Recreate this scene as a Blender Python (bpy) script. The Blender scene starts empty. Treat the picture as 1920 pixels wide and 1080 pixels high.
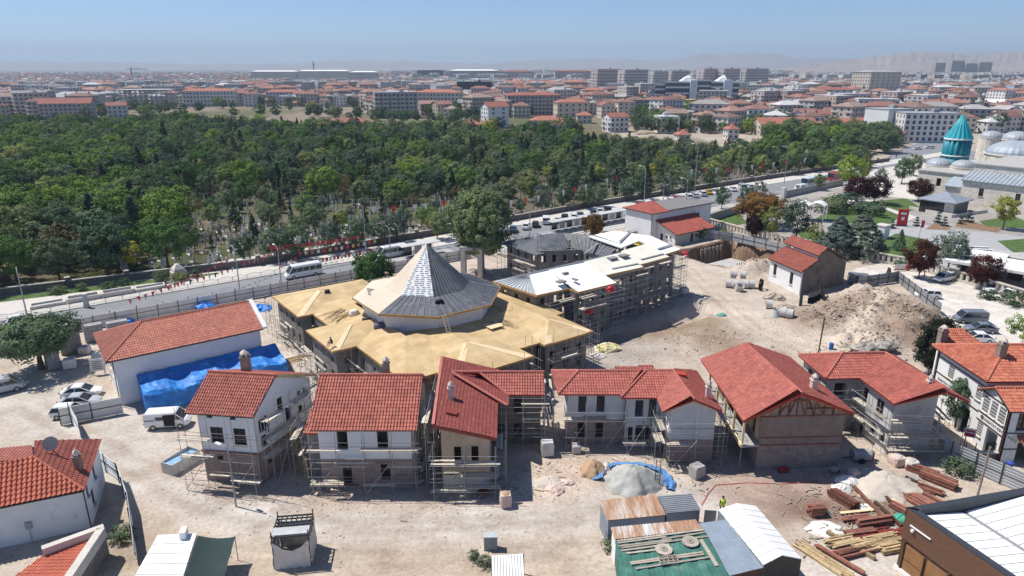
import bpy,bmesh,math,random
import numpy as np
from mathutils import Vector,Matrix
random.seed(7);RN=np.random.RandomState(11)
SC=bpy.context.scene;COL=SC.collection
R=math.radians
# ---------------------------------------------------------------- camera, sky, sun, exposure
F=1280.0;PIT=math.atan((540-127)/F);HC=38.0
cP,sP=math.cos(PIT),math.sin(PIT)
cam=bpy.data.cameras.new('camera');cam.sensor_width=36;cam.lens=36*F/1920
cam.clip_start=1;cam.clip_end=60000
camo=bpy.data.objects.new('camera',cam);COL.objects.link(camo)
camo.location=(0,0,HC);camo.rotation_euler=(math.pi/2-PIT,0,0);SC.camera=camo
SUN=Vector((-.56,.2,1)).normalized()
sel=math.asin(SUN.z);srot=math.atan2(SUN.x,SUN.y)
W=bpy.data.worlds.new('World');SC.world=W;W.use_nodes=True
wn=W.node_tree.nodes;wl=W.node_tree.links
sky=wn.new('ShaderNodeTexSky');sky.sky_type='NISHITA';sky.sun_disc=False
sky.sun_elevation=sel;sky.sun_rotation=srot;sky.altitude=1500;sky.air_density=.9;sky.dust_density=.5;sky.ozone_density=8.0
wn['Background'].inputs[1].default_value=.094
wl.new(sky.outputs[0],wn['Background'].inputs[0])
sl=bpy.data.lights.new('sun','SUN');sl.energy=4.4;sl.angle=R(.53);sl.color=(1,.95,.87)
slo=bpy.data.objects.new('sun',sl);COL.objects.link(slo);slo.location=(-60,40,120)
slo.rotation_euler=(-SUN).to_track_quat('-Z','Y').to_euler()
SC.view_settings.view_transform='Standard';SC.view_settings.look='None'
SC.view_settings.exposure=.42;SC.view_settings.gamma=1;SC.view_settings.use_curve_mapping=False
SC.render.engine='CYCLES';SC.cycles.use_denoising=True;SC.cycles.max_bounces=6
SC.cycles.diffuse_bounces=3;SC.cycles.glossy_bounces=2;SC.cycles.transmission_bounces=3;SC.cycles.transparent_max_bounces=6
SC.cycles.volume_bounces=0;SC.cycles.caustics_reflective=False;SC.cycles.caustics_refractive=False
# ---------------------------------------------------------------- pixel and site frames
SA=R(36.5);SCX,SCY=-11.5,89.0
def G(x,y,z=0.0):
 u=(x-960)/F;v=(540-y)/F
 t=(z-HC)/(v*cP-sP)
 return Vector((u*t,(cP+v*sP)*t,z))
def depth(p):return p[1]*cP-(p[2]-HC)*sP
def hpix(p,ytop):
 k=(540-ytop)/F
# (Y s + (z-H) c) = k (Y c - (z-H) s)
 return HC+p[1]*(k*cP-sP)/(cP+k*sP)
def S(s,t,z=0.0):
 return Vector((SCX+s*math.cos(SA)-t*math.sin(SA),SCY+s*math.sin(SA)+t*math.cos(SA),z))
def toS(x,y):
 x=x-SCX;y=y-SCY
 return x*math.cos(SA)+y*math.sin(SA),-x*math.sin(SA)+y*math.cos(SA)
# ---------------------------------------------------------------- object helpers (all coordinates are world ones)
def tag(o,label=None,cat=None,group=None,kind=None):
 if label:o['label']=label
 if cat:o['category']=cat
 if group:o['group']=group
 if kind:o['kind']=kind
 return o
def adopt(o,par):
 if par is not None:
  o.parent=par;o.matrix_parent_inverse=Matrix.Translation(-Vector(par.location)) if par.type=='EMPTY' else Matrix.Identity(4)
def thing(name,loc,label,cat,group=None):
 o=bpy.data.objects.new(name,None);o.empty_display_size=.3
 COL.objects.link(o);o.location=loc
 return tag(o,label,cat,group)
def link(name,me,par=None):
 o=bpy.data.objects.new(name,me);COL.objects.link(o);adopt(o,par);return o
def mesh(name,V,Fc,m,par=None,smooth=False):
 me=bpy.data.meshes.new(name)
 me.from_pydata([tuple(v) for v in V],[],[tuple(f) for f in Fc]);me.validate();me.update()
 if m:me.materials.append(m)
 if smooth:me.polygons.foreach_set('use_smooth',[True]*len(me.polygons))
 return link(name,me,par)
class MB:
 def __init__(s):s.V=[];s.F=[]
 def quad(s,*p):
  n=len(s.V);s.V+=[tuple(q) for q in p];s.F.append(tuple(range(n,n+len(p))))
 def box(s,c,sz,rz=0,tilt=None):
  n=len(s.V);ca,sa=math.cos(rz),math.sin(rz)
  for dz in (0,1):
   for dx,dy in ((-.5,-.5),(.5,-.5),(.5,.5),(-.5,.5)):
    x,y=dx*sz[0],dy*sz[1]
    s.V.append((c[0]+x*ca-y*sa,c[1]+x*sa+y*ca,c[2]+dz*sz[2]))
  s.F+=[tuple(n+i for i in f) for f in ((3,2,1,0),(4,5,6,7),(0,1,5,4),(1,2,6,5),(2,3,7,6),(3,0,4,7))]
 def bar(s,p,q,w,h=None):
  h=h or w;p=Vector(p);q=Vector(q);d=(q-p)
  if d.length<1e-6:return
  d.normalize();up=Vector((0,0,1)) if abs(d.z)<.95 else Vector((0,1,0))
  a=d.cross(up).normalized()*w/2;b=a.cross(d).normalized()*h/2
  n=len(s.V)
  for c in (p,q):s.V+=[tuple(c-a-b),tuple(c+a-b),tuple(c+a+b),tuple(c-a+b)]
  s.F+=[tuple(n+i for i in f) for f in ((0,1,2,3),(7,6,5,4),(0,4,5,1),(1,5,6,2),(2,6,7,3),(3,7,4,0))]
 def tube(s,pts,rad,k=8,cap=True):
  n=len(s.V);pts=[Vector(p) for p in pts]
  if not hasattr(rad,'__len__'):rad=[rad]*len(pts)
  for i,p in enumerate(pts):
   d=(pts[min(i+1,len(pts)-1)]-pts[max(i-1,0)]).normalized()
   up=Vector((0,0,1)) if abs(d.z)<.9 else Vector((0,1,0))
   a=d.cross(up).normalized();b=a.cross(d).normalized()
   for j in range(k):
    t=2*math.pi*j/k;s.V.append(tuple(p+(a*math.cos(t)+b*math.sin(t))*rad[i]))
  for i in range(len(pts)-1):
   for j in range(k):
    s.F.append((n+i*k+j,n+(i+1)*k+j,n+(i+1)*k+(j+1)%k,n+i*k+(j+1)%k))
  if cap:
   s.F.append(tuple(n+j for j in range(k)));e=n+(len(pts)-1)*k
   s.F.append(tuple(e+k-1-j for j in range(k)))
 def lathe(s,c,prof,k=12,squash=1):
  n=len(s.V)
  for r,z in prof:
   for j in range(k):
    t=2*math.pi*j/k;s.V.append((c[0]+r*math.cos(t),c[1]+r*math.sin(t)*squash,c[2]+z))
  for i in range(len(prof)-1):
   for j in range(k):
    s.F.append((n+i*k+j,n+i*k+(j+1)%k,n+(i+1)*k+(j+1)%k,n+(i+1)*k+j))
  e=n+(len(prof)-1)*k
  s.F.append(tuple(n+k-1-j for j in range(k)));s.F.append(tuple(e+j for j in range(k)))
 def loft(s,secs):
  k=len(secs[0]);n=len(s.V)
  for q in secs:s.V+=[tuple(p) for p in q]
  for i in range(len(secs)-1):
   for j in range(k):
    s.F.append((n+i*k+j,n+i*k+(j+1)%k,n+(i+1)*k+(j+1)%k,n+(i+1)*k+j))
  s.F.append(tuple(n+k-1-j for j in range(k)));e=n+(len(secs)-1)*k
  s.F.append(tuple(e+j for j in range(k)))
 def prism(s,poly,th,d=(0,0,-1)):
  k=len(poly);n=len(s.V);d=Vector(d)*th
  s.V+=[tuple(p) for p in poly]+[tuple(Vector(p)+d) for p in poly]
  s.F.append(tuple(range(n,n+k)));s.F.append(tuple(range(n+2*k-1,n+k-1,-1)))
  for i in range(k):j=(i+1)%k;s.F.append((n+i,n+k+i,n+k+j,n+j))
 def build(s,name,m,par=None,smooth=False):return mesh(name,s.V,s.F,m,par,smooth)
_unit={}
def unit(kind,m):
 k=(kind,m.name)
 if k not in _unit:
  b=MB()
  if kind=='box':b.box((0,0,-.5),(1,1,1))
  else:b.tube([(0,0,-.5),(0,0,.5)],.5,6)
  me=bpy.data.meshes.new(kind+'_unit');me.from_pydata(b.V,[],b.F);me.materials.append(m);_unit[k]=me
 return _unit[k]
def stick(name,p,q,w,h,m,par,kind='box'):
 p=Vector(p);q=Vector(q);d=q-p;L=d.length;d.normalize()
 up=Vector((0,0,1)) if abs(d.z)<.98 else Vector((0,1,0))
 a=d.cross(up).normalized();b=a.cross(d).normalized()
 o=link(name,unit(kind,m),par)
 M=Matrix((a*w,b*h,d*L)).transposed().to_4x4();M.translation=(p+q)/2
 if o.parent is not None:o.matrix_basis=M
 else:o.matrix_world=M
 return o
def boxo(name,c,sz,rz,m,par=None):
 o=link(name,unit('box',m),par)
 o.matrix_basis=Matrix.Translation((c[0],c[1],c[2]+sz[2]/2))@Matrix.Rotation(rz,4,'Z')@Matrix.Diagonal((*sz,1))
 return o
def copy_tree(o,par=None):
 c=o.copy();COL.objects.link(c);c.parent=par
 for ch in o.children:copy_tree(ch,c)
 return c
# ---------------------------------------------------------------- materials
MATS={}
def _nodes(name):
 m=bpy.data.materials.new(name);m.use_nodes=True
 nt=m.node_tree;return m,nt,nt.nodes['Principled BSDF']
def mixc(nt,fac,a,b,mode='MIX'):
 n=nt.nodes.new('ShaderNodeMix');n.data_type='RGBA';n.blend_type=mode
 for sock,v in ((0,fac),(6,a),(7,b)):
  if hasattr(v,'is_linked'):nt.links.new(v,n.inputs[sock])
  else:n.inputs[sock].default_value=v if sock==0 else (*v[:3],1)
 return n.outputs[2]
def noise(nt,scale,detail=4,rough=.6,vec=None):
 n=nt.nodes.new('ShaderNodeTexNoise');n.inputs['Scale'].default_value=scale;n.inputs['Detail'].default_value=detail
 n.inputs['Roughness'].default_value=rough
 if vec is None:
  vec=nt.nodes.new('ShaderNodeNewGeometry').outputs['Position']
 nt.links.new(vec,n.inputs['Vector']);return n.outputs[0]
def ramp(nt,fac,stops,interp='LINEAR'):
 n=nt.nodes.new('ShaderNodeValToRGB');n.color_ramp.interpolation=interp
 e=n.color_ramp.elements
 while len(e)<len(stops):e.new(.5)
 for i,(p,c) in enumerate(stops):
  e[i].position=p;e[i].color=(*c,1) if len(c)==3 else c
 nt.links.new(fac,n.inputs[0]);return n.outputs[0]
def bumpn(nt,bsdf,h,strength,dist=.05):
 b=nt.nodes.new('ShaderNodeBump');b.inputs['Strength'].default_value=strength;b.inputs['Distance'].default_value=dist
 nt.links.new(h,b.inputs['Height']);nt.links.new(b.outputs[0],bsdf.inputs['Normal'])
def mat(name,c,rough=.8,var=.12,scale=1.5,metal=0,rnd=0,stain=None,bump=0,spec=.3,fine=0):
 if name in MATS:return MATS[name]
 m,nt,b=_nodes(name)
 lo=tuple(v*(1-var) for v in c);hi=tuple(min(1,v*(1+var)) for v in c)
 n1=noise(nt,scale)
 col=mixc(nt,ramp(nt,n1,[(.32,(0,0,0)),(.68,(1,1,1))]),lo,hi)
 if stain:
  n2=noise(nt,stain[1],6,.65)
  col=mixc(nt,ramp(nt,n2,[(stain[2],(0,0,0)),(min(1,stain[2]+.15),(1,1,1))]),col,stain[0])
 if rnd:
  oi=nt.nodes.new('ShaderNodeObjectInfo')
  col=mixc(nt,1.0,col,ramp(nt,oi.outputs['Random'],[(0,(1-rnd,)*3),(1,(1+rnd*.3,)*3)]),'MULTIPLY')
 nt.links.new(col,b.inputs['Base Color'])
 b.inputs['Roughness'].default_value=rough;b.inputs['Metallic'].default_value=metal
 b.inputs['Specular IOR Level'].default_value=spec
 if bump:bumpn(nt,b,noise(nt,fine or scale*6,5),bump)
 MATS[name]=m;return m
def brickmat(name,c1,c2,mortar,scale,bw=.5,rh=.25,ms=.02,bump=.5,rough=.9,axis='xz',offset=.5,var=.25):
 if name in MATS:return MATS[name]
 m,nt,b=_nodes(name)
 geo=nt.nodes.new('ShaderNodeNewGeometry')
 sep=nt.nodes.new('ShaderNodeSeparateXYZ');nt.links.new(geo.outputs['Position'],sep.inputs[0])
 add=nt.nodes.new('ShaderNodeMath');add.operation='ADD'
 nt.links.new(sep.outputs[0],add.inputs[0]);nt.links.new(sep.outputs[1],add.inputs[1])
 cmb=nt.nodes.new('ShaderNodeCombineXYZ');nt.links.new(add.outputs[0],cmb.inputs[0]);nt.links.new(sep.outputs[2],cmb.inputs[1])
 br=nt.nodes.new('ShaderNodeTexBrick');br.inputs['Scale'].default_value=scale
 br.inputs['Color1'].default_value=(*c1,1);br.inputs['Color2'].default_value=(*c2,1);br.inputs['Mortar'].default_value=(*mortar,1)
 br.inputs['Mortar Size'].default_value=ms;br.inputs['Brick Width'].default_value=bw;br.inputs['Row Height'].default_value=rh
 br.offset=offset;nt.links.new(cmb.outputs[0],br.inputs['Vector'])
 col=mixc(nt,1.0,br.outputs['Color'],ramp(nt,noise(nt,1.3,5),[(.3,(1-var,)*3),(.7,(1+var*.4,)*3)]),'MULTIPLY')
 nt.links.new(col,b.inputs['Base Color']);b.inputs['Roughness'].default_value=rough
 bumpn(nt,b,br.outputs['Fac'],-bump,.03)
 MATS[name]=m;return m
def tilemat(name,c,c2,rough=.7,spot=None):
 if name in MATS:return MATS[name]
 m,nt,b=_nodes(name)
 at=nt.nodes.new('ShaderNodeAttribute');at.attribute_name='rnd'
 col=mixc(nt,at.outputs['Fac'],c,c2)
 col=mixc(nt,1.0,col,ramp(nt,noise(nt,.7,5),[(.3,(.84,)*3),(.7,(1.08,)*3)]),'MULTIPLY')
 if spot:col=mixc(nt,ramp(nt,noise(nt,2.2,6),[(.58,(0,0,0)),(.75,(.7,)*3)]),col,spot)
 nt.links.new(col,b.inputs['Base Color']);b.inputs['Roughness'].default_value=rough
 MATS[name]=m;return m
def seammat(name,c,c2,width,ang,rough=.55,metal=.0,seam=.75):
 if name in MATS:return MATS[name]
 m,nt,b=_nodes(name)
 geo=nt.nodes.new('ShaderNodeNewGeometry')
 mp=nt.nodes.new('ShaderNodeMapping');mp.inputs['Rotation'].default_value=(0,0,-ang)
 nt.links.new(geo.outputs['Position'],mp.inputs[0])
 n1=noise(nt,1.1,6,.7,mp.outputs[0])
 col=mixc(nt,ramp(nt,n1,[(.35,(0,0,0)),(.66,(1,1,1))]),c,c2)
 nt.links.new(col,b.inputs['Base Color']);b.inputs['Roughness'].default_value=rough;b.inputs['Metallic'].default_value=metal
 MATS[name]=m;return m
white=mat('white_plaster',(.76,.77,.78),.9,.06,.6,stain=((.56,.54,.51),.6,.6),bump=.08)
whitec=mat('white_paint',(.8,.8,.79),.6,.04,1.0)
greyp=mat('grey_plaster',(.42,.42,.41),.95,.14,.7,stain=((.31,.30,.29),.8,.56),bump=.12)
ochre=mat('ochre_plaster',(.43,.34,.25),.95,.16,.8,stain=((.29,.22,.16),.9,.58),bump=.12)
brownp=mat('brown_render',(.21,.17,.135),.95,.2,.5,stain=((.13,.10,.08),.6,.55),bump=.15)
conc=mat('concrete',(.43,.42,.40),.92,.14,.9,stain=((.27,.26,.25),.7,.6),bump=.1)
concd=mat('raw_concrete',(.21,.205,.20),.92,.2,.8,stain=((.14,.135,.13),.6,.55),bump=.1)
pink=brickmat('pink_stone',(.33,.24,.21),(.27,.20,.18),(.36,.31,.28),1,.45,.22,.015)
rubst=brickmat('rubble_stone',(.36,.30,.27),(.25,.21,.195),(.20,.175,.16),1,.34,.2,.022,.8,offset=.37)
brickw=brickmat('thin_brick',(.28,.205,.16),(.22,.16,.13),(.32,.27,.23),1,.22,.075,.012)
limes=brickmat('limestone_blocks',(.78,.73,.64),(.66,.60,.51),(.60,.55,.47),1,1.1,.5,.02,.4)
gstone=brickmat('grey_cut_stone',(.24,.23,.22),(.17,.165,.16),(.12,.115,.11),1,.35,.16,.015)
steel=mat('galvanised_steel',(.55,.56,.57),.45,.1,3,.55,rnd=.25)
scafm=mat('scaffold_tube',(.40,.39,.38),.55,.15,2,.3,rnd=.5)
darkm=mat('dark_metal',(.045,.047,.05),.5,.15,2,.3)
blackm=mat('black_rubber',(.02,.02,.021),.8,.1,3)
plank=mat('scaffold_plank',(.60,.54,.45),.85,.18,3,rnd=.35)
timber=mat('raw_timber',(.50,.37,.21),.8,.25,3,rnd=.5)
redtim=mat('stained_timber',(.27,.115,.085),.8,.3,3,rnd=.6)
brownw=mat('brown_wood',(.10,.055,.035),.6,.2,3,rnd=.15)
glass=mat('dark_glass',(.025,.03,.035),.12,.1,1,spec=.6)
glassb=mat('blue_glass',(.035,.06,.10),.12,.15,.2,spec=.7)
bluet=mat('blue_tarp',(.03,.20,.60),.5,.2,.9,stain=((.09,.34,.72),.7,.52),bump=.5,fine=2.2)  # stain is a lighter blue: sunlight on the sheet painted into its colour
lead=mat('lead_sheet',(.10,.107,.12),.6,.22,.9,.0,stain=((.17,.18,.195),1.1,.52))
leadl=mat('bright_lead',(.34,.37,.40),.55,.12,.6,.1,stain=((.3,.32,.34),.6,.6))
memb=mat('white_membrane',(.82,.82,.80),.75,.05,.4,stain=((.62,.60,.56),.35,.68))
def panelmat(name,c1,c2,joint,ang,w,hgt):
 m,nt,b=_nodes(name);geo=nt.nodes.new('ShaderNodeNewGeometry');mp=nt.nodes.new('ShaderNodeMapping');mp.inputs['Rotation'].default_value=(0,0,-ang);nt.links.new(geo.outputs['Position'],mp.inputs[0])
 br=nt.nodes.new('ShaderNodeTexBrick');br.inputs['Scale'].default_value=1;br.inputs['Brick Width'].default_value=w;br.inputs['Row Height'].default_value=hgt;br.inputs['Mortar Size'].default_value=.012
 for k,c in (('Color1',c1),('Color2',c2),('Mortar',joint)):br.inputs[k].default_value=(*c,1)
 nt.links.new(mp.outputs[0],br.inputs['Vector'])
 col=mixc(nt,1.0,br.outputs['Color'],ramp(nt,noise(nt,.5,6),[(.3,(.80,.78,.76)),(.7,(1.08,1.08,1.08))]),'MULTIPLY')
 col=mixc(nt,ramp(nt,noise(nt,1.6,7,.7),[(.6,(0,0,0)),(.74,(.6,.6,.6))]),col,tuple(v*.62 for v in c1))
 nt.links.new(col,b.inputs['Base Color']);b.inputs['Roughness'].default_value=.8;MATS[name]=m;return m
ply=panelmat('plywood',(.60,.45,.25),(.50,.36,.18),(.32,.22,.11),SA,2.44,1.22)
plyl=mat('fresh_plywood',(.72,.57,.36),.8,.1,.6)
plyd=mat('plywood_edge',(.48,.29,.11),.85,.2,2)
insul=mat('insulation_board',(.60,.51,.41),.9,.06,.4,stain=((.52,.43,.33),.3,.6))
corr=mat('corrugated_sheet',(.62,.63,.64),.5,.1,.7,.3,stain=((.42,.40,.38),.6,.62))
redp=mat('red_paint',(.55,.03,.035),.5,.1,2)
fascia=mat('dark_fascia',(.06,.04,.035),.7,.2,2)
redfas=mat('red_fascia',(.42,.06,.03),.7,.12,2)
# ================================================================= ground
def vn(x,y,sc,seed):
 r=np.random.RandomState(seed);T=r.rand(256,256)
 x=x/sc;y=y/sc;xi=np.floor(x).astype(int);yi=np.floor(y).astype(int);fx=x-xi;fy=y-yi
 fx=fx*fx*(3-2*fx);fy=fy*fy*(3-2*fy)
 g=lambda a,b:T[a%256,b%256]
 return (g(xi,yi)*(1-fx)+g(xi+1,yi)*fx)*(1-fy)+(g(xi,yi+1)*(1-fx)+g(xi+1,yi+1)*fx)*fy
def sstep(a,b,x):
 t=np.clip((x-a)/(b-a),0,1);return t*t*(3-2*t)
def inpoly(x,y,P):
 r=np.zeros(x.shape,bool);n=len(P)
 for i in range(n):
  x0,y0=P[i][0],P[i][1];x1,y1=P[i-1][0],P[i-1][1]
  if y0==y1:continue
  c=((y0>y)!=(y1>y))&(x<(x1-x0)*(y-y0)/(y1-y0)+x0);r^=c
 return r
def dline(x,y,P):
 d=np.full(x.shape,1e9)
 for a,b in zip(P[:-1],P[1:]):
  ax,ay,bx,by=a[0],a[1],b[0],b[1];L=(bx-ax)**2+(by-ay)**2
  t=np.clip(((x-ax)*(bx-ax)+(y-ay)*(by-ay))/max(L,1e-6),0,1)
  d=np.minimum(d,np.hypot(x-ax-t*(bx-ax),y-ay-t*(by-ay)))
 return d
BUMPS=[(1575,590,6,1.7),(1640,568,6.5,2.4),(1690,592,6,2.2),(1715,625,5,1.4),(1535,612,4,.9),(1610,640,5,1.2),(1665,630,5,1.6),(1430,505,5.5,1.5),(1395,512,3.5,.9),(1478,592,4,.7),(1300,560,4,.8),(1230,640,5,.6),(1640,660,5,.9),(1600,672,4,.7),(1350,655,6,.5)]
def gh(x,y):
 x=np.asarray(x,float);y=np.asarray(y,float)
 s,t=toS(x,y)
 site=sstep(37.5,35,t)*sstep(36,42,y)*sstep(-75,-68,x)*sstep(112,106,x)
 cp=[G(*p) for p in ((1610,520),(1640,500),(1925,570),(1960,680),(1830,650),(1755,588),(1690,530))]
 site=site*np.where(inpoly(x,y,cp),0,1)*sstep(104,98,s)
 h=np.zeros(x.shape)
 for px,py,r,hh in BUMPS:
  p=G(px,py);h+=hh*np.exp(-((x-p.x)**2+(y-p.y)**2)/(2*(r*.55)**2))
 rough=sstep(.15,1.2,h)
 h+=rough*(np.abs(vn(x,y,3.4,3)-.5)*3.2-.75)+rough*(vn(x,y,1.3,4)-.5)*1.1+rough*(vn(x,y,.7,6)-.5)*.5
 h+=(vn(x,y,6,1)-.5)*.10+(vn(x,y,1.5,2)-.5)*.07
 n=(vn(x,y,2.2,5)-.5)*1.6
 pit=np.minimum(np.minimum(s-69+n,88.5-s+n),np.minimum(t-1.5+n,15.5-t+n*.6))
 h=np.where(pit>-1.2,h*(1-sstep(-1.2,.2,pit)),h)-5.0*sstep(-.3,1.1,pit)
 low=np.minimum(np.minimum(s-8,47.5-s),np.minimum(-8.5-t,t+15))
 h-=1.5*sstep(0,3.0,low)*sstep(18,26,s)
 return h*site
def axis(a,b,step,lo,hi):
 c=list(np.arange(a,b+1e-6,step));d=step
 lo_l=[];v=a
 while v>lo:d*=1.32;v-=d;lo_l.append(max(v,lo))
 hi_l=[];v=b;d=step
 while v<hi:d*=1.32;v+=d;hi_l.append(min(v,hi))
 return np.array(lo_l[::-1]+c+hi_l)
gx=axis(-74,112,.55,-16000,16000);gy=axis(42,160,.55,-300,16500)
X,Y=np.meshgrid(gx,gy);Z=gh(X,Y)
s_,t_=toS(X,Y)
C=np.empty(X.shape+(3,));C[:]=(.52,.46,.40)
def paint(mask,col):C[:]=C*(1-mask[...,None])+np.array(col)*mask[...,None]
jit=(vn(X,Y,2.5,21)-.5)*2.4+(vn(X,Y,.9,22)-.5)*1.0
def stroke(pts,w,col,soft=2.0,a=1.0):
 d=dline(X,Y,[G(*p) for p in pts])+jit;paint(a*sstep(w/2+soft,w/2-soft,d),col)
city=sstep(0,1,t_-57.5)
far=np.clip((Y-430)/60,0,1)
# dusty lanes, spoil, gravel, timber yard
stroke([(20,720),(150,800),(250,860)],10,(.53,.50,.46))
stroke([(560,660),(600,720),(560,640)],6,(.55,.52,.48))
stroke([(230,840),(380,940),(600,985),(900,975),(1100,960),(1300,935)],5,(.54,.52,.49),2.5)
stroke([(300,870),(480,930),(700,940),(950,935)],2.0,(.47,.36,.28),2,.6)
stroke([(200,1000),(420,1060),(800,1070),(1050,1060)],5,(.50,.41,.32),3,.7)
stroke([(960,860),(1060,880),(1020,920)],5,(.57,.48,.41),2)
stroke([(1110,700),(1180,655),(1240,605)],9,(.42,.39,.36),3)
stroke([(1235,625),(1320,605),(1350,650),(1420,668)],8,(.33,.255,.19),3)
stroke([(1290,500),(1350,560),(1420,615),(1520,650),(1600,655)],4.5,(.57,.50,.425),2.0)
stroke([(1520,600),(1600,580),(1700,590),(1700,640)],9,(.34,.265,.21),3)
stroke([(1560,600),(1590,595)],3,(.22,.165,.125),2);stroke([(1660,585),(1700,600)],2,(.26,.20,.15),2,.7)
stroke([(1555,652),(1600,622),(1640,585),(1650,572)],2.4,(.60,.52,.44),1.2)
stroke([(1400,905),(1500,935),(1600,965)],7,(.36,.26,.22),3,.8)
stroke([(1500,950),(1600,960),(1660,985)],5,(.22,.15,.125),3,.9)
stroke([(1440,900),(1560,890),(1700,900)],3,(.42,.33,.28),3,.6)
stroke([(1560,1060),(1680,1020)],5,(.60,.57,.53),1.5)
stroke([(400,880),(520,900),(560,920)],4,(.42,.36,.33),2,.7)
stroke([(180,960),(240,1040)],4,(.30,.25,.18),2,.6)
for px0,off in ((0,-.9),(0,.9)):
 for pl in ([(250,870),(400,950),(620,990),(900,980),(1110,965)],[(180,1010),(420,1040),(760,1050),(1060,1030)],[(1290,505),(1350,565),(1420,620),(1510,655)],[(560,690),(590,640)],[(60,760),(160,820),(240,870)]):
  q=[G(*p)+Vector((off,off*.8,0)) for p in pl];d=dline(X,Y,q)+jit*.35;paint(.6*sstep(.7,.2,d),(.40,.34,.29))
dpit=np.minimum(np.minimum(s_-68,89.5-s_),np.minimum(t_-.5,16.5-t_))
paint(sstep(-.5,.5,dpit+jit*.3),(.24,.165,.115))
carp=[G(*p) for p in ((1600,505),(1660,492),(1760,508),(1925,572),(1985,660),(1940,700),(1840,660),(1755,588),(1690,530),(1612,540))]
paint(np.where(inpoly(X+jit*.3,Y,carp),1.,0.),(.66,.64,.61))
paint(np.where((s_>96)&(t_<38)&~inpoly(X,Y,carp)&(Y>105),1.,0.),(.36,.35,.34))
paint(np.where((t_>38.4)&(t_<57.6),1.,0.),(.44,.43,.41))
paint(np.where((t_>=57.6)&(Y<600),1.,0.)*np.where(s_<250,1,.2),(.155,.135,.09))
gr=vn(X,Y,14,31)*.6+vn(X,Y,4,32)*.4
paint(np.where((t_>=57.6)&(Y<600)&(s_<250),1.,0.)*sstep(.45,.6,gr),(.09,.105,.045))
paint(far,(.27,.23,.185))
paint(far*sstep(.52,.62,vn(X,Y,60,33)),(.13,.14,.08))
ny,nx=X.shape
idx=np.arange(nx*ny).reshape(ny,nx)
Q=np.stack([idx[:-1,:-1],idx[:-1,1:],idx[1:,1:],idx[1:,:-1]],-1).reshape(-1,4)
gm=bpy.data.meshes.new('ground')
gm.vertices.add(nx*ny);gm.vertices.foreach_set('co',np.stack([X,Y,Z],-1).ravel())
gm.loops.add(len(Q)*4);gm.loops.foreach_set('vertex_index',Q.ravel())
gm.polygons.add(len(Q));gm.polygons.foreach_set('loop_start',np.arange(0,len(Q)*4,4));gm.polygons.foreach_set('loop_total',np.full(len(Q),4))
gm.polygons.foreach_set('use_smooth',np.ones(len(Q),bool))
gm.update(calc_edges=True)
ca=gm.attributes.new('soil','FLOAT_COLOR','POINT')
ca.data.foreach_set('color',np.concatenate([C,np.ones(C.shape[:2]+(1,))],-1).ravel())
m,nt,b=_nodes('site_soil')
at=nt.nodes.new('ShaderNodeAttribute');at.attribute_name='soil'
f1=noise(nt,.35,6,.65);f2=noise(nt,2.6,8,.7);f3=noise(nt,.07,4)
col=mixc(nt,1.0,at.outputs['Color'],ramp(nt,f1,[(.3,(.78,.75,.72)),(.7,(1.12,1.12,1.12))]),'MULTIPLY')
col=mixc(nt,1.0,col,ramp(nt,f2,[(.32,(.74,.72,.70)),(.55,(1,1,1)),(.75,(1.13,1.13,1.14))]),'MULTIPLY')
col=mixc(nt,1.0,col,ramp(nt,f3,[(.35,(.9,.86,.82)),(.65,(1.06,1.06,1.06))]),'MULTIPLY')
nt.links.new(col,b.inputs['Base Color']);b.inputs['Roughness'].default_value=.97;b.inputs['Specular IOR Level'].default_value=.1
bumpn(nt,b,f2,.6,.12)
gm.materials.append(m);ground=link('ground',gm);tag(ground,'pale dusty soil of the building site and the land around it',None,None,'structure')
def gz(x,y):return float(gh(np.array([x]),np.array([y]))[0])
# ================================================================= road, tramway, pavements
asph=mat('asphalt',(.22,.225,.24),.9,.1,.3,stain=((.27,.27,.28),.12,.55),bump=.05)
pave=mat('pale_paving',(.54,.51,.475),.9,.07,.8,stain=((.44,.41,.38),.4,.62))
paveg=mat('grey_paving',(.36,.36,.365),.9,.08,.6,stain=((.30,.30,.30),.3,.6))
trackm=mat('tram_concrete',(.50,.49,.46),.9,.08,.5,stain=((.40,.39,.37),.3,.58))
grassm=mat('lawn_grass',(.07,.125,.032),.95,.4,.8,stain=((.11,.13,.05),.4,.52),bump=.4,fine=8)
stone=mat('pale_stone',(.56,.53,.48),.9,.1,1.0,stain=((.42,.39,.35),.8,.6))
linem=mat('road_paint',(.72,.72,.70),.8,.1,2)
def sheet(name,pts,z,m,kind='structure',label=None,th=0):
 bm=MB()
 pts=[(p[0],p[1],z) for p in pts]
 if th:bm.prism(pts,th)
 else:bm.quad(*pts)
 o=bm.build(name,m);tag(o,label,None,None,kind);return o
def strect(s0,s1,t0,t1):return [S(s0,t0),S(s1,t0),S(s1,t1),S(s0,t1)]
sheet('tram_track',strect(-120,330,38.6,42.4),.06,trackm,label='pale concrete tram track bed between hoarding and road')
sheet('road',strect(-120,330,42.4,50.2),.03,asph,label='grey asphalt road between tram track and cemetery pavement')
sheet('parking_lane',strect(40,330,50.2,56.6),.034,asph,label='asphalt parking lane in front of the cemetery wall')
sheet('sidewalk',strect(-120,40,50.2,66),.14,pave,th=.3,label='wide pale pavement in front of the cemetery wall')
sheet('sidewalk',strect(40,330,56.6,63.2),.13,pave,th=.3,label='narrow pavement behind the row of parked cars')
sheet('lawn',[S(-70,64.6),S(-30,58.4),S(-14,56.6),S(-14,57.8),S(-30,61.2),S(-70,68.5)],.16,grassm,label='strip of grass along the foot of the cemetery wall')
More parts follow.
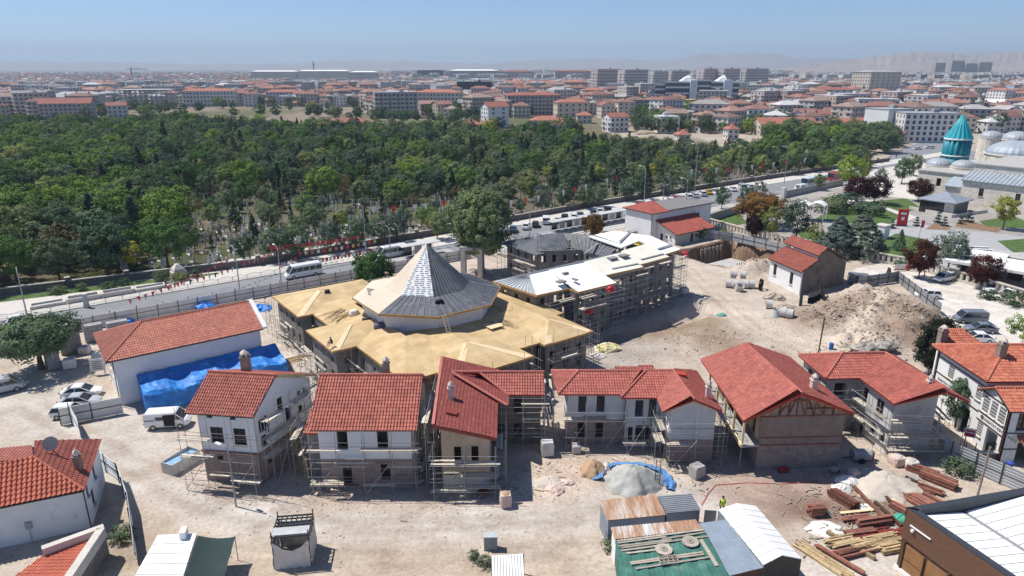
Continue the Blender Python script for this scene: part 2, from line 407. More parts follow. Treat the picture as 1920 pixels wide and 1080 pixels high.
for i,t in enumerate((39.6,41.0)):
 b_=MB();b_.bar(S(-120,t,.07),S(330,t,.07),.11,.04);tag(b_.build('tram_rail',darkm),None,None,None,'structure')
for s0 in range(46,300,9):
 b_=MB();b_.quad(S(s0,46.3,.040),S(s0+3,46.3,.040),S(s0+3,46.45,.040),S(s0,46.45,.040));tag(b_.build('lane_marking',linem),None,None,None,'structure')
# side road and open paving near the mosque
sheet('side_road',[G(1600,330),G(1690,345),G(1800,262),G(1770,256),G(1700,275)],.05,asph,label='side road leading past the mosque')
sheet('plaza',[G(1580,360),G(1720,375),G(1760,300),G(1640,318)],.07,pave,label='pale paved forecourt beside the mosque')
# ---- bollards, arched railing, hoarding
ORD=['first','second','third','fourth','fifth','sixth','seventh','eighth','ninth','tenth','eleventh','twelfth','thirteenth','fourteenth','fifteenth','sixteenth','seventeenth','eighteenth','nineteenth','twentieth']
bol=MB();bol.tube([(0,0,.0),(0,0,.85)],.07,8);bol.tube([(0,0,.85),(0,0,.95)],[.09,.04],8)
me=bpy.data.meshes.new('bollard');me.from_pydata(bol.V,[],bol.F);me.materials.append(darkm)
for i in range(20):
 o=link('bollard',me);o.location=S(-46+i*3.9,42.7,.03)
 tag(o,ORD[i]+' thin black bollard from the left beside the tram track','bollard','bollards beside the tram track')
rl=thing('railing',S(-60,50.4,.14),'low dark railing with arched panels along the pavement edge','railing')
for i in range(26):
 s0=-60+i*2.6
 stick('post',S(s0,50.45,.12),S(s0,50.45,1.05),.06,.06,darkm,rl)
 a=MB()
 pts=[S(s0+2.6*k/6,50.45,.75+.35*math.sin(math.pi*k/6)) for k in range(7)]
 for p,q in zip(pts[:-1],pts[1:]):a.bar(p,q,.04)
 a.bar(S(s0,50.45,.3),S(s0+2.6,50.45,.3),.04)
 for k in range(1,13):
  f=k/13;a.bar(S(s0+2.6*f,50.45,.3),S(s0+2.6*f,50.45,.75+.35*math.sin(math.pi*f)),.02)
 a.build('arched_panel',darkm,rl)
def corrugated(p,q,z0,z1,m,name,par,amp=.03,pitch=.22,horiz=True):
 """sheet between p and q with ribs; horizontal ribs look like trapezoid cladding laid on its side"""
 p=Vector(p);q=Vector(q);d=(q-p);L=d.length;d.normalize();n=Vector((d.y,-d.x,0))
 b=MB()
 if horiz:
  k=max(2,int((z1-z0)/pitch));zs=[]
  for i in range(k):
   z=z0+(z1-z0)*i/k;h=(z1-z0)/k
   zs+=[(z,0),(z+h*.45,0),(z+h*.5,amp),(z+h*.95,amp)]
  zs.append((z1,0))
  for (za,a),(zb,c) in zip(zs[:-1],zs[1:]):
   b.quad(p+n*a+Vector((0,0,za)),q+n*a+Vector((0,0,za)),q+n*c+Vector((0,0,zb)),p+n*c+Vector((0,0,zb)))
 else:
  k=max(2,int(L/pitch));us=[]
  for i in range(k):
   u=L*i/k;h=L/k
   us+=[(u,0),(u+h*.45,0),(u+h*.5,amp),(u+h*.95,amp)]
  us.append((L,0))
  for (ua,a),(ub,c) in zip(us[:-1],us[1:]):
   b.quad(p+d*ua+n*a+Vector((0,0,z0)),p+d*ub+n*c+Vector((0,0,z0)),p+d*ub+n*c+Vector((0,0,z1)),p+d*ua+n*a+Vector((0,0,z1)))
 return b.build(name,m,par)
def hoarding(pts,h,m,label,name='sheet_metal_fence',step=2.5,postm=None,inside=.06,cat='fence',amp=.03,pitch=.3):
 pts=[Vector(p) for p in pts]
 f=thing(name,pts[0],label,cat)
 for p,q in zip(pts[:-1],pts[1:]):
  L=(q-p).length;k=max(1,round(L/step));d=(q-p)/k;n=Vector((d.y,-d.x,0)).normalized()*inside
  for i in range(k):
   a=p+d*i;c=p+d*(i+1)
   corrugated(a,c,.05+a.z,h+a.z,m,'sheet_panel',f,amp,pitch)
   stick('post',a+n*1.6-Vector((0,0,.1)),a+n*1.6+Vector((0,0,h+.15)),.07,.07,postm or darkm,f)
  stick('rail',p+n+Vector((0,0,h*.55)),q+n+Vector((0,0,h*.55)),.05,.05,postm or darkm,f)
 return f
hoarding([S(-46,38.3),S(32,38.3)],2.0,corr,'long pale sheet metal hoarding between building site and tram track',step=3)
hoarding([G(1606,540),G(1682,529),G(1762,592)],2.1,mat('grey_sheet',(.30,.31,.33),.5,.1,1,.3),'grey sheet metal fence bordering the white car park',step=2.6)
hoarding([G(1780,866),G(1925,930)],2.2,mat('zinc_sheet',(.50,.53,.56),.45,.1,1,.4),'grey ribbed sheet fence beside the timber yard',step=2.6,amp=.05)
hoarding([G(115,798),G(232,775)],2.1,corr,'white sheet fence at the corner of the white parked cars',step=2.6)
hoarding([G(178,868),G(226,905),G(245,960),G(258,1060)],2.0,mat('pale_blue_sheet',(.60,.66,.70),.45,.06,1,.2),'curved pale sheet fence behind the white house',step=2.4)
hoarding([G(137,795),G(152,822)],2.5,whitec,'narrow white board standing across the yard entrance',name='board_fence',step=2.8,amp=.01)
hoarding([G(1322,447),G(1372,452),G(1480,478)],2.0,mat('pale_grey_sheet',(.45,.45,.46),.5,.1,1,.3),'pale sheet fence along the far rim of the pit',step=3)
# ---- cemetery wall
CW=[(-75,69.5),(-29,62),(-6,58.4),(40,60.0),(90,63.6),(175,63.8),(260,62)]
cw=thing('cemetery_wall',S(*CW[0]),'long low dark stone wall with pale coping before the graveyard','wall')
cwm=brickmat('dark_wall_stone',(.17,.15,.14),(.12,.11,.105),(.10,.095,.09),1,.5,.25,.02)
cop=mat('wall_coping',(.40,.37,.34),.9,.12,1)
for (s0,t0),(s1,t1) in zip(CW[:-1],CW[1:]):
 n=max(1,int((s1-s0)/9))
 for i in range(n):
  p=S(s0+(s1-s0)*i/n,t0+(t1-t0)*i/n);q=S(s0+(s1-s0)*(i+1)/n,t0+(t1-t0)*(i+1)/n)
  stick('wall_section',p+Vector((0,0,.7)),q+Vector((0,0,.7)),.4,1.6,cwm,cw)
  stick('coping',p+Vector((0,0,1.57)),q+Vector((0,0,1.57)),.55,.14,cop,cw)
  if i%2==0:
   boxo('pier',(p.x,p.y,0),(.75,.75,2.1),SA,cwm,cw);boxo('pier_cap',(p.x,p.y,2.1),(.9,.9,.16),SA,cop,cw)
# ================================================================= walls, windows, roofs
def wall(par,p0,p1,z0,z1,m,holes=(),th=.25,name='wall',win=None):
 p0=Vector((p0[0],p0[1],0));p1=Vector((p1[0],p1[1],0));d=p1-p0;L=d.length;d.normalize();n=Vector((d.y,-d.x,0))
 us=sorted({0,L,*[h[0] for h in holes],*[h[1] for h in holes]});vs=sorted({z0,z1,*[h[2] for h in holes],*[h[3] for h in holes]})
 us=[u for u in us if 0<=u<=L];vs=[v for v in vs if z0<=v<=z1]
 def solid(i,j):
  if i<0 or j<0 or i>=len(us)-1 or j>=len(vs)-1:return False
  u=(us[i]+us[i+1])/2;v=(vs[j]+vs[j+1])/2
  return not any(h[0]<u<h[1] and h[2]<v<h[3] for h in holes)
 b=MB();P=lambda u,v,o:p0+d*u-n*o+Vector((0,0,v))
 for i in range(len(us)-1):
  for j in range(len(vs)-1):
   if not solid(i,j):continue
   u0,u1,v0,v1=us[i],us[i+1],vs[j],vs[j+1]
   b.quad(P(u0,v0,0),P(u1,v0,0),P(u1,v1,0),P(u0,v1,0));b.quad(P(u0,v1,th),P(u1,v1,th),P(u1,v0,th),P(u0,v0,th))
   if not solid(i-1,j):b.quad(P(u0,v0,th),P(u0,v0,0),P(u0,v1,0),P(u0,v1,th))
   if not solid(i+1,j):b.quad(P(u1,v0,0),P(u1,v0,th),P(u1,v1,th),P(u1,v1,0))
   if not solid(i,j-1):b.quad(P(u0,v0,0),P(u0,v0,th),P(u1,v0,th),P(u1,v0,0))
   if not solid(i,j+1):b.quad(P(u0,v1,0),P(u1,v1,0),P(u1,v1,th),P(u0,v1,th))
 o=b.build(name,m,par)
 for h in holes:
  st=h[4] if len(h)>4 else win
  if st:window(par,p0,d,n,*h[:4],st)
 return o
def window(par,p0,d,n,u0,u1,v0,v1,style):
 m={'brown':brownw,'white':whitec,'grille':brownw}[style]
 b=MB();P=lambda u,v,o=.1:p0+d*u-n*o+Vector((0,0,v))
 w=.09
 b.bar(P(u0+w/2,v0),P(u0+w/2,v1),w);b.bar(P(u1-w/2,v0),P(u1-w/2,v1),w)
 b.bar(P(u0+w,v0+w/2),P(u1-w,v0+w/2),w);b.bar(P(u0+w,v1-w/2),P(u1-w,v1-w/2),w)
 b.bar(P((u0+u1)/2,v0+w),P((u0+u1)/2,v1-w),.07)
 nb=max(1,int((v1-v0)/.55)-1)
 for k in range(1,nb+1):
  v=v0+(v1-v0)*k/(nb+1);b.bar(P(u0+w,v,.1),P(u1-w,v,.1),.05)
 o=b.build('window',m,par)
 g=MB();g.quad(P(u0+.02,v0+.02,.14),P(u1-.02,v0+.02,.14),P(u1-.02,v1-.02,.14),P(u0+.02,v1-.02,.14));g.build('pane',glass,o)
 if style=='grille':
  gb=MB()
  for k in range(1,6):gb.bar(P(u0+(u1-u0)*k/6,v0,.03),P(u0+(u1-u0)*k/6,v1,.03),.025)
  for k in range(1,5):gb.bar(P(u0,v0+(v1-v0)*k/5,.03),P(u1,v0+(v1-v0)*k/5,.03),.03)
  gb.build('window_grille',whitec,o)
 if style!='white':
  s_=MB();s_.bar(P(u0-.06,v0-.04,-.05),P(u1+.06,v0-.04,-.05),.26,.07);s_.build('sill',stone,o)
def tiles(poly,m,par,tw=.27,tl=.37,hgt=.08,step=.045,name='roof_tiles'):
 """barrel tiles over one convex slope; poly[0]-poly[1] is the eave"""
 P=[Vector(p) for p in poly];u=(P[1]-P[0]).normalized()
 n=u.cross(P[-1]-P[0]).normalized()
 if n.z<0:n=-n
 v=n.cross(u).normalized()
 if v.z<0:v=-v
 uv=[((p-P[0]).dot(u),(p-P[0]).dot(v)) for p in P]
 u0=min(a for a,_ in uv);u1=max(a for a,_ in uv);v0=min(a for _,a in uv)-.06;v1=max(a for _,a in uv)
 nc=max(1,round((u1-u0)/tw));nr=max(1,math.ceil((v1-v0)/tl));w=(u1-u0)/nc
 off=np.array([0,.1,.3,.5,.62]);hh=np.array([0,.75,1,.75,0])*hgt
 U=np.concatenate([u0+w*i+off*w for i in range(nc)]+[[u1]]);H=np.concatenate([hh]*nc+[[0]])
 rows=[]
 for j in range(nr):
  a=v0+j*tl
  rows+=[(a,0.005),(a,step),(a+tl*1.02,.004)]
 K=len(U);Pa=np.array(P[0]);ua,va,na=np.array(u),np.array(v),np.array(n)
 V=np.concatenate([Pa+U[:,None]*ua+y*va+(H+z+.02)[:,None]*na for y,z in rows])
 bm=bmesh.new();vs=[bm.verts.new(c) for c in V]
 lay=bm.faces.layers.float.new('rnd')
 for j in range(nr):
  rr=RN.rand(nc)
  for k in range(K-1):
   for q in (0,1):
    a=(j*3+q)*K+k;f=bm.faces.new((vs[a],vs[a+1],vs[a+1+K],vs[a+K]));f[lay]=rr[min(k//5,nc-1)]
 c=sum((Vector(p) for p in P),Vector())/len(P)
 for i in range(len(P)):
  e=P[(i+1)%len(P)]-P[i]
  if e.length<1e-3:continue
  no=e.cross(n).normalized()
  if (c-P[i]).dot(no)>0:no=-no
  co=P[i]+(no*.08 if i==0 else no*.02)
  bmesh.ops.bisect_plane(bm,geom=bm.verts[:]+bm.edges[:]+bm.faces[:],plane_co=co,plane_no=no,clear_outer=True)
 me=bpy.data.meshes.new(name);bm.to_mesh(me);bm.free();me.materials.append(m)
 o=link(name,me,par);o['kind']='stuff';return o
def cap_line(par,p,q,m,r=.13,name='ridge_cap'):
 p=Vector(p);q=Vector(q);L=(q-p).length;k=max(1,int(L/.38));b=MB();d=(q-p)/k
 for i in range(k):
  a=p+d*i;b.tube([a+Vector((0,0,.05)),a+d*1.05+Vector((0,0,.03))],[r*1.12,r*.9],7)
 o=b.build(name,m,par);o['kind']='stuff';return o
def roof(par,polys,m,caps=(),deck=None,th=.16,tw=.27,tl=.37,hgt=.08,step=.045,capm=None,tiled=None):
 b=MB()
 for p in polys:b.prism(p,th)
 o=b.build('roof',deck or fascia,par)
 for i,p in enumerate(polys):
  if tiled is None or i in tiled:tiles(p,m,o,tw,tl,hgt,step)
 for p,q in caps:cap_line(o,p,q,capm or (capp if m is rt2 else m))
 return o
def gable(par,pts,m,th=.25,name='gable'):
 P=[Vector(p) for p in pts];d=(P[1]-P[0]);d.z=0;d.normalize();n=Vector((d.y,-d.x,0))
 b=MB();b.prism(P,th,-n);return b.build(name,m,par)
def chimney(par,c,z0,h,w=.6,m=None,cap=True):
 b=MB();b.box((c[0],c[1],z0),(w,w,h));b.box((c[0],c[1],z0+h),(w+.14,w+.14,.12));
 o=b.build('chimney',m or brickw,par)
 t=MB()
 for dx in (-1,1):
  for dy in (-1,1):t.box((c[0]+dx*w*.33,c[1]+dy*w*.33,z0+h+.12),(w*.22,w*.22,.28))
 t.lathe((c[0],c[1],z0+h+.4),[(w*.62,0),(w*.6,.1),(w*.3,.28),(.04,.4)],4);t.build('chimney_cap',mat('chimney_plaster',(.58,.50,.44),.9),o)
 return o
def skylight(par,c,rx,ry,m=None):
 b=MB();n=Vector((rx,ry,1)).normalized()
 b.prism([Vector(c)+Vector((dx*.5,dy*.4,-(dx*.5*rx+dy*.4*ry)))+n*.22 for dx,dy in ((-1,-1),(1,-1),(1,1),(-1,1))],.2,-n);return b.build('skylight',m or redfas,par)
def scaffold(p0,p1,z0,h,label,out=1.0,bays=None,lifts=None,boards=.75,extra=1.0,gap=.3,seed=0,group=None):
 rd=random.Random(seed);p0=Vector((p0[0],p0[1],0));p1=Vector((p1[0],p1[1],0));d=p1-p0;L=d.length;d.normalize();n=Vector((d.y,-d.x,0))
 t=thing('scaffold',(p0.x,p0.y,z0),label,'scaffold',group);Zz=Vector((0,0,1))
 k=bays or max(2,round(L/2.2));lz=lifts or [z0+1.7*i for i in range(1,int(h/1.7)+1)]
 A=lambda u,o,z:p0+d*u+n*o+Zz*z
 for i in range(k+1):
  u=L*i/k+rd.uniform(-.1,.1)
  for o in (gap,gap+out):
   top=z0+h+(rd.uniform(.1,extra) if o>gap else rd.uniform(-.6,.2));stick('standard',A(u,o,z0-.1),A(u+rd.uniform(-.06,.06),o,top),.055,.055,scafm,t,'tube')
 for z in lz:
  for o in (gap,gap+out):
   stick('ledger',A(-.3,o,z-.05),A(L+.3,o,z-.05+rd.uniform(-.04,.04)),.05,.05,scafm,t,'tube')
  stick('guard_rail',A(-.35,gap+out+.04,z+1.0),A(L+.35,gap+out+.04,z+1.0+rd.uniform(-.1,.1)),.05,.05,scafm,t,'tube')
  for i in range(k+1):
   u=L*i/k;stick('transom',A(u,gap-.1,z),A(u,gap+out+.15,z),.05,.05,scafm,t,'tube')
  for i in range(k):
   if rd.random()<boards:
    for j in range(3):
     if rd.random()<.6:
      o=gap+.17+j*.31;stick('plank',A(L*i/k-.25+rd.uniform(-.2,.1),o,z+.05+.015*(i%2)),A(L*(i+1)/k+.25+rd.uniform(-.1,.3),o,z+.05+.015*(i%2)),.26,.045,plank,t)
 for i in range(0,k,2):
  stick('brace',A(L*i/k,gap+out+.05,z0),A(L*(i+1)/k,gap+out+.05,z0+min(h,3.4)),.055,.055,scafm,t,'tube')
 return t
rt1=tilemat('orange_red_tile',(.48,.15,.105),(.33,.09,.066))
rt2=tilemat('bright_red_tile',(.47,.145,.108),(.34,.092,.07))
rt3=tilemat('deep_red_tile',(.34,.085,.068),(.25,.06,.05))
rt4=tilemat('faded_pink_tile',(.52,.20,.135),(.40,.13,.095),spot=(.55,.33,.25))
rt5=tilemat('weathered_orange_tile',(.55,.20,.115),(.40,.10,.065),spot=(.62,.36,.24))
capp=tilemat('ridge_pink_tile',(.48,.16,.13),(.40,.12,.10))
# ---------------------------------------------------------------- house: white over pink stone, left end of the row
def v2(x,y):return Vector((x,y,0))
FL,FR,BR,BL=v2(-29.5,57.2),v2(-24.0,56.5),v2(-20.9,64.2),v2(-28.6,65.2)
h=thing('house',FL,'tall narrow white house over pink stone with barrel tile roof and brick chimney','house','new houses in a row')
fw=[(1.1,2.35,4.3,5.9,'brown'),(3.4,4.6,4.15,5.9,'brown'),(.9,1.5,6.8,7.2),(3.2,3.8,6.75,7.15)]
wall(h,FL,FR,3.3,7.6,white,fw,name='plaster_wall');wall(h,FL,FR,-.2,3.298,pink,[(1.4,2.0,2.4,2.95)],name='stone_wall')
sd=(BR-FR).normalized()
wall(h,FR+sd*.26,BR-sd*.26,3.3,7.6,white,[(.3,1.0,5.3,6.5,'brown'),(.4,1.1,3.7,4.8,'brown'),(3.0,3.8,6.0,7.5,'brown'),(4.0,4.8,3.6,6.0),(5.9,6.5,6.2,6.9,'brown'),(6.8,7.4,6.3,6.9),(5.9,6.5,4.6,5.3,'brown')],name='plaster_wall')
wall(h,FR+sd*.26,BR-sd*.26,-.2,3.298,pink,[(1.0,1.7,1.5,2.3),(2.6,3.4,1.7,2.6)],name='stone_wall')
wall(h,BR,BL,-.2,7.6,white,[(2,3,4,6),(5,6,4,6)],name='rear_wall');wall(h,BL+v2(-.03,-.26),FL+v2(.03,.26),-.2,7.6,white,[(2,3,4.2,5.8,'brown'),(5,6,4.2,5.8,'brown')],name='side_wall')
gable(h,[FR+sd*.1+Vector((0,0,7.6)),BR-sd*.05+Vector((0,0,7.6)),(-22.75,59.75,9.75)],white)
gable(h,[BL+Vector((0,0,7.6)),FL+Vector((0,0,7.6)),(-29.1,60.5,9.75)],white)
stick('timber_band',FL+Vector((-.1,-.06,3.3)),FR+Vector((.05,-.06,3.3)),.14,.18,redtim,h)
r=roof(h,[[(-30.4,56.8,7.5),(-23.75,55.95,7.5),(-22.6,59.55,10.0),(-29.3,60.4,10.0)],[(-20.4,64.7,7.7),(-28.9,65.8,7.7),(-29.3,60.4,10.0),(-22.6,59.55,10.0)]],rt1,[((-29.4,60.4,10.05),(-22.5,59.55,10.05))],tw=.25)
stick('verge_board',(-22.55,59.55,9.95),(-20.3,64.7,7.65),.06,.3,timber,h)
chimney(h,(-25.9,60.9),9.4,1.9,.75)
# ---------------------------------------------------------------- second house: broad roof, two windows per floor
h=thing('house',(-18,56.1,0),'white and pink stone house with the broad barrel tile roof facing the lane','house','new houses in a row')
a,b_,c,d=v2(-18,56.1),v2(-9.4,56.1),v2(-9.2,65.2),v2(-18.2,65.2)
wall(h,a,b_,3.0,6.4,white,[(1.7,2.7,4.0,6.15),(5.45,6.45,4.05,6.2)],name='plaster_wall')
wall(h,a,b_,-.2,2.998,pink,[(2.0,2.85,.35,2.35),(5.6,6.5,.8,2.45)],name='stone_wall')
for u,z in ((2.4,2.55),(6.05,2.65),(2.4,.25),(6.05,.68)):stick('timber_band',a+v2(u-.95,-.03)+Vector((0,0,z)),a+v2(u+.95,-.03)+Vector((0,0,z)),.1,.1,redtim,h)
wall(h,b_+v2(0,.26),c-v2(0,.26),-.2,6.4,white,[(2,3,4,6),(5,6,4,6),(2,3,.8,2.4)],name='side_wall');wall(h,c,d,-.2,6.4,white,name='rear_wall')
wall(h,d-v2(0,.26),a+v2(0,.26),-.2,6.4,white,[(2,3,4,6),(5,6,4,6)],name='side_wall')
gable(h,[b_+v2(0,.0)+Vector((0,0,6.4)),c+Vector((0,0,6.4)),(-9.3,60.65,9.2)],white);gable(h,[d+Vector((0,0,6.4)),a+Vector((0,0,6.4)),(-18.1,60.65,9.2)],white)
roof(h,[[(-18.55,55.45,6.45),(-8.7,55.45,6.45),(-8.7,60.65,9.5),(-18.75,60.65,9.5)],[(-8.7,65.9,6.45),(-18.75,65.9,6.45),(-18.75,60.65,9.5),(-8.7,60.65,9.5)]],rt1,[((-18.8,60.65,9.55),(-8.65,60.65,9.55))],deck=mat('brown_eaves',(.24,.12,.08),.8),tw=.29,tl=.40,hgt=.095)
chimney(h,(-12.4,61.6),8.6,1.7,.6)
roof(h,[[(-19.9,57.6,4.9),(-18.3,57.6,4.9),(-18.3,60.6,5.9),(-19.9,60.6,5.9)]],rt4,deck=redfas)
wall(h,v2(-19.7,57.9),v2(-18.27,57.9),-.2,4.9,concd,name='lean_to_wall')
# ---------------------------------------------------------------- third house: ochre front, single slope falling to the right, lower wing
h=thing('house',(-6.5,55.4,0),'ochre plastered house under a dark red one-way sloping roof','house','new houses in a row')
a,b_=v2(-6.5,55.4),v2(-2.1,55.4)
wall(h,a,b_,-.2,5.75,ochre,[(1.15,1.8,3.15,4.75),(2.75,3.4,3.2,4.8)],name='front_wall')
gable(h,[(-6.5,55.4,5.752),(-2.1,55.4,5.752),(-2.1,55.4,5.9),(-6.5,55.4,6.95)],ochre)
wall(h,b_+v2(0,.26),v2(-2.1,63.9),-.2,5.8,greyp,[(1.5,2.3,3.2,4.8),(4,4.8,3.2,4.8),(6,7,.1,2.3)],name='side_wall')
wall(h,v2(-7.1,69.4),a+v2(-.05,.26),-.2,6.9,ochre,[(3,4,3.2,4.8),(8,9,3.2,4.8)],name='side_wall')
wall(h,v2(-2.1,63.9),v2(3.0,64.0),-.2,5.85,brownp,[(2.3,3.1,3.6,5.4),(2.3,3.1,.7,2.4),(.2,1.3,.1,2.3)],name='wing_wall')
wall(h,v2(3.0,64.26),v2(3.0,67.8),-.2,5.85,greyp,[(1.2,2.2,3.5,5.2)],name='wing_side_wall');wall(h,v2(3.0,68.05),v2(-7.1,69.7),-.2,5.85,ochre,name='rear_wall')
M_=[(-1.45,55.0,5.85),(-1.55,69.8,5.85),(-7.8,69.9,7.3),(-7.1,54.8,7.3)]
roof(h,[M_],rt3,[],deck=mat('maroon_fascia',(.24,.055,.04),.7),th=.3,tw=.24,tl=.36,hgt=.05,step=.05)
roof(h,[[(-.45,63.55,5.98),(3.35,63.5,5.98),(3.35,65.75,7.42),(-3.4,65.75,7.42)],[(3.35,68.0,5.98),(-2.5,68.0,5.98),(-5.2,65.75,7.42),(3.35,65.75,7.42)]],rt2,[((-6.3,65.7,7.5),(3.4,65.75,7.5)),((-6.3,65.6,7.48),(-.5,61.1,6.0)),((-3.4,65.7,7.4),(-.5,63.5,6.02))],tw=.27,deck=redfas)
roof(h,[[(-.4,61.1,5.98),(-.4,63.6,5.98),(-3.4,65.72,6.76),(-6.2,65.65,7.48)]],rt3,deck=redfas,tw=.24,tl=.36,hgt=.05,step=.05)
stick('verge_cap',(-7.12,54.75,7.45),(-7.8,69.9,7.45),.28,.1,capp,h)
chimney(h,(-6.0,60.6),6.8,1.3,.55,mat('chimney_plaster',(.58,.50,.44),.9));skylight(h,(-5.7,57.6,7.0),.25,0,mat('maroon_fascia',(.24,.055,.04),.7))
b2=MB()
for i in range(7):
 for j in range(2):
  b2.quad(*[(-6.4+.58*(i+k),55.2-.10*jj-.04*math.sin(i*2.1+k),1.9-1.0*jj+.15*math.sin((i+k)*1.3)*jj) for k,jj in ((0,j+1),(1,j+1),(1,j),(0,j))])
b2.build('dust_sheet',mat('grey_sheeting',(.42,.39,.33),.8,.15,1.0,stain=((.05,.11,.40),.6,.54)),h)
# ---------------------------------------------------------------- fourth house: L plan, white render on stone
h=thing('house',(5.8,63.9,0),'pale grey house with stone base, hipped tile roofs and projecting gabled wing','house','new houses in a row')
lgrey=mat('pale_render',(.55,.555,.56),.95,.08,.8,stain=((.44,.43,.43),.9,.6))
wall(h,v2(5.8,63.9),v2(11.7,63.9),2.9,6.1,lgrey,[(1.1,1.95,3.7,5.6),(3.0,3.85,3.75,5.65)],name='plaster_wall')
wall(h,v2(5.8,63.9),v2(11.7,63.9),-.2,2.898,pink,[(1.1,1.95,.7,2.5),(3.0,3.85,.7,2.5)],name='stone_wall')
wall(h,v2(5.8,68.2),v2(5.8,64.16),-.2,6.1,whitec,[(1,2,3.7,5.5),(2.6,3.4,3.7,5.5)],name='side_wall')
wall(h,v2(11.7,63.2),v2(15.63,63.2),-.2,6.1,lgrey,[(1.0,1.85,3.6,5.5),(2.4,3.2,3.5,5.6),(.3,.9,.1,2.5),(1.15,2.9,.1,2.6)],name='plaster_wall')
wall(h,v2(11.7,63.88),v2(11.7,63.22),-.2,6.1,lgrey,name='return_wall')
wall(h,v2(15.63,60.2),v2(20.1,60.2),2.7,6.05,lgrey,name='plaster_wall');wall(h,v2(15.63,60.2),v2(20.1,60.2),-.2,2.698,pink,name='stone_wall')
wall(h,v2(15.63,63.18),v2(15.63,60.46),2.7,6.05,whitec,[(.4,1.2,3.6,5.6),(1.6,2.4,3.6,5.6)],name='plaster_wall');wall(h,v2(15.63,63.18),v2(15.63,60.46),-.2,2.698,pink,[(.5,1.6,.1,2.3)],name='stone_wall')
wall(h,v2(20.1,60.46),v2(20.1,68.6),-.2,6.05,lgrey,[(2,3,3.6,5.4),(5,6,3.6,5.4)],name='side_wall');wall(h,v2(20.1,68.86),v2(5.8,68.46),-.2,6.05,lgrey,name='rear_wall')
gable(h,[(15.63,60.2,6.052),(20.1,60.2,6.052),(20.1,60.2,6.1),(17.75,60.2,7.15),(15.63,60.2,6.1)],lgrey)
roof(h,[[(4.75,63.15,6.2),(11.35,63.15,6.2),(13.5,65.9,7.5),(7.0,65.9,7.5)],[(4.35,68.7,6.2),(4.75,63.15,6.2),(7.0,65.9,7.5)],[(20,69,6.2),(4.35,68.7,6.2),(7.0,65.9,7.5),(17,66,7.5)]],rt2,[((6.9,65.9,7.55),(17,66,7.55)),((4.75,63.15,6.26),(7.0,65.9,7.56)),((4.35,68.7,6.26),(7.0,65.9,7.56))],deck=redfas)
roof(h,[[(11.05,62.4,6.18),(14.9,62.4,6.18),(17.0,65.9,7.52),(14.1,65.85,7.52)],[(11.2,63.1,6.19),(11.05,62.4,6.19),(14.1,65.85,7.52),(13.4,65.9,7.5)]],rt2,[((11.05,62.35,6.26),(14.1,65.85,7.58))],deck=redfas)
roof(h,[[(14.75,62.5,6.13),(14.7,59.55,6.13),(17.65,59.55,7.4),(17.0,65.95,7.54)],[(20.5,59.6,6.13),(20.35,68.9,6.13),(17.2,66.4,7.54),(17.65,59.55,7.4)]],rt2,[((17.65,59.5,7.45),(17.0,66.1,7.6))],deck=redfas,tw=.26,tl=.36,hgt=.06)
roof(h,[[(11.0,69.2,5.0),(14.6,69.2,5.0),(14.2,70.6,5.9),(11.6,70.6,5.9)],[(14.3,69.3,5.2),(16.2,69.3,5.2),(15.9,70.6,6.05),(14.2,70.6,6.05)]],rt2,deck=redfas);wall(h,v2(11.5,69.6),v2(15.4,69.6),-.2,5.0,lgrey,name='rear_wing_wall');wall(h,v2(15.4,69.9),v2(15.4,73),-.2,5.0,lgrey,name='rear_wing_wall')
chimney(h,(19.6,61.7),6.2,1.5,.45,mat('chimney_plaster',(.58,.50,.44),.9));skylight(h,(17.6,65.1,7.45),.1,0)
stick('timber_band',(15.5,60.14,6.05),(17.75,60.14,7.2),.1,.24,timber,h);stick('timber_band',(17.75,60.14,7.2),(20.25,60.14,6.05),.1,.24,timber,h)
# ---------------------------------------------------------------- fifth house: brick and rubble with timber-framed gable and timber gallery
h=thing('house',(24.1,58.9,0),'large brick and rubble stone house with timber-framed gable and open gallery','house','new houses in a row')
a,b_=v2(24.1,58.9),v2(32.4,59.3)
wall(h,a,b_,-.2,2.75,rubst,name='stone_wall');wall(h,a,b_,2.752,5.9,brickw,name='brick_wall')
gable(h,[(24.1,58.9,5.902),(32.4,59.3,5.902),(32.4,59.3,6.3),(27.4,59.06,8.5),(24.1,58.9,6.75)],brickmat('gable_infill',(.36,.28,.23),(.29,.22,.18),(.38,.32,.27),1,.3,.14,.015))
dd=(b_-a).normalized();nn=Vector((dd.y,-dd.x,0))*.05
GP=lambda u,z:a+dd*u+nn+Vector((0,0,z))
for z in (2.78,3.6,5.92):stick('timber_band',GP(-.05,z),GP(8.3,z),.1,.13 if z!=3.6 else .05,redtim,h)
ztop=lambda u:6.75+(u/3.3)*1.7 if u<3.3 else 8.45-(u-3.3)/5*2.15
for u in (.8,1.7,2.6,3.4,4.3,5.2,6.1,7.0):stick('timber_stud',GP(u,5.98),GP(u,ztop(u)-.05),.12,.09,redtim,h)
for u0,u1,up in ((1.7,2.4,1),(2.6,3.3,1),(3.5,4.2,-1),(4.4,5.1,-1),(5.3,6.0,-1)):stick('timber_brace',GP(u0,6.0 if up>0 else ztop(u0)-.25),GP(u1,ztop(u1)-.25 if up>0 else 6.0),.12,.09,redtim,h)
for u0,u1,z in ((.8,2.6,6.95),(4.3,7.0,6.75),(2.6,4.3,7.6)):stick('timber_rail',GP(u0,z),GP(u1,z),.1,.09,redtim,h)
stick('timber_rail',GP(.3,6.1),GP(2.8,7.6),.06,.12,timber,h);stick('timber_rail',GP(4.4,7.7),GP(7.8,6.4),.06,.12,timber,h)
wall(h,v2(24.1,71.2),v2(24.1,59.16),-.2,2.75,rubst,[(3,4.2,.1,2.2),(8,9,.8,2.1)],name='stone_wall')
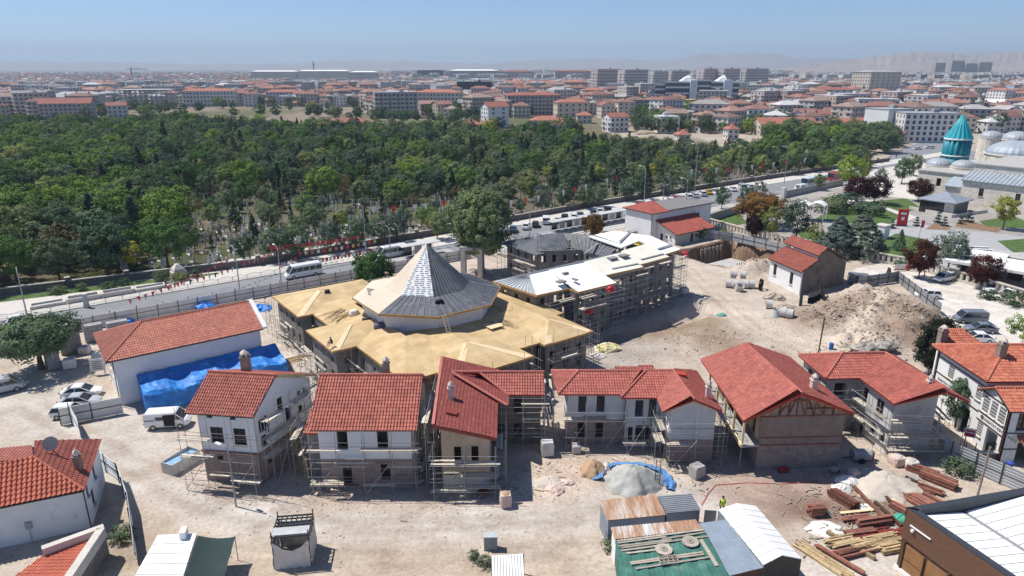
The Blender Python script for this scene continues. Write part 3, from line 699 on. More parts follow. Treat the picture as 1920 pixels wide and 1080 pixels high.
wall(h,v2(24.1,71.2),v2(24.1,59.16),2.752,6.6,mat('pale_wood',(.46,.36,.25),.8,.15,1),[(1,2,3.3,5.4),(3.2,4.2,3.3,5.6),(5.4,6.4,3.3,5.4),(7.6,8.6,3.3,5.6),(10,11,3.3,5.4)],name='gallery_wall')
wall(h,v2(32.4,59.56),v2(31.4,71.2),-.2,6.2,brickw,[(3,4,3.5,5.2),(7,8,3.5,5.2)],name='side_wall');wall(h,v2(31.4,71.46),v2(24.1,71.46),-.2,6.2,rubst,name='rear_wall')
b2=MB();b2.prism([(22.3,58.3,3.1),(24.05,58.5,3.1),(24.05,71,3.1),(22.3,71,3.1)],.2);b2.build('gallery_floor',mat('grey_boards',(.34,.33,.32),.85,.2,1.5),h)
stick('gallery_beam',(22.25,58.25,3.12),(22.25,71,3.12),.2,.34,plyl,h)
for y in (58.5,61.3,64.2,67.1,70.2):stick('gallery_post',(22.35,y,3.25),(22.35,y,5.95),.2,.2,plyl,h)
for y in (58.5,64.2,70.2):stick('gallery_prop',(22.35,y,-.1),(22.35,y,3.0),.07,.07,scafm,h,'tube')
for y in (66.5,68.5):boxo('gallery_board',(23.2,y,3.12),(.1,1.6,2.5),0,timber,h)
roof(h,[[(21.8,72.4,6.0),(22.1,58.0,6.0),(27.35,58.15,8.8),(26.0,70.4,8.8)],[(33.0,58.9,6.3),(31.9,72.3,6.3),(26.0,70.4,8.8),(27.35,58.15,8.8)],[(31.9,72.3,6.3),(21.8,72.4,6.0),(26.0,70.4,8.8)]],rt2,[((27.35,58.1,8.84),(26.0,70.4,8.84))],deck=redfas,th=.26,tw=.27,tl=.37,hgt=.06,step=.055)
chimney(h,(30.0,61.6),6.9,1.6,.6,mat('chimney_plaster',(.58,.50,.44),.9));skylight(h,(25.1,66.3,7.75),-.5,0)
# ---------------------------------------------------------------- sixth house: grey render, L plan
h=thing('house',(38.7,62,0),'grey rendered house with L-shaped tile roof wrapped in scaffolding','house','new houses in a row')
a,b_,e=v2(38.6,61.9),v2(42.7,61.7),v2(37.9,67.4)
wall(h,a,b_,-.2,6.3,greyp,name='front_wall');gable(h,[(38.6,61.9,6.302),(42.7,61.7,6.302),(42.7,61.7,7.3),(38.6,61.9,6.35)],greyp)
sd=(a-e).normalized()
wall(h,e,a-sd*.26,-.2,6.2,lgrey,[(.4,1.4,3.7,5.3),(3.0,4.1,3.5,5.2,'brown'),(.4,1.5,.1,2.3),(2.5,3.4,.8,2.3),(4.2,5.0,.8,2.2)],name='side_wall')
wall(h,v2(34.1,67.4),e-v2(.0,0),-.2,6.2,greyp,[(1.0,2.2,3.4,5.4),(1.0,2.2,.3,2.5)],name='wing_wall');wall(h,v2(33.9,72.6),v2(34.1,67.66),-.2,6.2,lgrey,[(1,2,3.6,5.4),(3,4,3.6,5.4)],name='side_wall')
wall(h,v2(42.7,61.96),v2(43.4,72.6),-.2,6.4,greyp,name='side_wall');wall(h,v2(43.4,72.86),v2(33.9,72.86),-.2,6.2,greyp,name='rear_wall')
roof(h,[[(33.6,66.6,6.3),(37.4,66.8,6.3),(41.3,69.8,7.9),(36.5,69.6,7.9)],[(33.2,72.9,6.3),(33.6,66.6,6.3),(36.5,69.6,7.9)],[(43.9,73.2,6.3),(33.2,72.9,6.3),(36.5,69.6,7.9),(41.3,69.8,7.9)]],rt2,[((36.5,69.6,7.96),(41.3,69.8,7.96)),((33.6,66.6,6.36),(36.5,69.6,7.96)),((33.2,72.9,6.36),(36.5,69.6,7.96))],deck=redfas)
roof(h,[[(37.35,67.0,6.28),(37.9,60.8,6.28),(43.0,61.0,7.5),(41.4,69.8,7.88)],[(45.6,61.2,6.3),(44.2,73,6.3),(41.4,69.8,7.88),(43.0,61.0,7.5)]],rt2,[((43.0,60.95,7.56),(41.4,69.8,7.94))],deck=redfas,tw=.27,tl=.37,hgt=.065)
chimney(h,(42.0,62.4),7.1,.9,.45,mat('chimney_plaster',(.58,.50,.44),.9));skylight(h,(41.0,64.9,7.15),-.24,0)
# ---------------------------------------------------------------- scaffolds round the row
sc=[((-30.6,56.9),(-23.6,56.0),0,8.2,'scaffold across the front of the tall narrow white house',dict(boards=.6,lifts=[1.2,3.4,5.3],extra=1.6)),((-23.6,56.6),(-20.6,64.0),0,8.4,'scaffold climbing the shaded gable side of the narrow white house',dict(boards=.9,lifts=[3.1,5.0,6.9])),((-18.6,56.0),(-8.8,56.0),0,6.4,'scaffold in front of the broad-roofed white house',dict(boards=.8,lifts=[1.0,2.9,4.6],bays=4)),((-19.2,66.0),(-19.2,56.4),0,6.0,'scaffold beside the left flank of the broad-roofed house',dict(boards=.7,out=.9,gap=.5)),((-9.0,56.4),(-9.0,64.5),0,6.8,'scaffold in the gap right of the broad-roofed house',dict(boards=.7,out=.8)),((-7.2,55.3),(-1.6,55.3),0,5.4,'scaffold before the ochre house front',dict(boards=.75,lifts=[.9,2.3,3.6],bays=2,extra=.5)),((-6.9,64),(-6.9,55.6),0,6.6,'scaffold along the left flank of the ochre house',dict(boards=.8,out=.8)),((-1.8,55.8),(-1.8,61.5),0,5.0,'scaffold in the courtyard beside the ochre house',dict(boards=.5,out=.9)),((-1.0,63.8),(3.4,63.8),0,5.6,'scaffold before the low wing of the ochre house',dict(boards=.5)),((3.1,64.2),(3.1,68.5),0,6.0,'scaffold in the gap between ochre and grey houses',dict(boards=.8)),((5.6,63.8),(11.6,63.8),0,5.2,'scaffold in front of the hipped grey house',dict(boards=.35,lifts=[1.6,3.5],bays=3)),((11.8,63.0),(15.2,63.0),0,5.2,'scaffold in the recessed corner of the grey house',dict(boards=.8,lifts=[1.2,3.3],bays=2)),((15.5,63.0),(15.5,60.0),0,5.0,'scaffold on the inner side of the gabled grey wing',dict(boards=.6,out=.9,lifts=[2.6,4.0])),((15.5,60.1),(20.6,60.1),0,5.6,'scaffold in front of the gabled grey wing',dict(boards=.3,lifts=[1.2,2.8,4.2],bays=2)),((20.2,60.0),(20.2,65.0),0,5.4,'scaffold between the gabled wing and the brick house',dict(boards=.5,out=.9)),((38.4,61.8),(43.0,61.6),0,5.2,'scaffold in front of the grey L-shaped house',dict(boards=.85,lifts=[1.1,2.6,4.2],bays=2)),((37.7,67.0),(38.4,62.0),0,5.6,'scaffold along the courtyard side of the grey L-shaped house',dict(boards=.9,lifts=[2.4,4.2])),((34.2,67.2),(37.4,67.2),0,5.6,'scaffold in the inner corner of the grey L-shaped house',dict(boards=.7,lifts=[2.2,4.2])),((43.0,61.8),(43.6,66.0),0,5.2,'scaffold on the right flank of the grey L-shaped house',dict(boards=.8,lifts=[1.2,2.6,4.2])),((-23.0,60.5),(-19.9,60.2),0,2.9,'plank bridge and trestles between the two white houses',dict(boards=1,bays=2,lifts=[2.6],out=1.4))]
for i,(p,q,z,hh,lab,kw) in enumerate(sc):scaffold(p,q,z,hh,lab,seed=i,**kw)
# ================================================================= central hall: eight-sided pyramid over a ring of plywood roofs
h=thing('pyramid_hall',S(0,0),'large unfinished hall with lead-clad pyramid roof over yellow plywood roofs','building')
def stwall(par,pts,z0,z1,m,holes_fn=None,close=True,name='wall',ccw=True):
 n=len(pts)
 for i in range(n if close else n-1):
  p=S(*pts[i]);q=S(*pts[(i+1)%n]);L=(q-p).length
  if L<.3:continue
  d=(q-p).normalized()
  wall(par,p+d*.0,q-d*.26,z0,z1,m,holes_fn(L-.26,i) if holes_fn else (),name=name)
def hf(L,i):
 k=max(0,int(L/2.2));r=[]
 for j in range(k):
  u=(j+.5)*L/k-.4;r+=[(u,u+.8,.9,2.3),(u,u+.85,3.3,4.1)]
 return r
foot=[(-14.4,20.2),(-14.4,10.1),(-12.8,10.1),(-12.8,3.7),(-15.4,3.7),(-15.4,-4.2),(-12.5,-4.2),(-12.5,-13),(-10.6,-13),(-10.6,-16.8),(-8.3,-16.8),(-8.3,-19.5),(2.1,-19.5),(2.1,-16.2),(6.4,-16.2),(6.4,-17.7),(13.3,-17.7),(13.3,-10.6),(14.6,-10.6),(14.6,8),(11,8),(11,16),(3,16),(3,20.2)]
stwall(h,foot,-.2,5.3,concd,hf)
def stroof(rect,ze,zr,axis,hips,m=ply,over=.55,th=.22,edge=plyd,name='roof_section'):
 s0,s1,t0,t1=rect
 s0-=over;s1+=over;t0-=over;t1+=over
 if axis=='s':
  tm=(t0+t1)/2;a,b=hips
  r0,r1=(s0+a,tm),(s1-b,tm)
  P=[[(s0,t0,ze),(s1,t0,ze),(*r1,zr),(*r0,zr)],[(s1,t1,ze),(s0,t1,ze),(*r0,zr),(*r1,zr)]]
  if a:P.append([(s0,t1,ze),(s0,t0,ze),(*r0,zr)])
  if b:P.append([(s1,t0,ze),(s1,t1,ze),(*r1,zr)])
 else:
  sm=(s0+s1)/2;a,b=hips
  r0,r1=(sm,t0+a),(sm,t1-b)
  P=[[(s1,t0,ze),(s1,t1,ze),(*r1,zr),(*r0,zr)],[(s0,t1,ze),(s0,t0,ze),(*r0,zr),(*r1,zr)]]
  if a:P.append([(s0,t0,ze),(s1,t0,ze),(*r0,zr)])
  if b:P.append([(s1,t1,ze),(s0,t1,ze),(*r1,zr)])
 polys=[[S(*q) for q in p] for p in P]
 o=MB()
 for p in polys:o.prism(p,th)
 return o.build(name,m,h_par),polys
def edge_boards(par,rect,z,over=.58,m=plyd,hgt=.26):
 s0,s1,t0,t1=rect;s0-=over;s1+=over;t0-=over;t1+=over
 for p,q in (((s0,t0),(s1,t0)),((s1,t0),(s1,t1)),((s1,t1),(s0,t1)),((s0,t1),(s0,t0))):
  stick('eaves_board',S(*p,z-.12),S(*q,z-.12),.05,hgt,m,par)
h_par=h
for rect,ax,hips,zr in (((-14.4,-1,10.2,20.2),'s',(5.4,3),6.85),((-15.4,-2,-4.1,3.6),'s',(4.3,0),6.65),((-8.3,2.1,-19.5,-6),'t',(5.5,0),6.8),((6.4,13.3,-17.7,-6),'t',(4,0),6.75),((4,14.6,-10.2,8),'t',(4,4),6.7),((-1,11,6,16.4),'s',(3,4),6.8)):
 stroof(rect,5.5,zr,ax,hips);edge_boards(h,rect,5.5)
# base skirt between the wings
b=MB()
inner=[(-7.6,-7.6),(7.6,-7.6),(7.6,7.6),(-7.6,7.6)];outer=[(-12.9,-17.2),(13.2,-17.2),(13.2,17),(-12.9,17)]
for i in range(4):
 j=(i+1)%4;b.prism([S(*outer[i],5.46),S(*outer[j],5.46),S(*inner[j],6.5),S(*inner[i],6.5)],.2)
b.build('roof_section',ply,h)
for s0,s1,t0,t1 in ((-12.95,-10.5,-17.2,-4.6),(-12.95,-10.5,-16,17)):
 stick('eaves_board',S(s0,t0,5.38),S(s0,t1,5.38),.05,.26,plyd,h)
stick('eaves_board',S(-12.95,-17.25,5.38),S(13.2,-17.25,5.38),.05,.26,plyd,h)
# lighter plywood sheets nailed along hips and valleys
def zr_at(s,t):return 5.6
def laid(name,quad,m,dz=.03,th=.03):
 b=MB();b.prism([S(p[0],p[1],5.5+(p[2]-5.5)*.745+dz+.02) for p in quad],th);return b.build(name,m,h)
for q in ([(-14.8,20.6,5.5),(-13.6,20.6,5.5),(-8.9,15.6,7.24),(-9.8,15.6,7.2)],[(-15.2,9.9,5.5),(-14.2,9.7,5.5),(-9.6,14.8,7.2),(-9.9,15.5,7.24)],[(-8.7,-20,5.52),(-7.4,-20,5.52),(-2.9,-14.6,7.15),(-3.5,-14.3,7.18)],[(2.6,-20,5.52),(1.3,-20,5.52),(-2.8,-14.8,7.12),(-2.6,-14.3,7.15)],[(5.9,-18.2,5.52),(7.0,-18.2,5.52),(10.0,-14.2,7.0),(9.6,-13.9,7.05)],[(13.8,-18.2,5.52),(12.9,-18.2,5.52),(10.1,-14.3,7.0),(10.2,-13.8,7.05)],[(-15.95,-4.6,5.52),(-15.0,-4.6,5.52),(-11.5,-.5,7.0),(-11.8,-.2,7.05)]):
 laid('plywood_sheet',q,plyl)
# octagonal drum, skirt roof and pyramid
def octa(a,z,k=.414):
 w=a*k;return [S(s,t,z) for s,t in ((-a,w),(-a,-w),(-w,-a),(w,-a),(a,-w),(a,w),(w,a),(-w,a))]
b=MB();b.loft([octa(8.1,5.6),octa(8.1,9.0)]);b.build('drum',white,h)
sk0,sk1,cr=octa(9.4,8.7,.42),octa(5.3,9.85),octa(5.3,9.87)
ap=S(0,0,15.6)
names={0:insul,1:lead,2:lead,3:lead,4:lead,5:lead,6:insul,7:insul}
for i in range(8):
 j=(i+1)%8
 m_=names[i]
 b=MB();b.prism([sk0[i],sk0[j],sk1[j],sk1[i]],.18);b.build('skirt_roof',m_ if i not in (0,7) else insul,h)
 b=MB();b.prism([cr[i]+Vector((0,0,0)),cr[j],ap],.15)
 b.build('pyramid_face',memb if i==1 else (insul if i in (0,7,6) else lead),h)
 if i in (1,2,3,4,5):
# raised seams
  sb=MB()
  for k in range(1,8):
   f=k/8
   if i!=1:
    p=cr[i].lerp(cr[j],f);q=p.lerp(ap,.0+.93*(1-abs(f-.5)*1.6));sb.bar(p+Vector((0,0,.06)),q+Vector((0,0,.06)),.06,.07)
   p=sk0[i].lerp(sk0[j],f);q=sk1[i].lerp(sk1[j],f);sb.bar(p+Vector((0,0,.05)),q+Vector((0,0,.05)),.07,.07)
  o=sb.build('standing_seams',mat('seam_lead',(.24,.25,.27),.5,.1,1),h);o['kind']='stuff'
 stick('eaves_board',sk0[i]+Vector((0,0,-.1)),sk0[j]+Vector((0,0,-.1)),.06,.28,plyd if i else timber,h)
# torn strips of foil underlay on the bright face
sb=MB();rd=random.Random(5)
nf=(cr[2]-cr[1]).cross(ap-cr[1]).normalized()
if nf.z<0:nf=-nf
for k in range(26):
 f=(k+.5)/27;
 p=cr[1].lerp(ap,f);q=cr[2].lerp(ap,f);u=(q-p)
 for c in range(int(5*(1-f))+1):
  a0=(c+rd.uniform(.0,.3))/(int(5*(1-f))+1);a1=min(1,a0+rd.uniform(.5,.8)/(int(5*(1-f))+1))
  sb.bar(p+u*a0+nf*.03,p+u*a1+nf*.03,.09,.02)
o=sb.build('underlay_joints',mat('grey_tape',(.35,.36,.37),.6),h);o['kind']='stuff'
# clutter on the plywood roof, each a thing of its own
def heap(name,c,n,L,w,z,ang,m,label,cat,spread=.9,hgt=.07,group=None,fan=.35,tilt=0):
 t=thing(name,(c[0],c[1],z),label,cat,group);rd=random.Random(hash(label)%999 if False else len(label)*7+n)
 for i in range(n):
  a=ang+rd.uniform(-fan,fan);lx=L*rd.uniform(.6,1.0)/2;o=rd.uniform(-spread,spread);oo=rd.uniform(-.25,.25)*L
  cx=c[0]-math.sin(ang)*o+math.cos(ang)*oo;cy=c[1]+math.cos(ang)*o+math.sin(ang)*oo;zz=z+.04+hgt*.9*(i//max(1,int(2*spread/w*.7)))
  stick('board',(cx-lx*math.cos(a),cy-lx*math.sin(a),zz+tilt*-lx),(cx+lx*math.cos(a),cy+lx*math.sin(a),zz+tilt*lx),w,hgt,m,t)
 return t
heap('batten_pile',G(641,585,6.2),26,4.6,.09,6.1,R(55),timber,'loose heap of timber battens on the plywood roof left of the pyramid','batten pile',1.6,.05,fan=.28)
heap('batten_pile',G(938,603,6.3),20,3.6,.09,6.25,R(-40),timber,'small heap of battens on plywood roof right of the ladder','batten pile',1.2,.05,fan=.3)
heap('plywood_stack',G(925,612,6.2),4,2.6,1.1,6.2,R(35),plyl,'fresh plywood sheets lying beside battens on the roof','plywood stack',.5,.05,fan=.1)
lad=thing('ladder',S(-2.6,-9.8,6.4),'pale wooden ladder leaning against the drum below the pyramid','ladder')
for o in (-.25,.25):stick('rail',S(-3.2+o,-10.9,6.3),S(-3.2+o,-9.5,8.9),.07,.07,plyl,lad)
for i in range(9):f=i/9+.05;stick('rung',S(-3.45,-10.9+1.4*f,6.3+2.6*f),S(-2.95,-10.9+1.4*f,6.3+2.6*f),.05,.04,plyl,lad)
def bundle(name,p,sz,rz,m,label,cat,top=None):
 b=MB();c=Vector(p);rd=random.Random(len(label))
 secs=[]
 for k in range(5):
  f=k/4;w=sz[0]/2*(1-.25*f*f+rd.uniform(-.06,.06));d=sz[1]/2*(1-.25*f*f+rd.uniform(-.06,.06));q=[]
  for j in range(10):
   t=2*math.pi*j/10;r_=(abs(math.cos(t))**4+abs(math.sin(t))**4)**-.25*rd.uniform(.93,1.05)
   x,y=w*r_*math.cos(t),d*r_*math.sin(t);q.append((c.x+x*math.cos(rz)-y*math.sin(rz),c.y+x*math.sin(rz)+y*math.cos(rz),c.z-.05+sz[2]*f+rd.uniform(-.03,.03)*(k>0)))
  secs.append(q)
 b.loft(secs);o=b.build(name,m,None,True);tag(o,label,cat);return o
bagw=mat('white_sack',(.68,.66,.63),.85,.1,2,stain=((.5,.42,.36),1.4,.58),bump=.4,fine=3)
bagp=mat('pink_sack',(.62,.48,.42),.85,.15,2,stain=((.50,.30,.22),1.4,.55),bump=.4,fine=3)
bundle('white_sack',G(665,590,6.15),(1.5,1.0,.7),.4,bagw,'crumpled white sack on plywood beside the batten heap','sack')
bundle('black_roll',G(688,602,6.2),(1.5,.6,.45),.2,darkm,'dark roll of felt on the plywood before the drum','roll')
bundle('felt_heap',G(715,614,6.2),(2.0,1.1,.7),.3,mat('blue_grey_felt',(.10,.11,.17),.8),'blue-grey heap of roofing felt in front of the drum','heap')
bundle('black_box',G(614,551,6.4),(.9,.7,.7),.5,darkm,'small black box on the far left plywood roof','box')
bundle('tool_bag',G(824,567,9.5),(1.3,.6,.4),.5,blackm,'black tool bag lying on the lead skirt of the pyramid','bag')
hat=thing('roof_hatch',G(698,545,9.3),'slatted roof hatch on the pale boarded side of the pyramid','hatch')
for i in range(6):stick('slat',G(689+i*3.4,541+i*.6,9.4),G(692+i*3.4,553+i*.6,9.2),.16,.06,mat('weathered_slat',(.22,.21,.19),.9),hat)
stick('frame',G(688,541,9.36),G(706,544,9.36),.1,.1,darkm,hat)
# scaffolds round the hall
def sts(a,b,z,hh,lab,seed,**kw):scaffold(S(*a),S(*b),z,hh,lab,seed=seed,**kw)
sts((-15.0,20.2),(-15.0,9.8),0,5.6,'scaffold along the far left wing of the pyramid hall',31,boards=.7,lifts=[1.6,3.4])
sts((-16.0,3.9),(-16.0,-4.6),0,5.6,'scaffold along the nearest left wing of the pyramid hall',32,boards=.8,lifts=[1.7,3.4])
sts((-13.1,-4.4),(-13.1,-16.5),0,5.4,'scaffold on the left flank behind the broad-roofed house',33,boards=.9,lifts=[1.7,3.4])
sts((-8.5,-20.0),(2.4,-20.0),0,5.6,'scaffold before the front wing of the pyramid hall',34,boards=.5,lifts=[1.8,3.6],extra=2.4)
sts((2.6,-19.8),(2.6,-16.8),0,5.6,'scaffold on the return of the front wing',35,boards=.6,lifts=[1.8,3.6],bays=2,extra=2.0)
sts((6.2,-18.2),(14.0,-18.2),0,5.6,'scaffold before the right-hand wing of the pyramid hall',36,boards=.3,lifts=[1.8,3.6],extra=2.4)
sts((13.9,-17.8),(13.9,-11),0,5.4,'scaffold on the shaded end of the right-hand wing',37,boards=.5,lifts=[1.8,3.6])
# ================================================================= rear block with white membrane and lead roofs
h=h_par=thing('rear_block',S(12,-7),'long unfinished concrete block with white membrane and lead sheet roofs','building')
def hf3(L,i):
 k=max(0,int(L/1.9));r=[]
 for j in range(k):
  u=(j+.5)*L/k-.4;r+=[(u,u+.8,-.2,1.1),(u,u+.85,2.2,3.6),(u,u+.8,5.3,6.6)]
 return r
foot=[(12.6,1.0),(13.6,-6.6),(18.9,-6.6),(18.9,-8.9),(26.0,-8.9),(26.0,-6.0),(34.6,-6.0),(34.6,-5.0),(46.0,-4.0),(46.0,11),(36.5,12),(36.5,21.4),(29,21.4),(29,12.1),(36.0,8.2),(36.0,1.0)]
stwall(h,foot,-1.8,7.4,concd,hf3)
EZ=7.6
rm=[([(12.0,1.6),(13.3,-7.4),(18.8,-7.4),(19.6,-2.6),(12.7,-2.6)],memb)]
# south slope pieces, each stepping forward
for i,(pts,m_) in enumerate((([(13.2,-7.3,EZ),(18.9,-7.6,EZ),(19.5,-2.4,9.0),(15.5,-2.6,9.0)],memb),([(18.9,-9.7,EZ),(26.4,-9.8,EZ),(26.6,-2.6,9.05),(19.5,-2.4,9.05)],memb),([(26.3,-6.7,EZ+.3),(35.1,-7.0,EZ+.3),(35.6,-1.8,9.15),(26.5,-2.4,9.15)],mat('cream_membrane',(.72,.69,.60),.8,.05,.5)),([(34.8,-6.2,EZ+.5),(42.6,-5.7,EZ+.5),(42.8,-.6,9.3),(35.4,-1.6,9.3)],mat('cream_membrane',(.72,.69,.60),.8,.05,.5)),([(42.4,-5.0,EZ+.8),(46.9,-4.4,EZ+.8),(46.9,2.5,9.5),(42.6,1.2,9.5)],memb),([(37.4,.2,9.2),(46.9,2.4,9.4),(46.0,10.6,9.0),(38.5,9.6,9.2)],memb),([(12.0,1.7,EZ),(13.2,-7.3,EZ),(15.5,-2.6,9.0)],leadl),([(36.0,1.9,EZ+.2),(12.0,1.7,EZ),(15.5,-2.6,9.0),(36.0,-1.9,9.15)],leadl),([(28.0,11.3,EZ-.6),(36.2,11.6,EZ-.6),(37.6,15.6,8.8),(32.2,16.6,8.8)],lead),([(28.0,22.0,EZ-.6),(28.0,11.3,EZ-.6),(32.2,16.6,8.8)],lead),([(37.5,22,EZ-.6),(28,22,EZ-.6),(32.2,16.6,8.8),(37.6,15.6,8.8)],lead),([(35.4,1.6,7.5),(36.2,11.6,7.0),(37.6,15.6,8.8),(39.6,9.0,9.35),(39.2,2.0,9.2)],lead))):
 b=MB();b.prism([S(*p) for p in pts],.2);b.build('roof_section',m_,h)
 if m_ in (lead,leadl):
  sb=MB();P0,P1,P2,P3=[S(*p) for p in (pts[0],pts[1],pts[2],pts[-1])]
  k=max(2,int((P1-P0).length/.75))
  for j in range(1,k):
   f=j/k;sb.bar(P0.lerp(P1,f)+Vector((0,0,.04)),P3.lerp(P2,f)+Vector((0,0,.04)),.06,.06)
  o=sb.build('standing_seams',mat('seam_lead',(.30,.31,.33),.5,.1,1,.2),h);o['kind']='stuff'
for p,q,z in (((13.2,-7.4),(18.8,-7.7),EZ),((18.8,-9.8),(26.5,-9.9),EZ),((26.3,-6.8),(35.1,-7.1),EZ+.3),((34.8,-6.3),(42.6,-5.8),EZ+.5),((42.4,-5.1),(47,-4.5),EZ+.8),((12,1.8),(13.1,-7.4),EZ),((18.85,-7.7),(18.85,-9.8),EZ),((26.45,-9.8),(26.35,-6.8),EZ)):
 stick('eaves_board',S(*p,z-.12),S(*q,z-.12),.06,.3,plyd,h)
darkpatch=mat('grey_felt',(.22,.225,.23),.85,.1,1)
for px,py,z,w,d_ in ((1052,526,8.4,1.4,1.0),(1078,522,8.5,.5,1.0),(1060,510,8.7,1.0,.5),(1148,482,8.9,1.7,1.1),(1170,477,9.0,1.5,1.2)):
 c=G(px,py,z+.25);b=MB();b.box((c.x,c.y,z+.02),(w,d_,.18),SA);b.build('roof_light',darkpatch,h)
for p,q in (((29.5,-5.6,EZ+.62),(35.0,-5.9,EZ+.62)),((36.6,-5.0,EZ+.82),(42.3,-4.7,EZ+.82)),((39.3,2.6,9.45),(46.2,6.8,9.35)),((42.6,-3.2,8.9),(46.8,-2.6,8.95)),((33,4.6,7.9),(38.2,6.6,8.6))):
 stick('felt_strip',S(*p),S(*q),.45,.05,darkpatch,h)
sts((18.7,-10.0),(26.6,-10.0),-1.5,9.2,'tall scaffold on the shaded front of the rear block, nearest the hall',41,boards=.6,extra=.6)
sts((26.8,-6.8),(35,-6.8),-1.5,9.0,'tall scaffold along the middle of the rear block front',42,boards=.6,extra=.5)
sts((35,-6.0),(46.6,-5.0),-1.0,8.8,'tall scaffold at the far end of the rear block front',43,boards=.6,extra=.5)
sts((46.9,-4.6),(46.9,0),-.2,8.4,'scaffold tower at the right end of the rear block',44,boards=.7,extra=.3)
sts((28.2,21.6),(28.2,11.8),0,6.4,'scaffold on the courtyard side below the dark lead roof',45,boards=.6,lifts=[1.7,3.5,5.0])
sts((14.0,-8.0),(18.6,-8.0),-.4,8.4,'scaffold between the pyramid hall and the rear block',46,boards=.5)
# stone gateway in the courtyard
g_=thing('stone_gateway',S(23,27),'free-standing pale stone gateway frame under the big tree','gateway')
gp=S(24.2,26.1);gd=Vector((.95,-.3,0))
for k in (-1,1):boxo('jamb',(gp.x+gd.x*1.7*k,gp.y+gd.y*1.7*k,0),(.9,.9,5.2),-.3,stone,g_)
boxo('lintel',(gp.x,gp.y,5.2),(4.6,1.0,.7),-.3,stone,g_)
# ================================================================= long white building with tarpaulin, left
h=thing('long_building',S(-37.5,7.2),'long white building with faded tile roof behind the blue tarpaulin','building')
a,b_,c,d=(-37.6,7.3),(-20.9,7.3),(-20.9,16.8),(-37.6,16.8)
wall(h,S(*a),S(*b_),-.2,5.9,white,name='front_wall')
wall(h,S(-20.9,7.56),S(-20.9,16.54),-.2,5.9,white,name='end_wall');wall(h,S(*c),S(*d),-.2,5.9,white,[(2,3,3,4.5,'brown'),(7,8,3,4.5,'brown'),(12,13,3,4.5,'brown')],name='rear_wall')
wall(h,S(-37.6,16.54),S(-37.6,7.56),-.2,5.9,whitec,[(1.0,2.2,3.0,4.6,'brown'),(3.6,4.8,3.0,4.6,'brown'),(6.4,7.6,3.0,4.6,'brown'),(1.2,2.2,.1,2.2)],name='end_wall')
gable(h,[S(-20.9,7.3,5.902),S(-20.9,16.8,5.902),S(-20.9,12,8.1)],white)
roof(h,[[S(-38.4,6.7,6.0),S(-20.6,6.7,6.0),S(-20.6,12,8.2),S(-33.6,12,8.2)],[S(-38.4,17.3,6.0),S(-38.4,6.7,6.0),S(-33.6,12,8.2)],[S(-20.6,17.3,6.0),S(-38.4,17.3,6.0),S(-33.6,12,8.2),S(-20.6,12,8.2)]],rt4,[(S(-33.6,12,8.25),S(-20.6,12,8.25)),(S(-38.4,6.7,6.05),S(-33.6,12,8.25)),(S(-38.4,17.3,6.05),S(-33.6,12,8.25))],tw=.27,tl=.42,hgt=.09)
for p,q in ((S(-20.4,6.6,6.1),S(-20.4,12,8.35)),(S(-20.4,12,8.35),S(-20.4,17.4,6.1))):stick('parapet',p,q,.5,.35,white,h)
stick('downpipe',S(-37.75,7.15,0),S(-37.75,7.15,5.9),.11,.11,darkm,h,'tube');stick('gutter',S(-38.4,6.6,5.95),S(-20.7,6.6,5.95),.14,.12,darkm,h)
# blue tarpaulin over a lean-to
t=thing('tarpaulin',S(-35.6,3),'bright blue tarpaulin draped over a lean-to against the long building','tarpaulin')
nu,nv=42,14;V=[];rd=np.random.RandomState(3)
prof=[(7.1,3.5),(6.6,3.35),(5.9,3.2),(5.2,3.05),(4.5,2.9),(3.9,2.75),(3.4,2.6),(3.05,2.4),(2.95,2.0),(2.9,1.5),(2.86,1.1),(2.84,.7),(2.82,.35),(2.8,.0)]
nz=lambda i,j,k:math.sin(i*.7+k)*math.sin(j*.9+k*2)*.6+rd.uniform(-.9,.9)
for i in range(nu):
 s0=-35.6+16.4*i/(nu-1)
 for j,(t0,z0) in enumerate(prof):
  z=z0-.22*abs(math.sin(i*math.pi/7))*(2<j<8)+.07*nz(i,j,1)*(j<12)+(.25*math.sin(i*.45) if j<7 else 0)*(j>0)
  V.append(S(s0+.05*nz(i,j,2),t0+.09*nz(i,j,3)*(j>0),max(z,.0)))
Fq=[(i*nv+j,i*nv+j+1,(i+1)*nv+j+1,(i+1)*nv+j) for i in range(nu-1) for j in range(nv-1)]
o=mesh('sheet',V,Fq,bluet,t)
for sgn,i in ((0,0),(1,nu-1)):
 e=MB();P_=[Vector(V[i*nv+j]) for j in range(nv)]
 for p,q in zip(P_[:-1],P_[1:]):e.quad(p,q,Vector((q.x,q.y,0)) if q.z>.01 else q+Vector((0,0,-.01)),Vector((p.x,p.y,0)))
 e.build('end_flap',bluet,t)
def crumple(name,c,r,hgt,m,label,cat,k=14,seed=1,sq=.8,rz=0,z=None):
 rd=random.Random(seed);b=MB();secs=[];z0=gz(c[0],c[1]) if z is None else z
 for f,rr in ((0,1.0),(.3,.95),(.6,.78),(.85,.5),(1,.15)):
  q=[]
  for j in range(k):
   t_=2*math.pi*j/k;R_=r*rr*rd.uniform(.78,1.12)
   x,y=R_*math.cos(t_),R_*sq*math.sin(t_);q.append((c[0]+x*math.cos(rz)-y*math.sin(rz),c[1]+x*math.sin(rz)+y*math.cos(rz),z0-.06+hgt*f*rd.uniform(.8,1.1)))
  secs.append(q)
 b.loft(secs);o=b.build(name,m);tag(o,label,cat);return o
crumple('blue_sheet_heap',G(487,580),2.2,.9,bluet,'crumpled blue sheeting at the end of the long building','sheeting',seed=4)
crumple('blue_sheet_heap',G(385,580),1.8,1.2,bluet,'blue covered heap behind the long building','sheeting',seed=5)
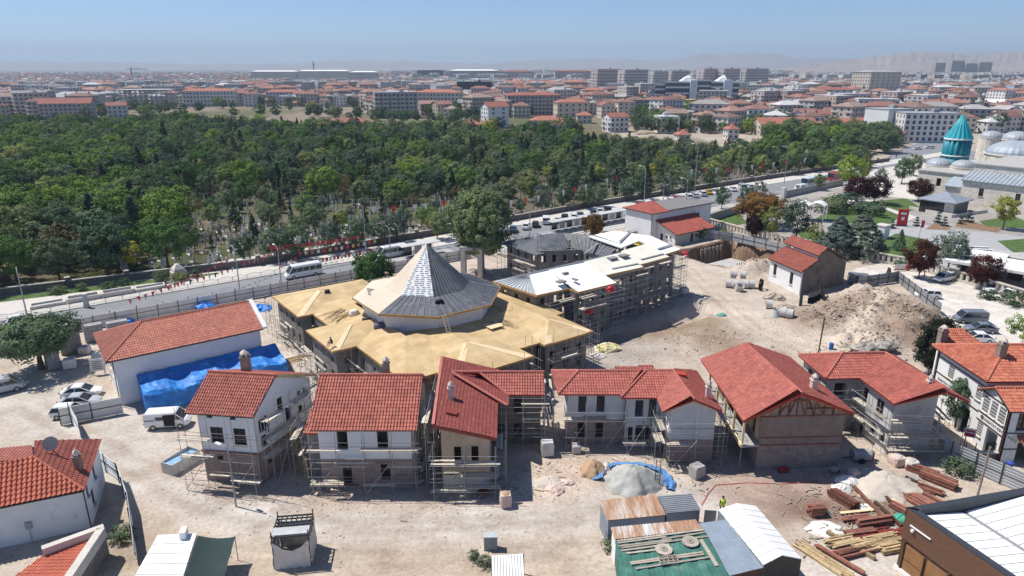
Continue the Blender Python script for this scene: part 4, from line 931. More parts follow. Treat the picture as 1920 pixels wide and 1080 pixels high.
crumple('blue_sheet_heap',G(235,605),1.5,.8,bluet,'blue sheet heap by the hoarding left of the long building','sheeting',seed=6)
# ================================================================= white house with lean-to by the road
h=thing('roadside_house',S(72.5,33),'white house with low red-roofed annex beside the tram line','house')
wall(h,S(72.5,33.5),S(72.5,25.2),-.2,6.6,white,name='front_wall')
wall(h,S(72.5,25.2),S(93.5,25.2),-.2,6.6,white,[(2,3,3.5,5,'brown')],name='side_wall');wall(h,S(93.5,25.46),S(93.5,33.5),-.2,6.6,white,name='end_wall');wall(h,S(93.24,33.5),S(72.76,33.5),-.2,6.6,white,name='rear_wall')
roof(h,[[S(72,34.1,6.6),S(72,24.7,6.6),S(75.5,29.4,8.3)],[S(72,24.7,6.6),S(77.5,24.7,6.6),S(77.5,29.4,8.3),S(75.5,29.4,8.3)]],tilemat('dull_red_tile',(.42,.10,.07),(.34,.085,.06)),deck=fascia,tw=.5,tl=.6)
b=MB();b.prism([S(77.5,24.5,6.9),S(94,24.5,6.9),S(94,34,6.9),S(77.5,34,6.9)],.3);b.build('flat_roof',mat('dark_roof_felt',(.20,.19,.19),.9),h)
wall(h,S(74.3,25.18),S(74.3,19.4),-.2,2.6,white,[(1.2,2.0,.1,2.0,'brown'),(2.9,3.4,1.2,1.8,'brown'),(4,4.5,1.2,1.8,'brown')],name='annex_wall')
wall(h,S(74.3,19.4),S(86.5,19.4),-.2,2.6,mat('cream_wall',(.5,.48,.44),.9),[(5,6,.1,2,'brown'),(8,9,.9,1.9,'brown')],name='annex_wall')
wall(h,S(86.5,19.66),S(86.5,25.18),-.2,2.6,white,name='annex_wall')
roof(h,[[S(73.7,18.9,2.6),S(87.2,18.9,2.6),S(87.2,25.15,4.9),S(73.7,25.15,4.9)]],tilemat('dull_red_tile',(.42,.10,.07),(.34,.085,.06)),deck=fascia,tw=.4,tl=.5)
gable(h,[S(74.3,25.1,2.6),S(74.3,19.6,2.6),S(74.3,25.1,4.75)],white)
# ================================================================= old house by the pit
h=thing('old_house',G(1500,555),'old two-level house with white side, bare brown gable and red tile roofs','house')
o0=G(1498,553);ax1=(G(1605,528)-o0);ax1.z=0;L1=12.0;ax1.normalize();ax2=(G(1437,524)-o0).normalized();L2=9.0
A=lambda u,v,z=0:o0+ax1*u+ax2*v+Vector((0,0,z))
wall(h,A(0,L2),A(0,.0),-.2,4.3,white,[(1.2,2.1,1.5,3.6,'brown'),(6.0,6.9,1.2,3.4,'brown')],name='white_wall')
wall(h,A(.26,0),A(L1,0),-.2,4.3,brownp,name='brown_wall');wall(h,A(L1,.26),A(L1,L2),-.2,4.3,white,name='rear_wall');wall(h,A(L1-.26,L2),A(.26,L2),-.2,4.3,white,name='far_wall')
gable(h,[A(.0,.0,4.302),A(L1,0,4.302),A(7.0,0,7.1),A(4.2,0,7.1),A(3.9,0,6.0)],brownp)
rm_=tilemat('brown_red_tile',(.42,.13,.09),(.33,.10,.075))
roof(h,[[A(-.5,L2+.3,4.3),A(-.5,-.3,4.3),A(3.9,-.3,6.0),A(3.9,L2+.3,6.0)]],rm_,deck=fascia,tw=.3,tl=.42)
wall(h,A(3.9,L2),A(3.9,.1),6.05,6.75,white,[(1,2,6.1,6.7)],name='clerestory')
roof(h,[[A(3.5,L2+.4,6.75),A(3.5,-.4,6.75),A(5.6,-.4,7.9),A(5.6,L2+.4,7.9)],[A(L1+.4,-.4,4.6),A(L1+.4,L2+.4,4.6),A(5.6,L2+.4,7.9),A(5.6,-.4,7.9)]],rm_,deck=fascia,tw=.3,tl=.42)
gable(h,[A(3.9,.02,6.9),A(7.6,.02,6.6),A(5.6,.02,7.75)],brownp)
# ================================================================= foundation in the pit
h=thing('foundation_slab',S(80,9,-4.9),'grey concrete foundation slab with orange formwork in the pit','foundation')
boxo('slab',S(80,8.8,-5.1),(11,7.5,1.9),SA,conc,h);
stick('formwork_panel',S(74.3,5.0,-4.2),S(74.3,11,-4.2),.12,1.9,mat('orange_formwork',(.50,.17,.07),.8),h);stick('formwork_panel',S(74.4,5.0,-4.2),S(79.5,4.95,-4.2),.12,1.9,mat('orange_formwork',(.50,.17,.07),.8),h)
for k in range(9):stick('starter_bar',S(79+k*.8,6.2,-3.3),S(79+k*.8,6.2,-1.9),.12,.12,mat('rebar',(.13,.09,.07),.8),h)
for k in range(6):stick('pile',S(78+k*1.4,15.0,-5),S(78+k*1.4,15.0,-.6),.7,.7,mat('bored_pile',(.24,.20,.17),.95,.2,2),h,'tube')
# ================================================================= trees
def leafmat(name,c,c2,trans=.18):
 m,nt,b=_nodes(name);nt.nodes.remove(b)
 at=nt.nodes.new('ShaderNodeAttribute');at.attribute_name='lv'
 oi=nt.nodes.new('ShaderNodeObjectInfo')
 col=mixc(nt,at.outputs['Fac'],c,c2)
 col=mixc(nt,1.0,col,ramp(nt,oi.outputs['Random'],[(0,(.48,.60,.68)),(.35,(.82,.9,.95)),(.7,(1.12,1.08,1)),(.92,(1.45,1.32,1.0)),(1,(1.9,1.55,.95))]),'MULTIPLY')
 di=nt.nodes.new('ShaderNodeBsdfDiffuse');tr=nt.nodes.new('ShaderNodeBsdfTranslucent');mx=nt.nodes.new('ShaderNodeMixShader')
 nt.links.new(col,di.inputs[0]);nt.links.new(col,tr.inputs[0]);mx.inputs[0].default_value=trans
 nt.links.new(di.outputs[0],mx.inputs[1]);nt.links.new(tr.outputs[0],mx.inputs[2]);nt.links.new(mx.outputs[0],nt.nodes['Material Output'].inputs[0])
 MATS[name]=m;return m
LM={'mid':leafmat('leaf_mid',(0.116,0.165,0.088),(0.171,0.226,0.128)),'dark':leafmat('leaf_dark',(0.090,0.127,0.076),(0.134,0.177,0.104)),'pine':leafmat('leaf_pine',(0.061,0.095,0.063),(0.091,0.128,0.083),.1),'lime':leafmat('leaf_lime',(0.195,0.232,0.061),(0.256,0.281,0.091)),'olive':leafmat('leaf_olive',(0.146,0.177,0.128),(0.195,0.220,0.159)),'bright':leafmat('leaf_bright',(0.110,0.189,0.051),(0.152,0.244,0.073)),'blue':leafmat('leaf_blue',(.075,.11,.105),(.12,.155,.145),.1),'plum':leafmat('leaf_plum',(.045,.018,.02),(.075,.03,.03)),'rust':leafmat('leaf_rust',(.26,.12,.045),(.20,.13,.05)),'black':leafmat('leaf_blackgreen',(.020,.028,.020),(.034,.042,.030)),'dry':leafmat('leaf_dry',(.17,.14,.09),(.13,.12,.08))}
bark=mat('bark',(.12,.095,.075),.95,.25,3,bump=.5)
def crown_mesh(name,lm,shape,n_cl,n_lf,size,rc,seed,rad,z0,z1):
 r=np.random.RandomState(seed);H=z1-z0
 if shape=='cone':
  f=r.rand(n_cl)**.8;ang=r.rand(n_cl)*6.283;rr=rad*(1-f)**.85*np.sqrt(r.uniform(.45,1,n_cl));ctr=np.stack([rr*np.cos(ang),rr*np.sin(ang),z0+H*f*.98],-1)
  rcs=rc*(1.1-.75*f)
 elif shape=='column':
  f=r.rand(n_cl);ang=r.rand(n_cl)*6.283;rr=rad*np.minimum(1,2.2*(1-f)+.1)*np.minimum(1,.5+3*f)*r.uniform(.5,1,n_cl);ctr=np.stack([rr*np.cos(ang),rr*np.sin(ang),z0+H*f],-1);rcs=np.full(n_cl,rc)
 elif shape=='tier':
  lev=r.randint(0,4,n_cl);ang=r.rand(n_cl)*6.283;rr=rad*(1-lev*.22)*np.sqrt(r.rand(n_cl));ctr=np.stack([rr*np.cos(ang),rr*np.sin(ang),z0+H*(.06+lev*.27)+r.uniform(-.03,.03,n_cl)*H],-1);rcs=np.full(n_cl,rc)
 else:
  d=r.normal(size=(n_cl,3));d/=np.linalg.norm(d,axis=1)[:,None];k=r.uniform(.5,1,n_cl)**.6
  lob=1+.22*np.sin(3*np.arctan2(d[:,1],d[:,0])+seed)+.14*np.sin(5*np.arctan2(d[:,1],d[:,0])+2*seed)
  ctr=d*k[:,None]*np.array([rad,rad,H/2])*np.stack([lob,lob,np.ones(n_cl)],-1)+np.array([0,0,(z0+z1)/2]);ctr[:,2]=np.maximum(ctr[:,2],z0+.05*H)
  rcs=rc*r.uniform(.7,1.25,n_cl)
 m=n_cl*n_lf;ci=np.repeat(np.arange(n_cl),n_lf)
 d=r.normal(size=(m,3));d/=np.linalg.norm(d,axis=1)[:,None]
 p=ctr[ci]+d*(rcs[ci]*r.uniform(.25,1.0,m)**.5)[:,None]*np.array([1,1,.75])
 cd=p-np.array([0,0,z0+H*.35]);cd/=np.linalg.norm(cd,axis=1)[:,None];nrm=d*.55+cd*.75+r.normal(scale=.33,size=(m,3))+np.array([0,0,.2]);nrm/=np.linalg.norm(nrm,axis=1)[:,None]
 a=np.cross(nrm,r.normal(size=(m,3)));a/=np.linalg.norm(a,axis=1)[:,None];bb=np.cross(nrm,a)
 s=size*r.uniform(.6,1.25,m)[:,None]*.5;a=a*s;bb=bb*s*.62
 V=np.stack([p-a,p+bb*1.0,p+a,p-bb*1.0],1).reshape(-1,3)
 me=bpy.data.meshes.new(name);me.vertices.add(m*4);me.vertices.foreach_set('co',V.ravel())
 me.loops.add(m*4);me.loops.foreach_set('vertex_index',np.arange(m*4));me.polygons.add(m)
 me.polygons.foreach_set('loop_start',np.arange(0,m*4,4));me.polygons.foreach_set('loop_total',np.full(m,4));me.update(calc_edges=True)
 at=me.attributes.new('lv','FLOAT','FACE');at.data.foreach_set('value',np.clip(np.repeat(r.rand(n_cl),n_lf)*.7+r.rand(m)*.45,0,1))
 me.materials.append(lm);return me,ctr
def trunk_mesh(name,z1,r0,ctr,nb,seed,lean=0):
 rd=random.Random(seed);b=MB()
 pts=[(lean*f*f*z1+rd.uniform(-.1,.1)*f,rd.uniform(-.1,.1)*f,z1*f-.15) for f in (0,.12,.4,.7,1)]
 b.tube(pts,[r0*1.3,r0,r0*.8,r0*.6,r0*.25],8)
 for i in range(nb):
  c=ctr[rd.randrange(len(ctr))];f=rd.uniform(.35,.85);p=Vector(pts[2]).lerp(Vector(pts[4]),f-.3);q=Vector(c)
  if q.z<p.z:continue
  b.tube([p,p.lerp(q,.5)+Vector((0,0,.15)),q],[r0*.42,r0*.26,r0*.08],5,False)
 me=bpy.data.meshes.new(name);me.from_pydata(b.V,[],b.F);me.materials.append(bark);return me
KINDS={}
def kind(key,lm,shape,n_cl,n_lf,size,rc,rad,z0,z1,r0,variants=2,nb=7,lean=0):
 KINDS[key]=[]
 for v in range(variants):
  cm,ctr=crown_mesh('crown',LM[lm],shape,n_cl,n_lf,size,rc,hash_(key)+v*13,rad*(1+.12*v),z0,z1*(1+.06*v))
  KINDS[key].append((trunk_mesh('trunk',z1*(.62 if shape=='round' else .9),r0,ctr,nb if shape=='round' else 2,v+3,lean),cm,z1))
def hash_(k):return sum(ord(c)*(i+1) for i,c in enumerate(k))%9973
kind('mid','mid','round',74,54,.42,.85,3.2,1.8,8.5,.2,3)
kind('dark','dark','round',78,54,.42,.9,3.3,1.6,9.5,.22,3)
kind('bright','bright','round',95,54,.45,.95,4.3,1.8,9.5,.25,2)
kind('lime','lime','round',60,50,.4,.75,2.6,1.6,6.8,.15,2)
kind('olive','olive','round',64,50,.38,.8,2.9,1.5,7.2,.17,2)
kind('pine','pine','cone',95,44,.40,.8,2.4,.8,10.5,.2,2)
kind('cypress','pine','column',60,44,.34,.5,1.0,.4,9.5,.15,2)
kind('dry','dry','round',50,26,.34,.8,2.9,1.8,7.5,.17,1)
kind('plane','mid','round',300,90,.46,1.15,6.0,3.2,16.5,.45,1,14)
kind('acacia','bright','round',170,80,.38,.9,4.0,.8,7.2,.2,1,10)
kind('mulberry','mid','round',180,80,.36,.9,4.0,2.4,7.0,.33,1,10,-.06)
kind('blackgreen','black','round',200,90,.34,.95,4.0,.6,9.0,.3,1,8)
kind('spruce','blue','cone',260,60,.36,.75,4.2,.4,9.5,.22,2,2)
kind('plum','plum','round',110,60,.36,.85,3.1,1.3,6.4,.15,2)
kind('rust','rust','round',170,60,.38,.9,4.6,1.6,7.2,.2,1)
kind('bush','dark','round',34,30,.24,.45,1.2,.1,1.9,.05,2,3)
kind('topiary','blue','tier',60,34,.2,.28,.95,.1,3.0,.08,1,2)
kind('thuja','mid','cone',80,34,.26,.5,1.5,.1,4.6,.1,1,2)
KNAME={'mid':'broadleaf_tree','dark':'broadleaf_tree','bright':'broadleaf_tree','lime':'acacia_tree','olive':'olive_tree','pine':'pine_tree','cypress':'cypress_tree','dry':'dry_tree','plane':'plane_tree','acacia':'acacia_tree','mulberry':'mulberry_tree','blackgreen':'dark_tree','spruce':'spruce_tree','plum':'plum_tree','rust':'rust_tree','bush':'bush','topiary':'clipped_conifer','thuja':'thuja_tree'}
_tn=0
def tree(k,p,hgt,label,rz=None,group=None,wide=1.0,cat='tree'):
 global _tn;_tn+=1
 tm,cm,z1=KINDS[k][_tn%len(KINDS[k])]
 t=thing(KNAME[k],(p[0],p[1],p[2] if len(p)>2 else 0),label,cat,group)
 t.rotation_euler.z=random.uniform(0,6.28) if rz is None else rz
 s=hgt/z1;t.scale=(s*wide,s*wide,s)
 for n,me in (('trunk',tm),('crown',cm)):
  o=bpy.data.objects.new(n,me);COL.objects.link(o);o.parent=t
 return t
def treepx(k,x,y,ytop,label,wide=1.0,group=None,cat='tree'):
 p=G(x,y);p.z=0;hh=max(.8,hpix(p,ytop));return tree(k,p,hh,label,None,group,wide,cat)
# ---- named trees
treepx('plane',905,512,352,'big round plane tree with dense green crown rising behind the pyramid',.95)
treepx('acacia',700,545,474,'green bushy tree between the tram track and the pyramid hall',.85)
treepx('mulberry',78,692,597,'leafy tree on a leaning trunk beside the concrete block pallets',1.15)
treepx('rust',1112,452,400,'small tree with browning top behind the lead roof',.55)
treepx('blackgreen',1752,700,596,'very dark dense tree behind the white Ottoman-style building',.82)
treepx('mid',1790,800,712,'green tree in front of the white sign-bearing facade',.75)
treepx('bright',1925,660,588,'green tree at the edge of the white car park',.8)
for k,x,y,yt,lab,w in (('rust',1424,425,360,'rust-brown tree in the park behind the baluster fence',1.0),('lime',1442,450,392,'yellow-green tree beside the rust-brown tree',.8),('plum',1412,448,404,'small dark purple tree under the rust-brown tree',.7),('dark',1492,452,380,'wide dark green tree beside the yellow-green one',1.0),('spruce',1568,478,404,'blue spruce by the baluster fence, left of its pair',1.45),('spruce',1610,480,402,'blue spruce by the baluster fence, right of its pair',1.5),('dark',1528,470,424,'dark shrub-like tree left of the blue spruces',.7),('thuja',1685,470,430,'small cone-shaped green conifer by the fence',.95),('bright',1590,352,290,'tall full green tree at the park corner near the bus',.85),('lime',1618,345,294,'yellow-green tree behind the park corner tree',.5),('plum',1604,380,331,'dark purple plum tree in the middle of the park',.95),('plum',1638,382,332,'reddish purple plum tree right of the first plum',.95),('plum',1722,378,335,'black-purple plum tree beside the pavilion',1.0),('mid',1690,345,296,'green tree in front of the mosque corner',.9),('dark',1712,330,288,'dark round tree before the mosque domes',.9),('olive',1650,350,316,'grey-green young tree beside the side road',.7),('mid',1353,392,350,'round street tree beside the tram track',.9),('mid',1398,395,352,'pale green street tree left of the rust-brown tree',.75),('mid',1420,385,343,'green street tree behind the rust-brown crown',.75),('mid',1534,357,326,'small street tree beside the white bus',.9),('plum',1722,522,450,'grey-purple tree at the park gate',.75),('olive',1775,515,438,'silvery green tree right of the park gate',.9),('dark',1800,520,460,'dark green tree behind the silvery one',.8),('plum',1838,540,480,'dark tree in front of the gate pavilion',.8),('lime',1880,430,368,'yellowish tree on the lawn before the mosque wall',.9),('dark',1303,437,397,'dark bush-like tree behind the roadside house',.6),('olive',1650,408,375,'pale shrub tree in the park',.6)):
 treepx(k,x,y,yt,lab,w)
for i,(x,y,yt,lab) in enumerate(((1758,418,396,'tiered blue conifer left of the pavilion entrance'),(1770,424,405,'low clipped blue conifer by the flower bed'),(1815,417,392,'tall tiered blue conifer by the pavilion wall'),(1800,420,402,'small clipped conifer by the pavilion wall'),(1718,424,406,'clipped conifer behind the red flag'),(1672,428,410,'tiered conifer beside the red banner'))):
 treepx('topiary',x,y,yt,lab,1.1)
for i,(x,y,yt,lab,w) in enumerate(((1588,392,362,'large round clipped bush on the park lawn',1.6),(1625,402,380,'wide dark clipped bush on the park lawn',2.0),(1558,398,370,'bushy shrub by the park shelter',1.5),(1305,448,424,'green bush beside the roadside annex',1.3),(1360,447,430,'small bush by the baluster fence',1.2),(110,551,536,'rounded bush on the grass strip, leftmost',1.6),(155,546,531,'conical bush near the white planters',1.0),(205,543,528,'rounded bush right of the planters',1.5),(236,537,521,'small bush on the grass strip by the wall',1.0),(304,530,508,'upright bush left of the small white tomb',1.1),(336,527,512,'low bush before the small white tomb',1.6),(366,521,505,'small conical bush right of the white tomb',.9),(1855,560,545,'low bush at the foot of the baluster wall',1.8),(1900,572,548,'leafy bush by the car park wall',1.6),(1690,503,490,'low bush by the gate barrier',1.8),(1152,1030,1005,'dusty weeds beside the rusty shed',1.2),(908,1060,1045,'green weeds left of the pallet roof',1.2),(888,1048,1038,'small tuft of weeds on the dusty lane',1.0),(1795,885,862,'weeds growing by the ribbed sheet fence',1.6),(230,1010,990,'dry weeds behind the curved sheet fence',1.6))):
 treepx('bush',x,y,yt,lab,w,None,'bush')
# street trees before the cemetery wall
SORT=sorted((667,716,745,820,855,1015,1055,1098,1122,1175,1205,1250,1290,1330,620,560,520))
for i,(x,y,yt) in enumerate(((667,470,412),(716,461,404),(745,455,404),(820,449,398),(855,443,392),(1015,398,355),(1055,392,345),(1098,392,350),(1122,388,352),(1175,378,335),(1205,374,330),(1250,368,328),(1290,362,322),(1330,357,318),(620,475,420),(560,487,425),(520,492,430))):
 treepx(('mid','dark','olive')[i%3],x,y,yt,ORD[SORT.index(x)]+' street tree from the left before the cemetery wall',.95,'street trees before the cemetery wall')
# ---- cemetery wood
far_e=[(-90,232),(60,234),(150,242),(250,238),(330,234),(470,240),(560,247),(700,250),(860,256),(1000,270),(1130,279),(1300,287),(1430,289),(1580,300),(1650,312)]
near_e=[(1570,322),(1440,331),(1250,357),(1080,380),(845,427),(640,463),(480,489),(240,519),(0,546),(-90,556)]
CEM=[G(*p) for p in far_e+near_e]
xs=[p.x for p in CEM];ys=[p.y for p in CEM]
rs=np.random.RandomState(21);cell={};pts=[]
N=26000;cx=rs.uniform(min(xs),max(xs),N);cy=rs.uniform(min(ys),max(ys),N);ok=inpoly(cx,cy,CEM)
def pixof(x,y,z=0):d=y*cP-(z-HC)*sP;return 960+F*x/d,540-F*(y*sP+(z-HC)*cP)/d
for x,y in zip(cx[ok],cy[ok]):
 px,py=pixof(x,y);s0,t0=toS(x,y)
 if px<-60 or px>1700:continue
 md=4.9 if y>250 else 4.7
 if 260<px<1000 and 385<py<500:md=7.0
 elif 1000<=px<1400 and py>330:md=6.6
 i,j=int(x//7),int(y//7);good=True
 for a in range(i-1,i+2):
  for b_ in range(j-1,j+2):
   for q in cell.get((a,b_),()):
    if (q[0]-x)**2+(q[1]-y)**2<md*md:good=False
 if good:cell.setdefault((i,j),[]).append((x,y));pts.append((x,y,px,py,s0,t0))
pts.sort(key=lambda p:p[1]+.15*abs(p[0]))
KW=(['mid']*6+['dark']*6+['bright']*3+['lime']*2+['olive']*4+['pine']*4+['cypress']*2+['dry']*2)
ZN=lambda px:['at the left edge','behind the white planters','above the long building','behind the tram poles','behind the white minibus','behind the pyramid','behind the plane tree','behind the parked cars','behind the roadside house','near the far bus'][max(0,min(9,int(px/160)))]
DESC={'mid':'green broadleaf tree','dark':'dark green broadleaf tree','bright':'bright green spreading tree','lime':'yellow-green tree','olive':'silvery grey-green tree','pine':'dark conical conifer','cypress':'narrow dark cypress','dry':'half-bare greyish tree'}
rest=[]
for n,(x,y,px,py,s0,t0) in enumerate(pts):
 k=KW[rs.randint(len(KW))]
 if px<330 and rs.rand()<.45:k=('bright','mid','dark')[rs.randint(3)]
 hgt=rs.uniform(.85,1.15)*{'mid':7.6,'dark':8.2,'bright':9,'lime':6,'olive':6.2,'pine':9,'cypress':8.5,'dry':6.5}[k]*rs.uniform(.72,1.12)
 if px<330 and py>290:hgt*=1.3
 elif px>330 and py>385:hgt*=.74
 if n<300:
  q=np.interp(s0,[a for a,_ in CW],[b for _,b in CW]);belt=ORD[max(0,min(9,int((t0-q)/9)))]
  sz='low ' if hgt<6 else ('tall ' if hgt>8.6 else 'medium-height ')
  tree(k,(x,y,0),hgt,sz+DESC[k]+' '+ZN(px)+', '+belt+' belt from the wall',None,'trees growing among the graves',1.05)
 else:rest.append((x,y,k,hgt*1.02,rs.uniform(0,6.28)))
tcol=bpy.data.collections.new('wood_models');keys=[]
for k in ('mid','dark','bright','lime','olive','pine','cypress','dry'):
 for v,(tm,cm,z1) in enumerate(KINDS[k]):
  o=bpy.data.objects.new('w%02d'%len(keys),cm);tcol.objects.link(o);keys.append((k,z1))
me=bpy.data.meshes.new('cemetery_wood');me.from_pydata([(r[0],r[1],0) for r in rest],[],[])
ii=[];sv=[]
for r in rest:
 c=[i for i,kk in enumerate(keys) if kk[0]==r[2]];i=c[rs.randint(len(c))];ii.append(i);sv.append(r[3]/keys[i][1])
a_=me.attributes.new('idx','INT','POINT');a_.data.foreach_set('value',ii)
a_=me.attributes.new('scl','FLOAT','POINT');a_.data.foreach_set('value',sv)
a_=me.attributes.new('ang','FLOAT','POINT');a_.data.foreach_set('value',[r[4] for r in rest])
def scatter_gn(ob,coll):
 ng=bpy.data.node_groups.new('scatter','GeometryNodeTree')
 ng.interface.new_socket('Geometry',in_out='INPUT',socket_type='NodeSocketGeometry');ng.interface.new_socket('Geometry',in_out='OUTPUT',socket_type='NodeSocketGeometry')
 N_=ng.nodes;gi=N_.new('NodeGroupInput');go=N_.new('NodeGroupOutput');ip=N_.new('GeometryNodeInstanceOnPoints');ci=N_.new('GeometryNodeCollectionInfo')
 ci.inputs['Collection'].default_value=coll;ci.inputs['Separate Children'].default_value=True;ci.inputs['Reset Children'].default_value=True
 mp=N_.new('GeometryNodeMeshToPoints')
 def na(nm,ty):
  n=N_.new('GeometryNodeInputNamedAttribute');n.data_type=ty;n.inputs['Name'].default_value=nm;return n.outputs['Attribute']
 cx_=N_.new('ShaderNodeCombineXYZ');er=N_.new('FunctionNodeEulerToRotation')
 L_=ng.links;L_.new(na('ang','FLOAT'),cx_.inputs[2]);L_.new(cx_.outputs[0],er.inputs[0])
 L_.new(gi.outputs[0],mp.inputs[0]);L_.new(mp.outputs[0],ip.inputs['Points']);L_.new(ci.outputs[0],ip.inputs['Instance']);ip.inputs['Pick Instance'].default_value=True
 L_.new(na('idx','INT'),ip.inputs['Instance Index']);L_.new(er.outputs[0],ip.inputs['Rotation']);L_.new(na('scl','FLOAT'),ip.inputs['Scale']);L_.new(ip.outputs[0],go.inputs[0])
 md=ob.modifiers.new('scatter','NODES');md.node_group=ng
wood=link('cemetery_wood',me);tag(wood,'mass of mixed trees covering the far part of the cemetery','trees',None,'stuff');scatter_gn(wood,tcol)
# ---- gravestones
marble=mat('grave_marble',(.66,.65,.62),.8,.15,1.5,rnd=.3)
gb=MB();gb.prism([(-.22,0,1.15),(.22,0,1.15),(.25,0,.1),(-.25,0,.1)],.12,(0,1,0));gb.prism([(-.22,0,1.15),(-.12,0,1.4),(.12,0,1.4),(.22,0,1.15)],.12,(0,1,0));gb.box((0,.95,-.05),(.6,1.7,.2));gb.box((0,2.0,.28),(.34,.1,.7))
gme=bpy.data.meshes.new('gravestone');gme.from_pydata(gb.V,[],gb.F);gme.materials.append(marble)
gpos=[]
for i in range(60000):
 px,py=rs.uniform(180,1500),rs.uniform(305,505)
 p=G(px,py);s0,t0=toS(p.x,p.y)
 q=np.interp(s0,[a for a,_ in CW],[b for _,b in CW])
 if t0<q+2.2 or t0>q+140:continue
 gpos.append((round(s0/1.9)*1.9+rs.uniform(-.8,.8),round(t0/3.2)*3.2+rs.uniform(-1.3,1.3),t0-q))
seen=set();gp2=[]
for g in gpos:
 key=(round(g[0]/1.9),round(g[1]/3.2))
 if key in seen or math.sin(key[0]*12.9+key[1]*78.2)>.35:continue
 seen.add(key);gp2.append(g)
gp2.sort(key=lambda g:S(g[0],g[1]).y)
gV,gF=np.array(gb.V),gb.F;VV=[];FF=[]
for n,g in enumerate(gp2[:7000]):
 p=S(g[0],g[1]);a=SA+rs.uniform(-.35,.35);sc_=rs.uniform(.9,1.8)
 if n<290:
  o=link('gravestone',gme);o.location=p;o.rotation_euler=(rs.uniform(-.06,.06),0,a);o.scale=(1,1,sc_)
  tag(o,'white marble gravestone '+ZN(pixof(p.x,p.y)[0])+', '+ORD[max(0,min(19,int(g[2]/3.2)))]+' row behind the wall','gravestone','gravestones in the front rows')
 else:
  ca,sa=math.cos(a),math.sin(a);base=len(VV)*0
  v=gV[:16]*np.array([1,1,sc_]);nb_=sum(len(x) for x in VV) if False else None
  VV.append(np.stack([v[:,0]*ca-v[:,1]*sa+p.x,v[:,0]*sa+v[:,1]*ca+p.y,v[:,2]],-1))
gf=[f for f in gF if max(f)<16];FF=[tuple(i+k*16 for i in f) for k in range(len(VV)) for f in gf]
gs=mesh('gravestones',np.concatenate(VV).tolist(),FF,marble);tag(gs,'countless pale gravestones under the cemetery trees','gravestones',None,'stuff')
# ================================================================= the town behind
def randmat(name,cols,rough=.9,stain=None):
 m,nt,b=_nodes(name);oi=nt.nodes.new('ShaderNodeObjectInfo')
 n=len(cols);c=ramp(nt,oi.outputs['Random'],[(i/n,c) for i,c in enumerate(cols)],'CONSTANT')
 c=mixc(nt,1.0,c,ramp(nt,noise(nt,.15,5),[(.3,(.82,.81,.80)),(.7,(1.05,1.05,1.05))]),'MULTIPLY')
 nt.links.new(c,b.inputs['Base Color']);b.inputs['Roughness'].default_value=rough;MATS[name]=m;return m
cwall=randmat('town_wall',[(.62,.59,.55),(.72,.70,.67),(.56,.50,.44),(.76,.75,.73),(.52,.42,.37),(.66,.60,.50),(.46,.44,.43),(.68,.57,.52),(.58,.58,.58),(.72,.68,.60)])
croof=randmat('town_roof',[(.25,.125,.10),(.30,.145,.115),(.21,.105,.085),(.29,.15,.12),(.24,.13,.105),(.33,.155,.12),(.20,.115,.10),(.27,.115,.09),(.30,.22,.19),(.38,.37,.37),(.22,.12,.10),(.34,.20,.165),(.30,.29,.28),(.26,.14,.115),(.55,.55,.55),(.20,.13,.115)])
cwin=mat('town_window',(.07,.08,.10),.3,.3,.3)
